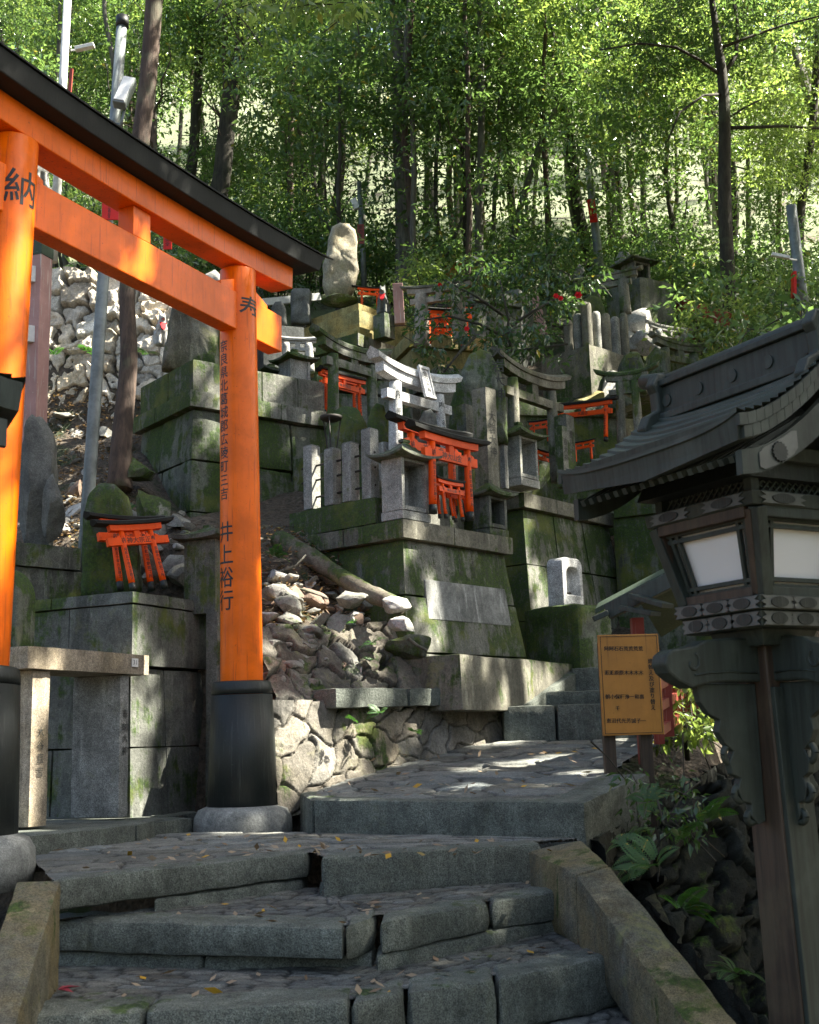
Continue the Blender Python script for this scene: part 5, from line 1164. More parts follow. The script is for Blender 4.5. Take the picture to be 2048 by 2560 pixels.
# fox with red bib: seated guardian in stone
def fox(label, base, h, az, mat, bib=True, flip=1):
    root = empty('fox_statue', base, radians(90-az)); tag(root, label, 'fox statue', 'fox guardian statues')
    me = bpy.data.meshes.new('fox'); s = h/.5
    V = [((0, 0, .16), .085), ((.02, 0, .28), .075), ((.045, 0, .37), .05), ((.06, 0, .425), .048), ((.11, 0, .41), .026), ((.155, 0, .40), .013),
         ((-.03, 0, .09), .10), ((-.10, 0, .12), .045), ((-.15, 0, .24), .05), ((-.13, 0, .36), .035), ((-.10, 0, .43), .012),
         ((.06, .045, .20), .035), ((.085, .05, .08), .024), ((.10, .05, .012), .028), ((.06, -.045, .20), .035), ((.085, -.05, .08), .024), ((.10, -.05, .012), .028),
         ((.0, .08, .06), .055), ((.07, .085, .018), .028), ((.0, -.08, .06), .055), ((.07, -.085, .018), .028),
         ((.045, .03, .475), .018), ((.04, .036, .515), .006), ((.045, -.03, .475), .018), ((.04, -.036, .515), .006)]
    E = [(0, 1), (1, 2), (2, 3), (3, 4), (4, 5), (0, 6), (6, 7), (7, 8), (8, 9), (9, 10), (1, 11), (11, 12), (12, 13), (1, 14), (14, 15), (15, 16), (6, 17), (17, 18), (6, 19), (19, 20), (3, 21), (21, 22), (3, 23), (23, 24)]
    me.from_pydata([Vector(v)*s for v, _ in V], E, []); o = link('body', me, mat, root); m = o.modifiers.new('s', 'SKIN'); 
    for k, (_, r_) in enumerate(V): me.skin_vertices[0].data[k].radius = (r_*s, r_*s)
    me.skin_vertices[0].data[0].use_root = True; m.use_smooth_shade = True; u = o.modifiers.new('u', 'SUBSURF'); u.levels = 1; u.render_levels = 2
    if bib:
        mb = MB(); mb.tube([(.035*s, 0, .33*s), (.04*s, 0, .355*s)], [.062*s, .056*s], 16, False); mb.add([(.085*s, -.05*s, .345*s), (.085*s, .05*s, .345*s), (.115*s, .03*s, .25*s), (.12*s, 0, .22*s), (.115*s, -.03*s, .25*s)], [(0, 1, 2, 3, 4)])
        b = mb.build('red_bib', M_BIB, root); q = b.modifiers.new('t', 'SOLIDIFY'); q.thickness = .006
    return root
mb = MB(); pb = W(960, 815, 13.9); mb.box((pb.x, pb.y, pb.z-.02), (.19, .19, .30), radians(50)); o = mb.build('stone_plinth', S_MOSSY); rough(o, .006, .05, 210); tag(o, 'small mossy block under the fox statue with a red bib', 'stone base')
fox('grey stone fox with a red bib on a mossy block beside the stepped pedestal', (pb.x, pb.y, pb.z+.13), .36, 190, S_DARKR)
fb = W(100, 474, 13.8); fox('small pale stone fox glimpsed beside the left gate pillar', (fb.x, fb.y, fb.z), .46, 150, S_GRANW, False)
mb = MB(); mb.box((fb.x, fb.y, fb.z-.45), (.26, .26, .88), .4); o = mb.build('stone_plinth', S_GRANW); rough(o, .005, .05, 211); tag(o, 'tall pale block under the small fox left of the gate strut', 'stone base')
fb = W(402, 868, 11.5); fox('white fox with a red collar beside the rough stele behind the gate', (fb.x, fb.y, fb.z), .34, 150, S_ROCKW)
small_torii('vermilion torii just behind the fox with the red bib', 905, 776, 14.6, 75, 945, 715, None, rf=.05, kext=.35)
small_torii('vermilion torii cluster in front, behind the weathered torii and camellia', 1072, 872, 13.1, 78, 1158, 768, '神大繁栄', rf=.06, kext=.18)
small_torii('second torii of the cluster behind the weathered torii, set further left', 1066, 850, 13.6, 78, 1118, 762, None, rf=.06, kext=.2)
small_torii('third torii of the cluster behind the weathered torii, set further right', 1092, 856, 13.7, 78, 1168, 758, None, rf=.06, kext=.2)
small_torii('small dark torii low inside the cluster behind the weathered torii', 1090, 868, 13.2, 78, 1128, 815, None, rf=.06)
S_WEATH = stone((0.36, 0.31, 0.26), .25, .3, .6, .3, 0, .5, .2)
tor_at('weathered_torii', 'weathered pale torii with mossy beam behind the camellia bush', 1055, 868, 13.0, 108, 1152, 715, r=.085, body=S_WEATH, roof=S_LEDGE, nz=.70, nh=.09, nt=.08, sh=.08, sw=.1, kh=.07, kw=.16, sext=.2, kext=.3, curve=.05, wedge=False)
M_ORW = paint((0.62, 0.20, 0.05), .6, .5, 0, (.35, .2, .1), .4, 'faded_orange_wood')
tor_at('orange_torii', 'faded orange wooden torii among the leaves at the forest edge', 1128, 745, 17.5, 118, 1205, 660, r=.10, body=M_ORW, roof=M_ORW, nz=.68, nh=.08, sh=.06, kh=.05, kw=.1, kext=.2, curve=.02)
# white and faded posts, slats
def simple_bar(name, label, a, b, w, h, mat, cat, group=None):
    mb = MB(); a, b = Vector(a), Vector(b); mb.bar(Vector((0, 0, 0)), b-a, w, h, (0, -1, 0) if abs((b-a).normalized().z) > .8 else Z3); o = mb.build(name, mat, None, .004); o.location = a; tag(o, label, cat, group); return o
simple_bar('fence_post', 'peeling white wooden post right of the fox statue', W(1000, 812, 13.9), W(994, 712, 13.9), .12, .12, M_PINK, 'fence post')
simple_bar('fence_rail', 'pale wooden rail behind the end of the gate roof beam', W(640, 758, 15.5), W(800, 742, 16.0), .05, .10, M_WPOLE, 'rail')
simple_bar('fence_rail', 'faded red wooden rail slanting down behind the posts high on the right', W(1645, 742, 15.2), W(1822, 800, 14.0), .06, .17, M_RAILRED, 'rail')
simple_bar('fence_rail', 'lower faded red rail behind the little white torii on the right', W(1690, 850, 15.6), W(1800, 872, 15.0), .06, .2, M_RAILRED, 'rail')
simple_bar('fence_post', 'short faded red post at the end of the slanting rail', W(1862, 900, 14.6), W(1862, 790, 14.6), .14, .14, M_RAILRED, 'fence post')
root = empty('picket_fence', W(1235, 790, 16.6)); tag(root, 'small orange picket fence behind the camellia bush', 'picket fence')
for i in range(9): mb = MB(); mb.bar(W(1235+i*12, 790+i*3, 16.6)-root.location, W(1235+i*12, 735+i*4, 16.6)-root.location, .05, .03, (0, -1, 0)); mb.build('slat', M_ORW, root)
mb = MB(); mb.bar(W(1230, 752, 16.65)-root.location, W(1340, 782, 16.65)-root.location, .04, .05); mb.build('rail', M_ORW, root)
simple_bar('fence_post', 'leaning weathered plank right of the camellia bush', W(1360, 840, 13.6), W(1335, 745, 13.6), .10, .10, M_PINK, 'fence post')
# terrace blocks behind
def tblock(label, px0, py0, px1, py1, Y0, Y1, drop, mat, seed, th=.7, cat='stone terrace'):
    mb = MB(); a, b = W(px0, py0, Y0), W(px1, py1, Y1); z = max(a.z, b.z); wallblock(mb, a, b, th, z-drop, z-.16); e = (b-a).normalized()*.03; wallblock(mb, a-e-Vector((0, .05, 0)), b+e-Vector((0, .05, 0)), th, z-.158, z)
    o = mb.build('stone_terrace', mat); rough(o, .010, .08, seed); return tag(o, label, cat)
tblock('stone terrace carrying the vermilion torii cluster behind the camellia', 1030, 878, 1225, 850, 13.1, 13.4, 1.3, S_YEL, 220)
tblock('mossy stone terrace wall behind the camellia bush', 1190, 758, 1300, 742, 14.3, 14.6, 1.2, S_PLAIN, 221)
tblock('mossy stone terrace wall sloping away right of the camellia bush', 1300, 742, 1390, 790, 14.6, 15.6, 1.4, S_PLAIN, 222)
tblock('mossy ledge under the right side of the stepped pedestal', 900, 850, 1060, 905, 13.75, 14.9, 1.6, S_POD, 223)
tblock('dark mossy terrace wall below the stepped pedestal', 800, 985, 1010, 960, 12.2, 12.6, 1.3, S_POD, 224)
tblock('mossy terrace right of the shrine box under the gate beam', 540, 948, 725, 935, 12.0, 12.2, 1.1, S_MOSSY, 225)
tblock('mossy terrace wall behind the rounded stele', 1100, 930, 1290, 940, 12.2, 12.6, 1.6, S_LEDGE, 226)
tblock('shaded terrace wall behind the lichened torii', 1290, 1020, 1560, 1010, 12.9, 13.1, 1.6, S_MOSSY, 227)
# background steles at upper left
stele('rounded_stele', 'grey stele standing behind the black end of the gate roof', [(728, 812), (728, 730), (735, 722), (772, 724), (778, 735), (778, 812)], 14.6, S_DARKR, thick=.15, seed=61)
stele('rounded_stele', 'low grey stele left of the one behind the gate roof end', [(675, 812), (680, 772), (690, 758), (705, 757), (716, 772), (718, 812)], 14.2, S_DARKR, thick=.15, seed=62)
mb = MB(); pb = W(700, 845, 14.0); mb.box((pb.x, pb.y, pb.z-.3), (.5, .5, .75), .3); o = mb.build('stone_block', S_DARKR); rough(o, .01, .06, 230); tag(o, 'dark block base under the grey steles behind the gate', 'stone block')

# ------------------------------------------------------------------ round-post fence on its base block (upper right)
AU, BU = dirs(47); u0 = W(1473, 858, 13.0); uc = Vector((u0.x, u0.y, 0)); laU = upto(u0, AU, 1590); lbU = upto(u0, BU, 1352)
mb = MB(); solid(mb, uc, AU, BU, laU, lbU, height_at((u0.x, u0.y), 985), u0.z); o = mb.build('stone_plinth', S_LEDGE); rough(o, .010, .07, 240); tag(o, 'lichened stone base block under the round stone posts high on the right', 'stone base')
rp = [(1421, 800, 1), (1446, 785, 1), (1474, 756, 0), (1498, 779, 0), (1523, 784, 0), (1546, 792, 0), (1568, 783, 0)]
names = ['round-topped stone fence post, farthest left high on the right', 'second round stone fence post, left side of the corner', 'tallest round stone fence post standing at the corner', 'first round stone post right of the tallest corner post', 'third round stone post from the right end', 'second round stone post from the right end', 'rightmost round stone post of the high fence']
for i, (px, py, left) in enumerate(rp):
    D = BU if left else AU; t = upto(u0+(AU*.07 if left else BU*.07), D, px); b = u0+(AU*.09 if left else BU*.09)+D*t; hh = height_at((b.x, b.y), py)-u0.z; r_ = .052 if i != 2 else .062
    mb = MB(); mb.lathe((0, 0, 0), [(r_, 0), (r_, hh-.06), (r_*.93, hh-.025), (r_*.6, hh-.004), (.004, hh)], 16); o = mb.build('round_fence_post', S_GRANW if i % 2 else S_LEDGE); rough(o, .004, .03, 250+i); o.location = b+Z3*.001; tag(o, names[i], 'fence post', 'round stone fence posts high on the right')
stele('rounded_stele', 'rounded mossy stone behind the round stone posts', [(1430, 870), (1432, 800), (1450, 760), (1475, 744), (1500, 750), (1512, 780), (1518, 870)], 13.9, S_MOSSY, thick=.3, seed=63)
stele('rounded_stele', 'mossy rounded stele with a carved mark behind the lantern ridge', [(1545, 985), (1548, 920), (1560, 890), (1578, 882), (1598, 888), (1608, 920), (1616, 985)], 12.4, S_MOSSY, thick=.2, seed=64, text=[('富', .0, .30, .13)])
stele('rounded_stele', 'second mossy stone right of the carved rounded stele', [(1618, 990), (1620, 890), (1640, 868), (1665, 880), (1676, 990)], 12.9, S_MOSSY, thick=.2, seed=65)
tor_at('mossy_torii', 'grey stone torii above the round posts, rising to the right', 1490, 800, 14.2, 118, 1565, 690, r=.07, body=S_LEDGE, roof=S_LEDGE, nz=.66, nh=.12, nt=.1, sh=.11, sw=.13, kh=.09, kw=.2, kext=.4, sext=.3, curve=.03, wedge=False)
hb_ = W(1588, 700, 14.4); hokora('shrine_box', 'little stone shrine box at the very top of the high right group', hb_, 60, .26, .26, .26, .10, .05, S_LEDGE, 'stone shrine boxes', seed=66)
mb = MB(); mb.box((hb_.x+.1, hb_.y+.25, hb_.z-.45), (.62, .62, .88), .6); mb.box((hb_.x+.1, hb_.y+.25, hb_.z-1.25), (.95, .9, .7), .6); o = mb.build('stone_block', S_MOSSY); rough(o, .02, .07, 260); tag(o, 'mossy stacked blocks below the topmost shrine box', 'stone block')
stele('rounded_stele', 'round-topped brown stele left of the topmost shrine box', [(1537, 700), (1538, 650), (1548, 632), (1562, 628), (1576, 638), (1582, 660), (1582, 700)], 15.2, S_ROCK, thick=.2, seed=67)
stele('rounded_stele', 'pointed brown stele in front of the trees left of the lamp pole', [(1432, 720), (1436, 680), (1446, 660), (1456, 668), (1470, 700), (1476, 722)], 16.0, S_ROCK, thick=.2, seed=68)
tor_at('granite_torii', 'little pale torii on the right above the lantern roof', 1650, 890, 13.9, 62, 1717, 810, r=.05, body=S_GRANW, roof=S_GRANW, nz=.62, nh=.10, nt=.1, sh=.09, sw=.11, kh=.09, kw=.16, kext=.4, sext=.3, curve=.09, wedge=False)
tor_at('mossy_torii', 'mossy curved torii just above the lantern ridge', 1668, 985, 12.9, 58, 1745, 845, r=.06, body=S_MOSSY, roof=S_MOSSY, nz=.60, nh=.10, nt=.1, sh=.09, sw=.11, kh=.09, kw=.16, kext=.26, sext=.2, curve=.09, wedge=False)
for i, (x, y, Y, s, sd_) in enumerate([(1600, 812, 14.2, .30, 71), (1618, 850, 13.9, .24, 72), (1585, 850, 14.0, .2, 73), (1640, 800, 14.6, .2, 74)]):
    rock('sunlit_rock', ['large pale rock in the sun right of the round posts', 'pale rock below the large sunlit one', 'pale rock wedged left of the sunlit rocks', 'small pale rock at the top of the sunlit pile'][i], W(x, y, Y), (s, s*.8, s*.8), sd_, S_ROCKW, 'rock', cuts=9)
for i, (x, y, Y, s, sd_) in enumerate([(1480, 1010, 13.1, .22, 75), (1450, 980, 13.3, .25, 76), (1530, 975, 13.2, .28, 77), (1420, 1010, 13.2, .2, 78), (1560, 1010, 12.9, .22, 79)]):
    rock('mossy_rock', ['yellow-lichened rock above the leaning vermilion torii', 'rock under the base of the round posts', 'pale-streaked rock left of the rounded stele', 'dark rock behind the pair of inscribed steles', 'rock beside the half-hidden mossy torii'][i], W(x, y, Y), (s, s*.8, s*.75), sd_, [S_YEL, S_ROCK, S_ROCKW, S_MOSSY, S_MOSSY][i], 'rock', cuts=7)
g_ = W(1462, 1010, 12.8); mb = MB(); mb.add([], [])

# ------------------------------------------------------------------ poles and lamps
def pole(name, label, pts, rads, Y, mat, cat='lamp pole'):
    P = [W(x, y, Y) for x, y in pts]; b = P[0]; root = empty(name, b); tag(root, label, cat)
    mb = MB(); mb.tube([p-b for p in P], rads, 18); mb.build('pole', mat, root); return root, b
GP, gb = pole('lamp_pole', 'leaning grey steel lamp pole with a floodlight and a red sign, left', [(196, 1440), (212, 1370), (262, 640), (305, 60)], [.050, .050, .046, .042], 9.1, M_POLE)
def inpole(px, py, Y, b): return W(px, py, Y)-b
mb = MB(); p = inpole(306, 50, 9.1, gb); mb.tube([p+Vector((0, 0, -.06)), p+Vector((0, 0, .03))], .052, 18); mb.build('pole_cap', M_BLACK, GP)
p = inpole(312, 232, 8.98, gb); Mx = Matrix.Rotation(radians(13), 3, 'Y') @ Matrix.Rotation(radians(-20), 3, 'X')
mb = MB(); mb.box(p, (.105, .085, .30), M=Mx); fl = mb.build('floodlight', M_POLE, GP, .012); mb = MB(); mb.box(p+Mx @ Vector((.0, -.046, 0)), (.088, .008, .27), M=Mx); mb.build('lens', M_WHITE, fl, .004)
mb = MB(); mb.box(inpole(292, 325, 9.05, gb), (.07, .07, .09)); mb.tube([inpole(300, 322, 9.0, gb), p+Vector((0, 0, -.15))], .012, 8); mb.tube([inpole(292, 350, 9.03, gb)+Vector((.03, 0, 0)), inpole(285, 300, 9.03, gb)], .006, 6); mb.build('junction_box', M_POLE, GP)
sgn = inpole(280, 520, 9.0, gb); mb = MB(); mb.box(sgn, (.155, .012, .20), .1); sg = mb.build('red_sign', M_SIGNRED, GP, .003)
write('伏見稲荷', .045, lambda u, v: sgn+Vector((u-.03, -.009, v)), M_INK, sg, True); write('お山', .04, lambda u, v: sgn+Vector((u+.035, -.009, v+.02)), M_INK, sg, True)
WP, wb_ = pole('lamp_pole', 'pale concrete lamp pole with a white street lamp arm, far left', [(132, 655), (150, 340), (172, -60)], [.052, .048, .044], 13.0, M_WPOLE)
mb = MB(); mb.tube([W(178, 125, 12.95)-wb_, W(190, 125, 12.9)-wb_], .012, 8); mb.box(W(212, 118, 12.8)-wb_, (.22, .07, .045), M=Matrix.Rotation(radians(-12), 3, 'Y')); mb.build('lamp_head', M_WHITE, WP, .012)
mb = MB(); mb.box(W(176, 210, 12.9)-wb_, (.035, .03, .38), M=Matrix.Rotation(radians(3), 3, 'Y')); mb.build('red_strip_sign', M_RAILRED, WP)
CPo, cb = pole('lamp_pole', 'slim lamp pole with a red sign, behind the tall stele', [(911, 720), (906, 600), (898, 455)], [.042, .04, .035], 17.0, M_POLE)
sp = W(902, 585, 16.9)-cb; mb = MB(); mb.box(sp, (.10, .012, .30)); sg = mb.build('red_sign', M_RAILRED, CPo); write('家内安全', .06, lambda u, v: sp+Vector((u, -.009, v)), M_INK, sg, True)
mb = MB(); mb.box(W(888, 510, 16.8)-cb, (.09, .06, .17), M=Matrix.Rotation(radians(-20), 3, 'Y')); mb.build('floodlight', M_WHITE, CPo, .01)
RPo, rb_ = pole('lamp_pole', 'lamp pole with a bright red sign and floodlight, centre right forest', [(1502, 705), (1492, 600), (1478, 480), (1470, 375)], [.07, .065, .055, .045], 17.0, M_POLE)
sp = W(1481, 527, 16.85)-rb_; mb = MB(); mb.box(sp, (.11, .012, .36), M=Matrix.Rotation(radians(-5), 3, 'Y')); sg = mb.build('red_sign', M_SIGNRED, RPo); write('家内安全', .07, lambda u, v: sp+Vector((u-.01, -.009, v)), M_INK, sg, True); write('商売繁盛', .04, lambda u, v: sp+Vector((u+.035, -.009, v-.02)), M_INK, sg, True, .0)
mb = MB(); mb.box(W(1471, 437, 16.8)-rb_, (.075, .06, .20), M=Matrix.Rotation(radians(-6), 3, 'Y')); mb.build('floodlight', M_WHITE, RPo, .01)
R2, r2b = pole('lamp_pole', 'grey lamp pole with a long white lamp and red sign, far right', [(2014, 800), (2000, 700), (1978, 515)], [.062, .060, .055], 12.5, M_POLE)
mb = MB(); mb.box(W(1952, 640, 12.3)-r2b, (.19, .05, .035), M=Matrix.Rotation(radians(14), 3, 'Y')); mb.tube([W(1972, 647, 12.35)-r2b, W(1992, 650, 12.45)-r2b], .012, 8); mb.build('lamp_head', M_WHITE, R2, .008)
mb = MB(); mb.box(W(1985, 712, 12.35)-r2b, (.03, .10, .27), M=Matrix.Rotation(radians(5), 3, 'Y')); mb.build('red_sign', M_SIGNRED, R2)
sp = W(505-85, 606, 13)-Vector((0, 0, 0)); mb = MB(); mb.box((0, 0, 0), (.09, .012, .16)); o = mb.build('red_sign', M_SIGNRED); o.location = W(419, 606, 12.5); tag(o, 'small red tag hanging between the gate beams', 'sign'); write('安全', .05, lambda u, v: (u, -.009, v), M_INK, o, True)
# old gate post with rails, behind the left pillar
root = empty('old_gate_post', W(85, 1050, 8.9)); tag(root, 'peeling pink and white wooden post with a dark green cap behind the left pillar', 'wooden post')
lb0 = root.location.copy(); mb = MB(); mb.bar(Vector((0, 0, -.2)), W(100, 640, 8.9)-lb0, .135, .135, (-.4, -1, 0)); mb.build('post', M_PINK, root, .006)
mb = MB(); mb.bar(W(100, 645, 8.9)-lb0, W(102, 600, 8.9)-lb0, .145, .145, (-.4, -1, 0)); mb.build('post_cap', M_GRN_ROOF, root, .004)
for y in (700, 850):
    mb = MB(); a = W(92, y-12, 8.86)-lb0; mb.bar(a, a+Vector((-.5, -.35, -.02)), .05, .13); mb.build('rail', M_WPOLE, root, .004)

# ------------------------------------------------------------------ yellow notice board
sA = 86; As, Bs = dirs(sA); s0 = W(1508, 1840, 7.45); wS = upto(s0, As, 1660); hS = height_at((s0.x, s0.y), 1588)-s0.z
root = empty('notice_board', (s0.x, s0.y, 0), radians(90-sA)); tag(root, 'ochre notice board with rows of painted Japanese names on dark red posts', 'notice board')
mb = MB(); mb.box((wS/2, 0, s0.z+hS/2), (wS, .03, hS)); bd = mb.build('board', M_YSIGN, root, .003)
mb = MB(); 
for (cx, cz, sx, sz_) in ((wS/2, s0.z+.012, wS-.02, .003), (wS/2, s0.z+hS-.012, wS-.02, .003), (.012, s0.z+hS/2, .003, hS-.026), (wS-.012, s0.z+hS/2, .003, hS-.026)): mb.box((cx, -.0165, cz), (sx, .002, sz_))
mb.build('border_line', M_INK, bd)
def wr(t, px, py, size, vert=False, w=.03):
    p = W(px, py, 7.4); r_ = ray(px, py); # intersect board plane
    nrm = Bs; k = ((s0-EYE).dot(nrm))/r_.dot(nrm); q = EYE+r_*k; u = (q-s0).dot(As); z = q.z
    for k in (-.0005, .0005): write(t, size, lambda a, b: (u+a+k, -.0172+k*.1, z+b), M_INK, bd, vert, w)
for i, ch in enumerate('阿阿石石荒荒荒荒'): wr(ch, 1515+i*12.2, 1623, .030)
for i, ch in enumerate('瀬瀬原原木木木木'): wr(ch, 1516+i*12.2, 1683, .030)
for i, ch in enumerate('朝小保種浄一和喜'): wr(ch, 1518+i*12.2, 1743, .030)
wr('千', 1543, 1772, .028)
for i, ch in enumerate('恵沼代光芳誠子一'): wr(ch, 1521+i*12.4, 1803, .030)
wr('建替え及び塗り替え', 1628, 1712, .033, True)
for i, px in enumerate((.045, wS-.10)):
    mb = MB(); mb.box((px, .05, .5), (.07, .06, 1.1)); mb.build('board_post', M_LBROWN, root, .004)
# little green-roofed structure and red railing behind the board
root = empty('roofed_board', (0, 0, 0)); tag(root, 'small green gabled roof on red posts behind the notice board', 'roofed board')
r0, r1 = W(1490, 1520, 8.2), W(1700, 1415, 7.7); e0 = W(1720, 1490, 7.75)
def plank(mb, a, b, w, dn, th=.02):   # sloped plank from a to b, widening back by w and down by dn
    a, b = Vector(a), Vector(b); d = Vector((.35, .9, 0)).normalized()*w; return mb.hexa([a-Z3*(th), b-Z3*th, b+d-Z3*(th+dn), a+d-Z3*(th+dn)], [a, b, b+d-Z3*dn, a+d-Z3*dn])
mb = MB(); plank(mb, W(1488, 1522, 8.1), W(1712, 1405, 7.75), .10, -.05, .035); plank(mb, W(1600, 1500, 8.0), W(1725, 1420, 7.8), .7, .18, .02); mb.build('roof', M_GRN_ROOF, root, .003)
mb = MB(); mb.bar(W(1484, 1548, 8.0), W(1520, 1532, 8.0), .05, .035); mb.bar(W(1560, 1520, 7.9), W(1640, 1535, 7.7), .10, .03); mb.bar(W(1585, 1490, 7.9), W(1670, 1515, 7.7), .12, .03); mb.bar(W(1520, 1530, 8.05), W(1700, 1440, 7.8), .06, .10); mb.build('eave_boards', M_LDARK, root, .003)
for i, (x, Y) in enumerate(((1592, 8.05),)):
    a = W(x, 1545, Y); mb = MB(); mb.box((a.x, a.y, (a.z+.30)/2), (.08, .07, a.z-.30)); mb.build('red_post', M_RAILRED, root, .004)
root = empty('red_railing', (0, 0, 0)); tag(root, 'red wooden railing along the path seen right of the notice board', 'railing')
f0, f1 = W(1640, 1720, 8.3), W(1740, 1690, 10.5)
for z in (0, -.14, -.30):
    mb = MB(); mb.bar(W(1640, 1715, 8.2)+Z3*z, W(1760, 1660, 10.8)+Z3*z, .04, .06); mb.build('rail', M_RAILRED, root)
for i in range(7):
    t = i/6; a = W(1640, 1715, 8.2)*(1-t)+W(1760, 1660, 10.8)*t; mb = MB(); mb.bar(a-Z3*.38, a+Z3*.06, .06, .06, (0, -1, 0)); mb.build('rail_post', M_RAILRED, root)
# ------------------------------------------------------------------ foliage
RS = np.random.RandomState(11)
def unit(a): return a/np.maximum(np.linalg.norm(a, axis=1, keepdims=True), 1e-9)
def leaf_mesh(name, C, D, Nn, L, Wd, fold=0.25, curl=0.12):
    """C centres (leaf base), D directions, Nn normals, L lengths, Wd widths -> folded pointed leaves"""
    n = len(C); S = unit(np.cross(D, Nn)); Nn = unit(np.cross(S, D)); L = L[:, None]; w = Wd[:, None]/2
    b = C; t = C+D*L-Nn*L*curl; l = C+D*L*0.45+S*w+Nn*w*fold; r = C+D*L*0.45-S*w+Nn*w*fold
    V = np.stack([b, r, t, l], 1).reshape(-1, 3); i = np.arange(n)*4
    F = np.stack([np.stack([i, i+1, i+2], 1), np.stack([i, i+2, i+3], 1)], 1).reshape(-1, 3); return mesh_np(name, V, F)
def sprays(rs, centers, nleaf, spread, llen, droop=0.25, flat=0.5, wr=0.42):
    m = len(centers); n = m*nleaf; c = np.repeat(centers, nleaf, 0); ax = unit(rs.normal(size=(m, 3))*np.array([1, 1, flat])+np.array([0, 0, 0])); ax = np.repeat(ax, nleaf, 0)
    off_ = unit(rs.normal(size=(n, 3)))*(rs.rand(n, 1)**0.6)*spread; off_[:, 2] *= 0.38; off_ += ax*rs.uniform(-1, 1, (n, 1))*spread*0.4
    D = unit(off_+rs.normal(size=(n, 3))*spread*0.45+np.array([0, 0, -droop*spread])); N_ = unit(np.array([0, 0, 1.0])+rs.normal(size=(n, 3))*0.75)
    L = llen*rs.uniform(0.65, 1.2, n); return c+off_, D, N_, L, L*wr*rs.uniform(.8, 1.15, n)
def crown_mesh(name, seed, R, ncl, nleaf, llen, spread=0.33, mat=None):
    rs = np.random.RandomState(seed); p = unit(rs.normal(size=(ncl, 3)))*(rs.rand(ncl, 1)**0.42)
    lob = unit(rs.normal(size=(7, 3))); k = np.max(p@lob.T, axis=1); p = p*(0.70+0.45*k[:, None])*np.array(R)
    me = leaf_mesh(name, *sprays(rs, p, nleaf, spread, llen)); me.materials.append(mat or M_LEAF); return me
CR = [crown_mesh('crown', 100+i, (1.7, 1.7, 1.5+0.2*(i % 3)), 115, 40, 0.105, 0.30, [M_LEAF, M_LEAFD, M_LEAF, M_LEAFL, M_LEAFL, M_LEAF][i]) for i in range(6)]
def sub(name, me, parent, loc, sc, rz, mat=None):
    o = bpy.data.objects.new(name, me); COL.objects.link(o); o.parent = parent; o.location = loc; o.scale = sc if hasattr(sc, '__len__') else (sc, sc, sc); o.rotation_euler = (0, 0, rz); return o
rnd = random.Random(5)
def limb_set(mb, P, R, n, rs, spread=1.5):
    for _ in range(n):
        i = rs.randint(len(P)//3, len(P)-1); a = P[i]; an = rs.uniform(0, 2*pi); L = rs.uniform(.6, 1.2)*spread; d = Vector((cos(an), sin(an), rs.uniform(.35, 1.0))).normalized(); q = [a]
        for k in range(1, 5): q.append(a+d*L*k/4+Vector((rs.gauss(0, .06), rs.gauss(0, .06), rs.gauss(0, .05)+.05*k)))
        r0 = R[i]*.42; mb.tube(q, [r0*(1-.19*k) for k in range(5)], 6, False)
# --- trees one can follow in the photograph
def tree_px(label, pts, Y, barkm, crowns, limbs=(), cat='tree', Yt=None):
    Yt = Yt or Y; P = []; R = []
    for i, (x, y, w) in enumerate(pts):
        yy = Y+(Yt-Y)*i/max(1, len(pts)-1); q = W(x, y, yy); P.append(q); R.append(w/2/FPX*(q-EYE).dot(_fw)*1.0)
    b = P[0].copy(); root = empty('forest_tree', b); tag(root, label, cat); P = [p-b for p in P]
    # smooth
    Q = []; S = []
    for i in range(len(P)-1):
        p0 = P[max(0, i-1)]; p1 = P[i]; p2 = P[i+1]; p3 = P[min(len(P)-1, i+2)]
        for k in range(5):
            t = k/5; Q.append(0.5*((2*p1)+(p2-p0)*t+(2*p0-5*p1+4*p2-p3)*t*t+(3*p1-p0-3*p2+p3)*t**3)); S.append(R[i]*(1-t)+R[i+1]*t)
    Q.append(P[-1]); S.append(R[-1]); mb = MB(); mb.tube(Q, S, 12); tr = mb.build('trunk', barkm, root)
    for lm in limbs:
        mb = MB(); q = [W(x, y, Y+dy)-b for x, y, w, dy in lm]; mb.tube(q, [w/2/FPX*Y for x, y, w, dy in lm], 7); mb.build('limb', barkm, root)
    for (x, y, dy, s, v) in crowns: sub('crown', CR[v], root, W(x, y, Y+dy)-b, s, rnd.uniform(0, 6))
    return root
tree_px('brown bent tree trunk behind the gate beam, left', [(298, 1225, 66), (306, 1080, 52), (322, 900, 44), (318, 760, 40), (326, 620, 42), (352, 350, 46), (372, 180, 44), (390, -60, 44)], 10.0, M_BARK, [(420, -330, 1.0, .7, 0)], Yt=10.6)
tree_px('thick dark trunk rising behind the black gate roof', [(535, 560, 50), (556, 430, 46), (566, 330, 44), (588, 200, 42), (612, 60, 42), (622, -60, 40)], 18.5, M_BARKD, [(640, -60, 0, 1.1, 1), (520, 80, 1, .9, 0)])
tree_px('slim dark trunk just left of the thick one behind the gate', [(470, 500, 26), (482, 400, 26), (488, 320, 26), (496, 200, 22), (500, -40, 20)], 19.5, M_BARKD, [(470, -40, 0, 1.0, 3)])
tree_px('tall straight grey-brown trunk in the centre of the forest', [(1010, 742, 50), (1012, 560, 46), (1004, 400, 42), (998, 200, 36), (988, -60, 34)], 17.0, M_BARKG, [(960, -120, 0, 1.3, 0)])
tree_px('thin brown trunk leaning beside the tall central trunk', [(1046, 745, 18), (1032, 600, 18), (1018, 420, 17), (1012, 300, 16), (1034, -60, 16)], 16.5, M_BARK, [(1060, -90, 0, .9, 1)])
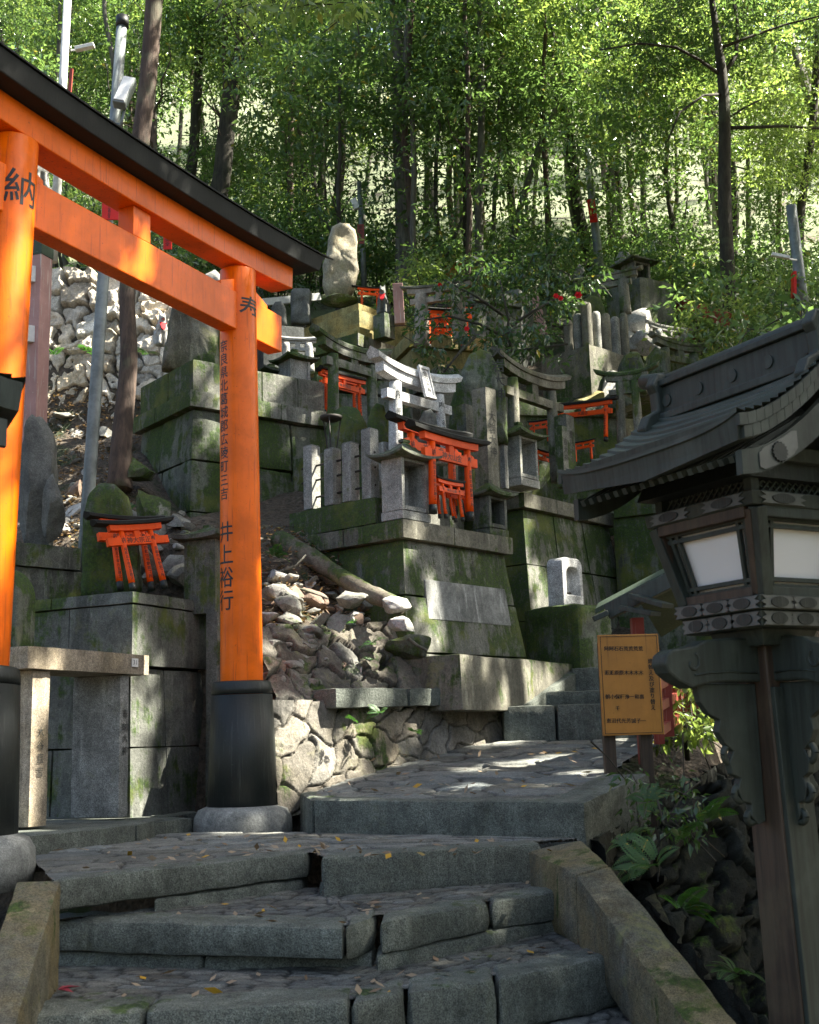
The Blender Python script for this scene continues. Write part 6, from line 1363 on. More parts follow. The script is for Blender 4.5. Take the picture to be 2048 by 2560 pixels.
tree_px('dark trunk group behind the tall stele', [(828, 640, 24), (842, 520, 24), (852, 430, 20), (860, 300, 16)], 20.0, M_BARKD, [(860, 260, 1, 1.0, 0)])
tree_px('pale crooked trunk right of the tall stele', [(786, 640, 20), (792, 560, 20), (805, 440, 18), (812, 300, 14)], 21.0, M_BARKG, [(800, 250, 1, 1.0, 3)])
tree_px('pale slender tree leaning right in the middle of the forest', [(1272, 690, 18), (1290, 560, 17), (1345, 380, 16), (1392, 270, 14), (1452, 150, 12), (1500, 20, 10)], 17.0, M_BARKG, [(1480, 30, 0, 1.0, 3), (1330, 280, .5, .7, 0)], [[(1392, 270, 9, 0), (1380, 200, 8, .2), (1385, 90, 6, .4), (1370, -20, 5, .5)]])
tree_px('thin curving tree forking low at the forest edge', [(1118, 640, 12), (1100, 600, 12), (1090, 500, 11), (1092, 380, 10), (1105, 240, 8), (1112, 60, 6)], 17.5, M_BARKG, [(1110, 90, 0, .9, 0), (1060, 260, .5, .6, 1)], [[(1118, 640, 8, 0), (1150, 560, 8, .2), (1180, 470, 7, .3), (1195, 360, 5, .3)]])
tree_px('dark mossy trunk left of the central red lamp pole sign', [(1487, 712, 30), (1462, 600, 32), (1440, 500, 30), (1432, 400, 30), (1405, 250, 26), (1385, 80, 24), (1380, -40, 22)], 17.8, M_BARKD, [(1370, -40, 0, 1.1, 1), (1460, 150, 1, .7, 0)])
tree_px('long straight brown tree with forking branches, right', [(1827, 830, 40), (1818, 640, 36), (1812, 480, 34), (1812, 300, 30), (1806, 190, 26), (1792, 90, 18), (1775, -40, 14)], 14.5, M_BARKD, [(1640, 130, .6, .55, 0), (1880, 60, .8, .8, 0), (1960, 330, .8, .6, 4), (1700, -30, .6, .7, 5)],
        [[(1806, 190, 14, 0), (1840, 140, 12, .1), (1845, 60, 10, .2), (1830, -30, 8, .3)], [(1806, 190, 12, 0), (1750, 150, 9, -.1), (1690, 118, 8, -.2), (1600, 108, 6, -.3), (1500, 125, 4, -.3)],
         [(1812, 320, 12, 0), (1880, 318, 9, .1), (1960, 315, 8, .2), (2060, 322, 6, .3)], [(1808, 235, 9, 0), (1760, 238, 7, -.2), (1700, 280, 6, -.3), (1670, 350, 4, -.4)], [(1800, 120, 10, 0), (1880, 90, 8, .1), (1960, 62, 6, .2), (2050, 40, 5, .2)], [(1812, 300, 7, 0), (1860, 270, 6, .2), (1900, 250, 5, .3)]])
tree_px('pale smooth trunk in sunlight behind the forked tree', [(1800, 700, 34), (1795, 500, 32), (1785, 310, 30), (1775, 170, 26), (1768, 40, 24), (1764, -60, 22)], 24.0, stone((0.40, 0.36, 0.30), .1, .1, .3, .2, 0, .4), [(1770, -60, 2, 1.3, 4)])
tree_px('dark branching tree at the right picture edge', [(2010, 780, 22), (2000, 560, 22), (2030, 330, 20), (2048, 60, 20)], 17.0, M_BARKD, [(2010, 200, 1, 1.2, 4), (1950, 450, 1, .8, 0)])
# --- filler trees: shared trunks and crowns
TR = []
for i in range(4):
    rs = random.Random(40+i); mb = MB(); P = [Vector((0, 0, -.6))]; x = y = 0
    for k in range(1, 12): x += rs.gauss(0, .07); y += rs.gauss(0, .07); P.append(Vector((x, y, k*.75-.6)))
    R = [.13*(1-.06*k) for k in range(12)]; mb.tube(P, R, 8); limb_set(mb, P, R, 7, rs); me = bpy.data.meshes.new('trunk'); me.from_pydata(mb.v, [], mb.f); me.polygons.foreach_set('use_smooth', mb.sm); me.materials.append([M_BARKD, M_BARKG, M_BARK, M_BARKD][i]); TR.append((me, P))
kinds = ['dense leafy forest tree on the slope behind the shrines', 'dark glossy evergreen on the slope behind the shrines']
def filler(x, y, h, vs, group='forest trees on the slope', lab='leafy forest tree on the slope behind the shrines'):
    me, P = TR[rnd.randrange(4)]; s = h/8.2; root = empty('forest_tree', (x, y, gz1(x, y)), rnd.uniform(0, 6)); tag(root, lab, 'tree', group)
    sub('trunk', me, root, (0, 0, 0), (s*rnd.uniform(.55, .95), s*rnd.uniform(.55, .95), s), 0)
    for k, v in enumerate(vs):
        a = rnd.uniform(0, 6.28); r_ = 0.0 if k == 0 else 1.1; z = h*(.86-.2*k)+rnd.uniform(-.3, .3)
        sub('crown', CR[v], root, (cos(a)*r_, sin(a)*r_, z), rnd.uniform(.85, 1.15), rnd.uniform(0, 6))
for row, (Y, n, h0, h1) in enumerate([(17.5, 6, 4.5, 6.5), (20.5, 8, 5, 8), (24, 7, 6, 9), (28.5, 7, 7, 11), (34, 8, 8, 13), (41, 8, 9, 15)]):
    for i in range(n):
        u = (i+.5+rnd.uniform(-.35, .35))/n; px = -120+2290*u; x = (px-1024)/FPX*Y*1.12; y = Y+rnd.uniform(-1.3, 1.3)
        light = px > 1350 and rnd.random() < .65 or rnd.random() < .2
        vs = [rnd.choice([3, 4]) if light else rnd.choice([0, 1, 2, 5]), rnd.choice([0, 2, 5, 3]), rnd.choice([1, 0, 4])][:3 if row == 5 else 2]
        filler(x, y, rnd.uniform(h0, h1), vs)
for i in range(48):
    px = rnd.uniform(380, 2040) if i % 4 else rnd.uniform(0, 380); Y = rnd.uniform(16.2, 25); x = (px-1024)/FPX*Y; h = rnd.uniform(5, 9); root = empty('slender_tree', (x, Y, gz1(x, Y)-.3), 0); tag(root, 'slender bare-stemmed young tree rising through the forest', 'tree', 'slender young trees in the forest')
    mb = MB(); lx, ly = rnd.gauss(0, .32), rnd.gauss(0, .3); P = [Vector((lx*(k/9)**1.3+rnd.gauss(0, .03), ly*(k/9)**1.3, h*k/9)) for k in range(10)]; R = [rnd.uniform(.04, .075)*(1-.07*k) for k in range(1)]*10; R = [R[0]*(1-.075*k) for k in range(10)]
    mb.tube(P, R, 6); limb_set(mb, P, R, 4, rnd, .8); mb.build('trunk', rnd.choice([M_BARKG, M_BARKG, M_BARKD, M_BARK]), root)
    sub('crown', CR[rnd.choice([0, 3, 4, 5])], root, (lx, ly, h*.95), rnd.uniform(.4, .65), rnd.uniform(0, 6))
# dense evergreens added right of the picture to darken ravine and lantern
for (x, y, h, vs) in ((4.6, 4.6, 5.0, (1, 1)), (5.2, 7.0, 5.6, (1, 0)), (4.4, 2.4, 5.0, (1, 1)), (6.0, 9.4, 6.0, (0, 1)), (3.9, .6, 4.8, (1, 1))):
    filler(x, y, h, vs, 'unseen evergreens added beside the ravine', 'dense unseen evergreen added to shade the ravine and the lantern')
# undergrowth bushes at the forest edge
BU_ = [crown_mesh('foliage', 300+i, (1.0, .9, .7), 75, 30, 0.085, 0.24, [M_LEAF, M_LEAFD, M_LEAFL][i]) for i in range(3)]
spots = [(620, 660, 17), (690, 640, 18), (760, 620, 18.5), (940, 640, 18), (1090, 690, 17.5), (1180, 640, 18), (1330, 640, 17.5), (1400, 700, 16.2), (1560, 600, 18), (1640, 680, 17), (1700, 620, 18), (1740, 700, 16.5), (1700, 790, 15.6), (1790, 760, 16), (1880, 700, 16), (1950, 760, 15), (1760, 850, 14.9), (1850, 850, 14), (1930, 830, 13.2), (2010, 860, 12.5), (2020, 700, 15.5), (60, 500, 17), (180, 560, 16), (330, 560, 16.5), (450, 640, 15.5), (560, 620, 16), (410, 720, 14.8), (1640, 740, 15.6), (1220, 720, 16.4), (1080, 730, 15.6), (1000, 690, 18), (860, 560, 20), (1500, 660, 18), (500, 470, 19.5), (570, 430, 20.5), (640, 500, 19.5), (700, 560, 19), (760, 470, 21), (620, 420, 22), (540, 380, 22), (700, 430, 22.5)]
for i, (px, py, Y) in enumerate(spots):
    p = W(px, py, Y); root = empty('bush', p, rnd.uniform(0, 6)); tag(root, 'leafy evergreen bush in the undergrowth at the forest edge', 'bush', 'bushes along the forest edge')
    sub('foliage', BU_[i % 3 if i % 2 else 0], root, (0, 0, 0), rnd.uniform(.75, 1.25), 0)
    mb = MB()
    for k in range(4): a = rnd.uniform(0, 6.28); mb.tube([(cos(a)*.05, sin(a)*.05, -1.0), (cos(a)*.2, sin(a)*.2, -.3), (cos(a)*.45, sin(a)*.45, .2)], [.018, .013, .006], 5)
    mb.build('stem', M_BARKD, root)

# --- camellia in front of the upper shrines
def spray_plant(name, label, cat, regions, leaf, mat, seed, stems, dens=1.0, nl=11, spread=.13, flowers=(), Yd=0.35, sr=.02):
    rs = np.random.RandomState(seed); C = []
    for (px0, py0, px1, py1, Y, n) in regions:
        for _ in range(int(n*dens)):
            C.append(tuple(W(px0+(px1-px0)*rs.rand(), py0+(py1-py0)*rs.rand(), Y+rs.uniform(-Yd, Yd))))
    C = np.array(C); b = W(*stems[0][0]); root = empty(name, b); tag(root, label, cat)
    me = leaf_mesh('foliage', *sprays(rs, C-np.array(b), nl, spread, leaf, droop=.5, wr=.44)); o = link('foliage', me, mat, root)
    for st in stems:
        mb = MB(); q = [W(*t)-b for t in st]; mb.tube(q, [sr*(1-.75*i/len(q)) for i in range(len(q))], 6); mb.build('stem', M_BARKD, root)
    mb = MB(); k = 0
    for c in C[::3]:
        c = Vector(c)-b; d = Vector((rs.normal(), rs.normal(), rs.normal()-.4)).normalized()*.3; mb.tube([c, c+d*.5+Vector((0, 0, .02)), c+d], [.003, .004, .005], 4, False)
    mb.build('twigs', M_BARKD, root)
    for (px, py, Y, r_) in flowers:
        mb = MB(); c = W(px, py, Y)-b
        for ring, (m_, rr, tl) in enumerate(((6, 1.0, .4), (5, .65, .8), (3, .3, 1.2))):
            for i in range(m_):
                a = 2*pi*i/m_+ring; u = Vector((cos(a), 0, sin(a)))*r_*rr; s = Vector((-sin(a), 0, cos(a)))*r_*.45; f = Vector((0, -r_*.4*tl, 0)); mb.add([c, c+u*.6+s+f, c+u+f*1.2, c+u*.6-s+f], [(0, 1, 2, 3)])
        mb.build('flower', M_BIB, root)
    return root
spray_plant('camellia_bush', 'glossy dark camellia bush with red flowers hanging before the upper shrines', 'bush', [(1080, 690, 1330, 790, 12.6, 95), (1130, 780, 1260, 860, 12.4, 40), (1200, 830, 1400, 905, 12.3, 60), (1330, 700, 1460, 800, 12.7, 40), (1230, 640, 1420, 720, 12.9, 45), (1030, 770, 1120, 840, 12.4, 22), (1090, 900, 1160, 945, 11.9, 14), (1040, 860, 1110, 900, 12.1, 12), (1300, 800, 1430, 850, 12.4, 22), (1120, 640, 1240, 700, 13, 22), (1420, 650, 1520, 720, 13.2, 16)], .085, M_LEAFD, 3,
            [[(1278, 960, 12.6), (1276, 860, 12.5), (1268, 780, 12.4), (1250, 700, 12.5)], [(1270, 820, 12.5), (1330, 780, 12.4), (1400, 740, 12.5)], [(1278, 850, 12.5), (1200, 810, 12.3), (1120, 790, 12.2), (1060, 800, 12.2)], [(1278, 880, 12.5), (1340, 870, 12.2), (1420, 860, 12.1)], [(1275, 800, 12.5), (1190, 740, 12.4), (1110, 700, 12.4)], [(1200, 830, 12.3), (1150, 880, 12.0), (1110, 930, 11.8)]],
            dens=.5, flowers=[(1446, 738, 12.0, .042), (1390, 740, 12.2, .032), (1402, 746, 12.2, .03), (1167, 822, 11.9, .03), (1100, 712, 12.4, .025)])
# leaves hanging into the top of the picture
spray_plant('overhanging_branch', 'branch of bright leaves hanging into the top edge, centre left', 'branch', [(540, -40, 700, 30, 7.5, 26), (690, -40, 820, 30, 7.5, 26), (820, -30, 910, 45, 7.5, 18)], .085, M_LEAFL, 9, [[(1000, -160, 7.6), (860, -60, 7.5), (700, -30, 7.5), (560, -20, 7.5)]], nl=7, spread=.09, Yd=.2)
spray_plant('overhanging_branch', 'leafy twigs reaching in beside the lantern ridge at the right edge', 'branch', [(1850, 800, 2040, 870, 7.2, 16), (1960, 760, 2060, 840, 7.2, 14)], .10, M_LEAF, 12, [[(2150, 900, 7.3), (2050, 850, 7.2), (1930, 830, 7.2), (1860, 820, 7.2)]], nl=6, spread=.10, Yd=.2, sr=.008)

# ------------------------------------------------------------------ ferns
def fern_mesh(seed, nfr=7, L=.34):
    rs = np.random.RandomState(seed); C = []; D = []; N_ = []; Ls = []; Ws = []
    for f in range(nfr):
        a = rs.uniform(0, 2*pi); l = L*rs.uniform(.7, 1.1); el = rs.uniform(.5, 1.1); p = np.array([0, 0, 0.0]); d = np.array([cos(a)*cos(el), sin(a)*cos(el), sin(el)]); ns = 22; side = np.array([-sin(a), cos(a), 0])
        for k in range(ns):
            t = k/ns; d = d+np.array([0, 0, -.075]); d /= np.linalg.norm(d); p = p+d*l/ns; up = np.cross(side, d)*-1; w = l*.30*sin(pi*min(1, t*1.05+.12))**.8*(1-t*.35)
            if k < 2: continue
            for s in (-1, 1):
                dd = side*s+d*.45; dd /= np.linalg.norm(dd); C.append(p); D.append(dd); N_.append(up); Ls.append(w); Ws.append(l/ns*.75)
                for j in range(3):
                    q = p+dd*w*(.25+.25*j)
                    for s2 in (-1, 1): d3 = dd*.5+d*s2; d3 /= np.linalg.norm(d3); C.append(q); D.append(d3); N_.append(up); Ls.append(w*.24*(1-.2*j)); Ws.append(w*.12)
    me = leaf_mesh('fronds', *[np.array(x, float) for x in (C, D, N_)], np.array(Ls), np.array(Ws), .1, .05); me.materials.append(M_FERN); return me
FM = [fern_mesh(i, 7) for i in range(3)]
ferns = [(1640, 2170, 5.55, .75, 'large fern arching beside the stair kerb, the biggest in the ravine'), (1570, 2110, 5.7, .5, 'fern left of the biggest one under the kerb corner'), (1620, 2010, 6.2, .6, 'fern hanging below the right edge of the upper path'), (1700, 2280, 5.3, .55, 'fern below the biggest one against the ravine wall'), (1840, 2440, 4.9, .5, 'lone fern low in the ravine beside the lantern post'), (1770, 2060, 5.9, .7, 'small fern right of the path edge'),
         (684, 1395, 9.0, .5, 'pale fern at the upper end of the mossy log'), (930, 1612, 8.55, .42, 'fern on the mossy rubble bank'), (925, 1652, 8.5, .3, 'little fern just below the one on the rubble bank'), (950, 1785, 8.1, .34, 'bright small fern on the low retaining wall'), (1035, 1832, 8.35, .26, 'tiny fern low on the retaining wall'), (880, 1800, 7.9, .2, 'tiny weed in the corner of the retaining wall'),
         (135, 890, 11.6, .55, 'fern growing from the dry stone wall, left one'), (215, 880, 11.6, .5, 'fern growing from the dry stone wall beside the lamp pole'), (365, 885, 11.3, .6, 'bright fern right of the bent trunk'), (330, 1275, 9.4, .35, 'small fern behind the mossy standing stone'), (880, 1560, 8.8, .35, 'fern between the broken rocks')]
for i, (px, py, Y, s, lb) in enumerate(ferns):
    o = bpy.data.objects.new('fern', FM[i % 3]); COL.objects.link(o); o.location = W(px, py, Y); o.scale = (s, s, s); o.rotation_euler = (rnd.uniform(-.2, .2)+(.5 if Y < 6.5 else .4), 0, rnd.uniform(0, 6)); tag(o, lb, 'fern', 'ferns')
spray_plant('creeper', 'dark ivy-like leaves trailing below the corner of the upper path', 'creeper', [(1560, 1900, 1760, 2100, 6.6, 26), (1650, 2000, 1780, 2100, 6.0, 12)], .06, M_LEAFD, 21, [[(1640, 1985, 6.6), (1690, 1975, 6.5), (1740, 2000, 6.5)], [(1640, 1985, 6.6), (1660, 2060, 6.2), (1740, 2090, 6.1)]], nl=6, spread=.08, Yd=.2, sr=.006)
spray_plant('sunlit_bush', 'sunlit yellow-green bush below the red railing', 'bush', [(1640, 1700, 1800, 1860, 9.2, 60)], .09, M_LEAFL, 22, [[(1720, 1900, 9.3), (1710, 1800, 9.2), (1700, 1720, 9.2)]], nl=9, spread=.14)

# ------------------------------------------------------------------ loose rocks, log, litter
RK = [rock_mesh('rock', 500+i, 3, .75, 8, .14) for i in range(8)]
def ground_hit(px, py, y0=7.4, y1=16):
    d = ray(px, py); lo = None
    for k in range(400):
        y = y0+(y1-y0)*k/400; p = EYE+d*(y/d.y)
        if p.z < gz1(p.x, p.y): return p
    return None
RKM = [[], [], []]
for j, mt in enumerate((S_ROCK, S_ROCKW, S_ROCKR)):
    for me in RK[:5 if j else 8]: q = me.copy(); q.materials.clear(); q.materials.append(mt); RKM[j].append(q)
rk_lab = ['grey-brown broken rock loose on the slope', 'pale broken rock loose on the slope', 'reddish broken rock loose on the slope']
def scatter(poly, n, s0, s1, wts, emb=.3):
    xs = [p[0] for p in poly]; ys = [p[1] for p in poly]; c = 0
    while c < n:
        x = rnd.uniform(min(xs), max(xs)); y = rnd.uniform(min(ys), max(ys)); ins = False
        for i in range(len(poly)):
            (ax, ay), (bx, by) = poly[i], poly[(i+1) % len(poly)]
            if (ay > y) != (by > y) and x < (bx-ax)*(y-ay)/(by-ay)+ax: ins = not ins
        if not ins: continue
        c += 1; p = ground_hit(x, y)
        if p is None: continue
        s = s0+(s1-s0)*rnd.random()**2.2; j = rnd.choices([0, 1, 2], wts)[0]
        o = bpy.data.objects.new('rock', rnd.choice(RKM[j])); COL.objects.link(o); o.location = (p.x, p.y, p.z+s*emb); o.scale = (s*rnd.uniform(.8, 1.3), s*rnd.uniform(.7, 1.1), s*rnd.uniform(.55, .95)); o.rotation_euler = (rnd.uniform(-.6, .6), rnd.uniform(-.6, .6), rnd.uniform(0, 6)); m = o.modifiers.new('e', 'EDGE_SPLIT'); m.split_angle = radians(24); tag(o, rk_lab[j], 'rock', ['grey-brown loose rocks', 'pale loose rocks', 'reddish loose rocks'][j])
scatter([(655, 1440), (900, 1440), (1060, 1560), (1080, 1650), (900, 1600), (655, 1600)], 110, .045, .14, (7, 1, 1))
scatter([(655, 1540), (880, 1560), (1080, 1640), (1080, 1700), (655, 1740)], 75, .06, .17, (6, 1, 1))
scatter([(105, 1050), (330, 1000), (320, 1200), (330, 1340), (120, 1340)], 60, .05, .16, (5, 3, 1))
scatter([(330, 1220), (470, 1260), (480, 1480), (350, 1460)], 26, .05, .16, (6, 1, 1))
for i, (x, y, Y, s, m_, lb) in enumerate([(985, 1510, 8.75, .12, S_ROCKW, 'big pale-topped rock at the end of the mossy log'), (1000, 1560, 8.6, .11, S_ROCKW, 'bright white tilted rock beside the mossy bank'), (780, 1500, 8.9, .16, S_ROCKR, 'reddish-brown rock, largest of its colour, left of the log'), (870, 1500, 8.8, .15, S_ROCK, 'grey angular rock lying between the red rock and the log'), (690, 1510, 8.8, .15, S_ROCKW, 'pale rock pile stone next to the gate pillar'), (1030, 1620, 8.9, .19, S_MOSSY, 'thickly mossed boulder against the podium foot'), (1050, 1680, 8.9, .13, S_MOSSY, 'lower mossy boulder left of the long mossy block')]):
    rock('rock', lb, W(x, y, Y), (s*1.15, s*.8, s*.85), 600+i, m_, 'rock', 4, cuts=13, amp=.2)
rock('boulder', 'mossy slanting boulder right of the bent trunk', W(385, 1290, 9.6), (.27, .2, .24), 701, S_POD, 'boulder', cuts=14, amp=.22, rot=(0, .6, .2))
rock('boulder', 'green-topped boulder at the foot of the bent trunk', W(345, 1185, 10.1), (.22, .2, .14), 702, S_MOSSY, 'boulder', cuts=12, amp=.2)
# mossy log
mb = MB(); P = [W(690, 1345, 9.5), W(760, 1385, 9.3), W(850, 1440, 9.1), (W(940, 1490, 8.9)), W(1010, 1525, 8.75)]; b = P[0]; Q = []
for i in range(len(P)-1):
    for k in range(6): Q.append(P[i].lerp(P[i+1], k/6)-b)
Q.append(P[-1]-b); mb.tube(Q, [.085-.0012*i for i in range(len(Q))], 14); o = mb.build('mossy_log', stone((.16, .14, .11), .8, .5, .3, .3)); rough(o, .025, .04, 900, .015); o.location = b; tag(o, 'mossy fallen log slanting down the rubble slope', 'log')
for i, pts in enumerate(([(655, 1440), (700, 1432), (740, 1418), (765, 1390)], [(700, 1470), (760, 1478), (820, 1500)], [(1020, 1600), (1045, 1618), (1068, 1630)])):
    mb = MB(); mb.tube([W(x, y, 8.95-.1*i)+Vector((0, 0, .01)) for x, y in pts], [.014, .011, .009, .006][:len(pts)], 6); o = mb.build('dead_root', M_BARKG); tag(o, ['pale dry root lying across the slope near the gate pillar', 'dry root among the rocks left of the log', 'pale twig at the foot of the mossy bank'][i], 'root')
# fallen leaves
def litter(name, label, pts, mat, L):
    pts = np.array(pts); n = len(pts); rs = np.random.RandomState(n); D = unit(np.concatenate([rs.normal(size=(n, 2)), rs.normal(size=(n, 1))*.15], 1)); N_ = unit(np.array([0, 0, 1.])+rs.normal(size=(n, 3))*.35)
    l = L*rs.uniform(.6, 1.2, n); o = link(name, leaf_mesh(name, pts, D, N_, l, l*.42, .3, -.15), mat); tag(o, label, kind='stuff')
pts = []
while len(pts) < 5200:
    if rnd.random() < .5: px, py = rnd.uniform(100, 340), rnd.uniform(980, 1400)
    else: px, py = rnd.uniform(640, 1080), rnd.uniform(1330, 1640)
    p = ground_hit(px+rnd.gauss(0, 15), py)
    if p is not None: pts.append((p.x, p.y, p.z+.03+.03*rnd.random()))
litter('leaf_litter', 'dry brown fallen leaves strewn over the slopes', pts, M_DRY, .05)
pts = []
for _ in range(130):
    px, py = rnd.uniform(150, 1350), rnd.uniform(2035, 2150); p = WZ(px, py, .0); 
    if 4.9 < p.y < 6.9 and not (p.y > 6.0 and p.x > -.6): pts.append((p.x, p.y, .012))
for _ in range(70): px, py = rnd.uniform(780, 1500), rnd.uniform(1880, 1990); p = W(px, py, rnd.uniform(6.4, 8.5)); y = p.y; pts.append((p.x, y, z2(y)+.014))
for z, E in ((-.175, E2), (-.35, E3), (0.0, E1)):
    for _ in range(34): i = rnd.randrange(len(E)-1); t = rnd.random(); q = WZ(E[i][0]*(1-t)+E[i+1][0]*t, E[i][1]*(1-t)+E[i+1][1]*t, z); pts.append((q.x, q.y+rnd.uniform(.03, .6), z+.01 if rnd.random() < .2 else z+.002))
litter('fallen_leaves', 'few brown and yellow leaves fallen on the steps and paving', pts, M_DRY, .055)
pts2 = [p for i, p in enumerate(pts) if i % 7 == 0]; litter('fallen_leaves', 'yellow leaves fallen here and there on the steps', [(a+.1, b+.05, c+.004) for a, b, c in pts2], plain('yellow_leaf', (.50, .28, .02), .6), .06)
rl = WZ(118, 2508, -.35); o = link('fallen_leaf', leaf_mesh('leaf', np.array([tuple(rl+Vector((0, .12, .02)))]*3), unit(np.array([[1, .3, .2], [.7, 1, .1], [1, -.6, .1]])), np.array([[0, 0, 1.]]*3), np.array([.08]*3), np.array([.03]*3)), plain('crimson_leaf', (.30, .03, .05), .6)); tag(o, 'crimson fallen leaf on the lower left step', 'leaf')

# ------------------------------------------------------------------ tall canopy above, out of the picture, shaped to dapple the light
LIT = [(10, 960, 5.5, .12), (12, 1130, 5.5, .08), (5, 1300, 5.5, .14), (5, 1480, 5.4, .12), (35, 700, 5.6, .10), (250, 560, 6.0, .07), (365, 655, 6.6, .07), (60, 560, 5.7, .06),
       (108, 1735, 6.75, .1), (108, 1790, 6.75, .1), (106, 1850, 6.75, .1), (106, 1910, 6.75, .1), (104, 1970, 6.75, .1), (102, 2030, 6.75, .08), (170, 1640, 6.85, .12), (435, 1590, 8.0, .03), (430, 1640, 8.0, .03), (395, 1730, 7.95, .025), (430, 1750, 8.0, .025), (458, 1860, 8.05, .025),
       (522, 1760, 8.15, .05), (522, 1820, 8.15, .05), (720, 1800, 7.75, .14), (720, 1890, 7.75, .15), (780, 1850, 7.85, .13), (800, 1930, 7.9, .10), (890, 1925, 8.1, .08), (700, 1975, 7.2, .12), (770, 1970, 7.1, .07),
       (1190, 1935, 7.3, .09), (1230, 1880, 8.0, .10), (1330, 1865, 8.1, .13), (1300, 1745, 9.5, .12), (1370, 1700, 9.9, .1), (1180, 1700, 9.0, .05), (1430, 1845, 8.4, .14), (1480, 1890, 7.6, .10), (1370, 1930, 7.2, .05), (1130, 1960, 7.1, .05),
       (690, 1500, 8.8, .15), (780, 1470, 8.9, .10), (870, 1480, 8.8, .13), (985, 1500, 8.8, .12), (1000, 1560, 8.6, .09), (930, 1490, 8.9, .08), (680, 1600, 8.5, .08), (740, 1560, 8.6, .07),
       (1120, 1540, 9.1, .06), (1145, 1640, 9.1, .05), (1200, 1490, 9.2, .06), (1215, 1560, 9.2, .06), (1185, 1420, 9.2, .05), (1315, 1620, 9.3, .09), (1110, 1440, 9.1, .05), (1290, 1700, 9.4, .13), (1350, 1690, 9.6, .1), (1310, 1755, 9.2, .12), (1240, 1385, 9.25, .08), (1200, 1370, 9.2, .06),
       (1410, 1370, 11.4, .08), (1455, 1360, 11.5, .07), (1420, 1420, 11.4, .06), (1350, 1270, 11.3, .10), (1420, 1290, 11.3, .09), (1400, 1450, 10.5, .12), (1303, 1160, 11.0, .07), (1285, 1010, 11.3, .09), (1265, 1060, 10.9, .07), (1330, 980, 11.4, .08),
       (130, 720, 12.0, .55), (250, 740, 12.0, .55), (370, 760, 11.9, .5), (400, 880, 11.7, .3), (300, 690, 12.2, .4), (180, 1010, 10.6, .16), (230, 1130, 10.2, .14), (220, 1260, 9.6, .16), (200, 1340, 9.2, .13), (290, 1000, 10.8, .12),
       (530, 1070, 10.6, .17), (560, 1100, 10.7, .12), (470, 920, 10.4, .10), (420, 960, 10.6, .08), (745, 860, 12.2, .30), (700, 870, 12.2, .2), (540, 700, 11.8, .2), (400, 830, 11.5, .12),
       (800, 800, 14.0, .35), (850, 860, 13.8, .3), (780, 900, 13.6, .25), (820, 960, 13.3, .25), (888, 640, 14.6, .14), (885, 580, 14.6, .12), (1590, 850, 14.0, .20), (1625, 820, 14.2, .15), (1640, 850, 13.9, .15),
       (640, 850, 7.75, .12), (645, 1000, 7.75, .12), (650, 1250, 7.75, .12), (652, 1400, 7.75, .14), (655, 1600, 7.75, .14), (1020, 760, 13.2, .2), (998, 760, 13.9, .15), (990, 1000, 9.9, .10), (1080, 950, 9.9, .16), (1000, 930, 9.8, .15), (1000, 1080, 9.8, .12), (1100, 1020, 9.9, .10), (1180, 1050, 10.2, .08), (1225, 1100, 10.2, .07), (960, 1180, 9.1, .06), (1050, 1320, 9.1, .06), (1160, 1345, 9.3, .05), (560, 960, 10.5, .08), (640, 1000, 10.9, .08), (600, 1180, 10.6, .08), (690, 1130, 11, .08), (930, 1760, 8.2, .09), (1080, 1740, 8.7, .08), (860, 1880, 8.0, .07), (1010, 1880, 8.4, .06), (1060, 2005, 6.3, .06), (900, 1960, 6.9, .07), (1500, 740, 13, .25), (1440, 840, 13, .15), (1520, 840, 13, .2), (1550, 900, 13, .2), (1110, 820, 13.3, .3), (1250, 790, 14.3, .35), (1350, 780, 14.5, .3), (1100, 700, 16, .5), (1420, 700, 14, .12), (940, 880, 9.9, .08), (1130, 930, 9.9, .08),
       (1730, 1780, 9.2, .3), (1600, 2150, 5.6, .04), (1100, 1300, 9.2, .03), (1040, 1110, 9.3, .04), (1010, 850, 7, .0)]
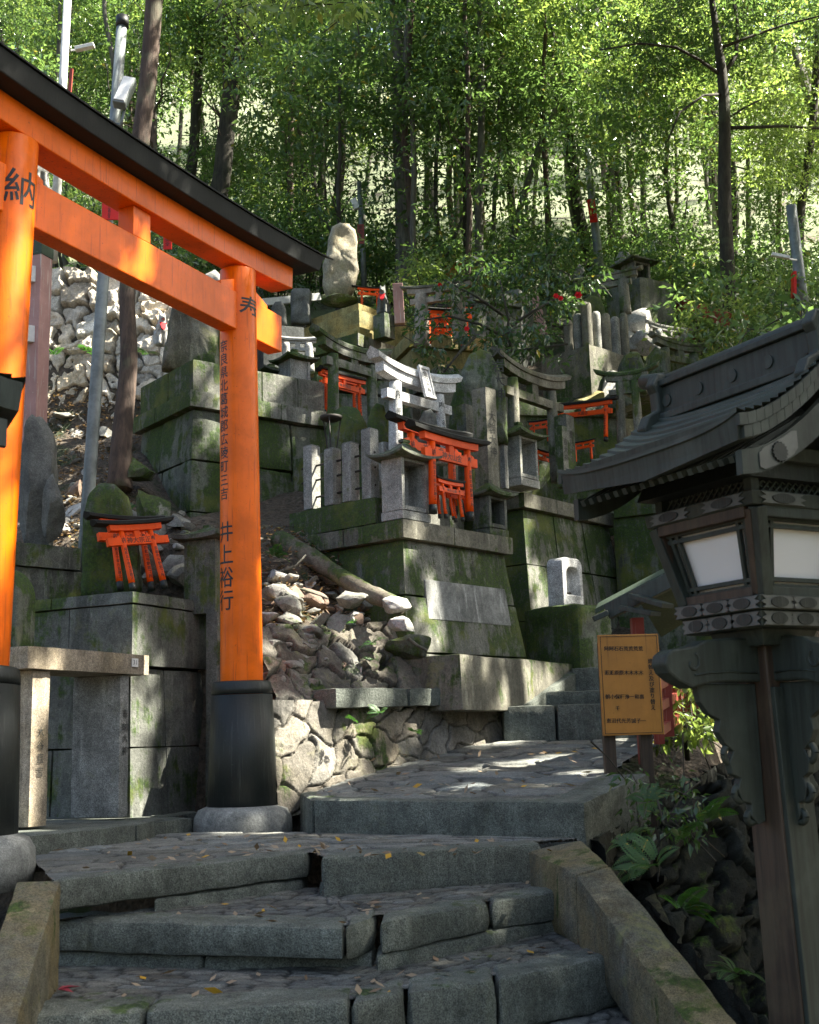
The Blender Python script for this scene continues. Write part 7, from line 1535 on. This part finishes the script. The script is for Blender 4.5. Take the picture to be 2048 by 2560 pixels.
def canopy():
    rs = np.random.RandomState(77); n = 6800; S = np.array(SUN)
    x = rs.uniform(-4.2, 5.5, n); y = rs.uniform(3.0, 15.5, n); z = np.interp(y, [3, 7, 8, 10, 14, 16], [-.6, 0, .8, 2.2, 4.4, 5.4])+rs.uniform(-.3, 2.6, n)
    T = np.stack([x, y, z], 1); yc = y+3; zc = np.maximum(9.0, .5+.69*(y+1.6)+.8)+rs.rand(n)*2.4; s = (zc-z)/S[2]; C = T+S*s[:, None]
    c, D, N_, L, Wd = sprays(rs, C, 36, .42, .14, flat=.4, wr=.46)
    keep = np.ones(len(c), bool)
    for (px, py, Y, r_) in LIT:  # leaves cut away along the sun rays to chosen sunlit spots
        if r_ <= 0: continue
        t = np.array(W(px, py, Y)); v = c-t; a = v@S; d = np.linalg.norm(v-np.outer(a, S), axis=1); jit = 1+.35*vnoise(c, 2.5, 4); keep &= ~((d < (r_*1.2*jit+.05 if r_ >= .1 else r_*1.3*jit+.03)))
    f = np.array(_fw); rt = np.array(_rt); up = np.array(_up); v = c-np.array(EYE); w = v@f; X = 1024+FPX*(v@rt)/w; Yp = 1280-FPX*(v@up)/w; keep &= ~((w > 0) & (Yp > -25) & (X > -80) & (X < 2130))
    c, D, N_, L, Wd = c[keep], D[keep], N_[keep], L[keep], Wd[keep]
    # share the leaves out between the tall trees that carry them
    tr = [(6.5, 3.5), (8.5, 6.5), (6.8, 9.5), (9.5, 11.5), (8.0, 14.5), (7.0, 17.5)]
    d = np.stack([np.hypot(c[:, 0]-a, c[:, 1]-b) for a, b in tr], 1); k = d.argmin(1)
    for i, (a, b) in enumerate(tr):
        g = gz1(a, b); root = empty('canopy_tree', (a, b, g)); tag(root, 'tall unseen tree beside the path, crown shaped to dapple the shrines', 'tree', 'unseen shade trees over the path'); m = k == i
        if m.sum(): me = leaf_mesh('crown', c[m]-np.array([a, b, g]), D[m], N_[m], L[m], Wd[m]); link('crown', me, M_LEAF, root)
        mb = MB(); mb.tube([(0, 0, -.5), (.1, 0, 4), (-.2, .1, 8-g), (-.8, .1, 11.2-g)], [.22, .18, .14, .06], 10); mb.build('trunk', M_BARKG, root)
canopy()
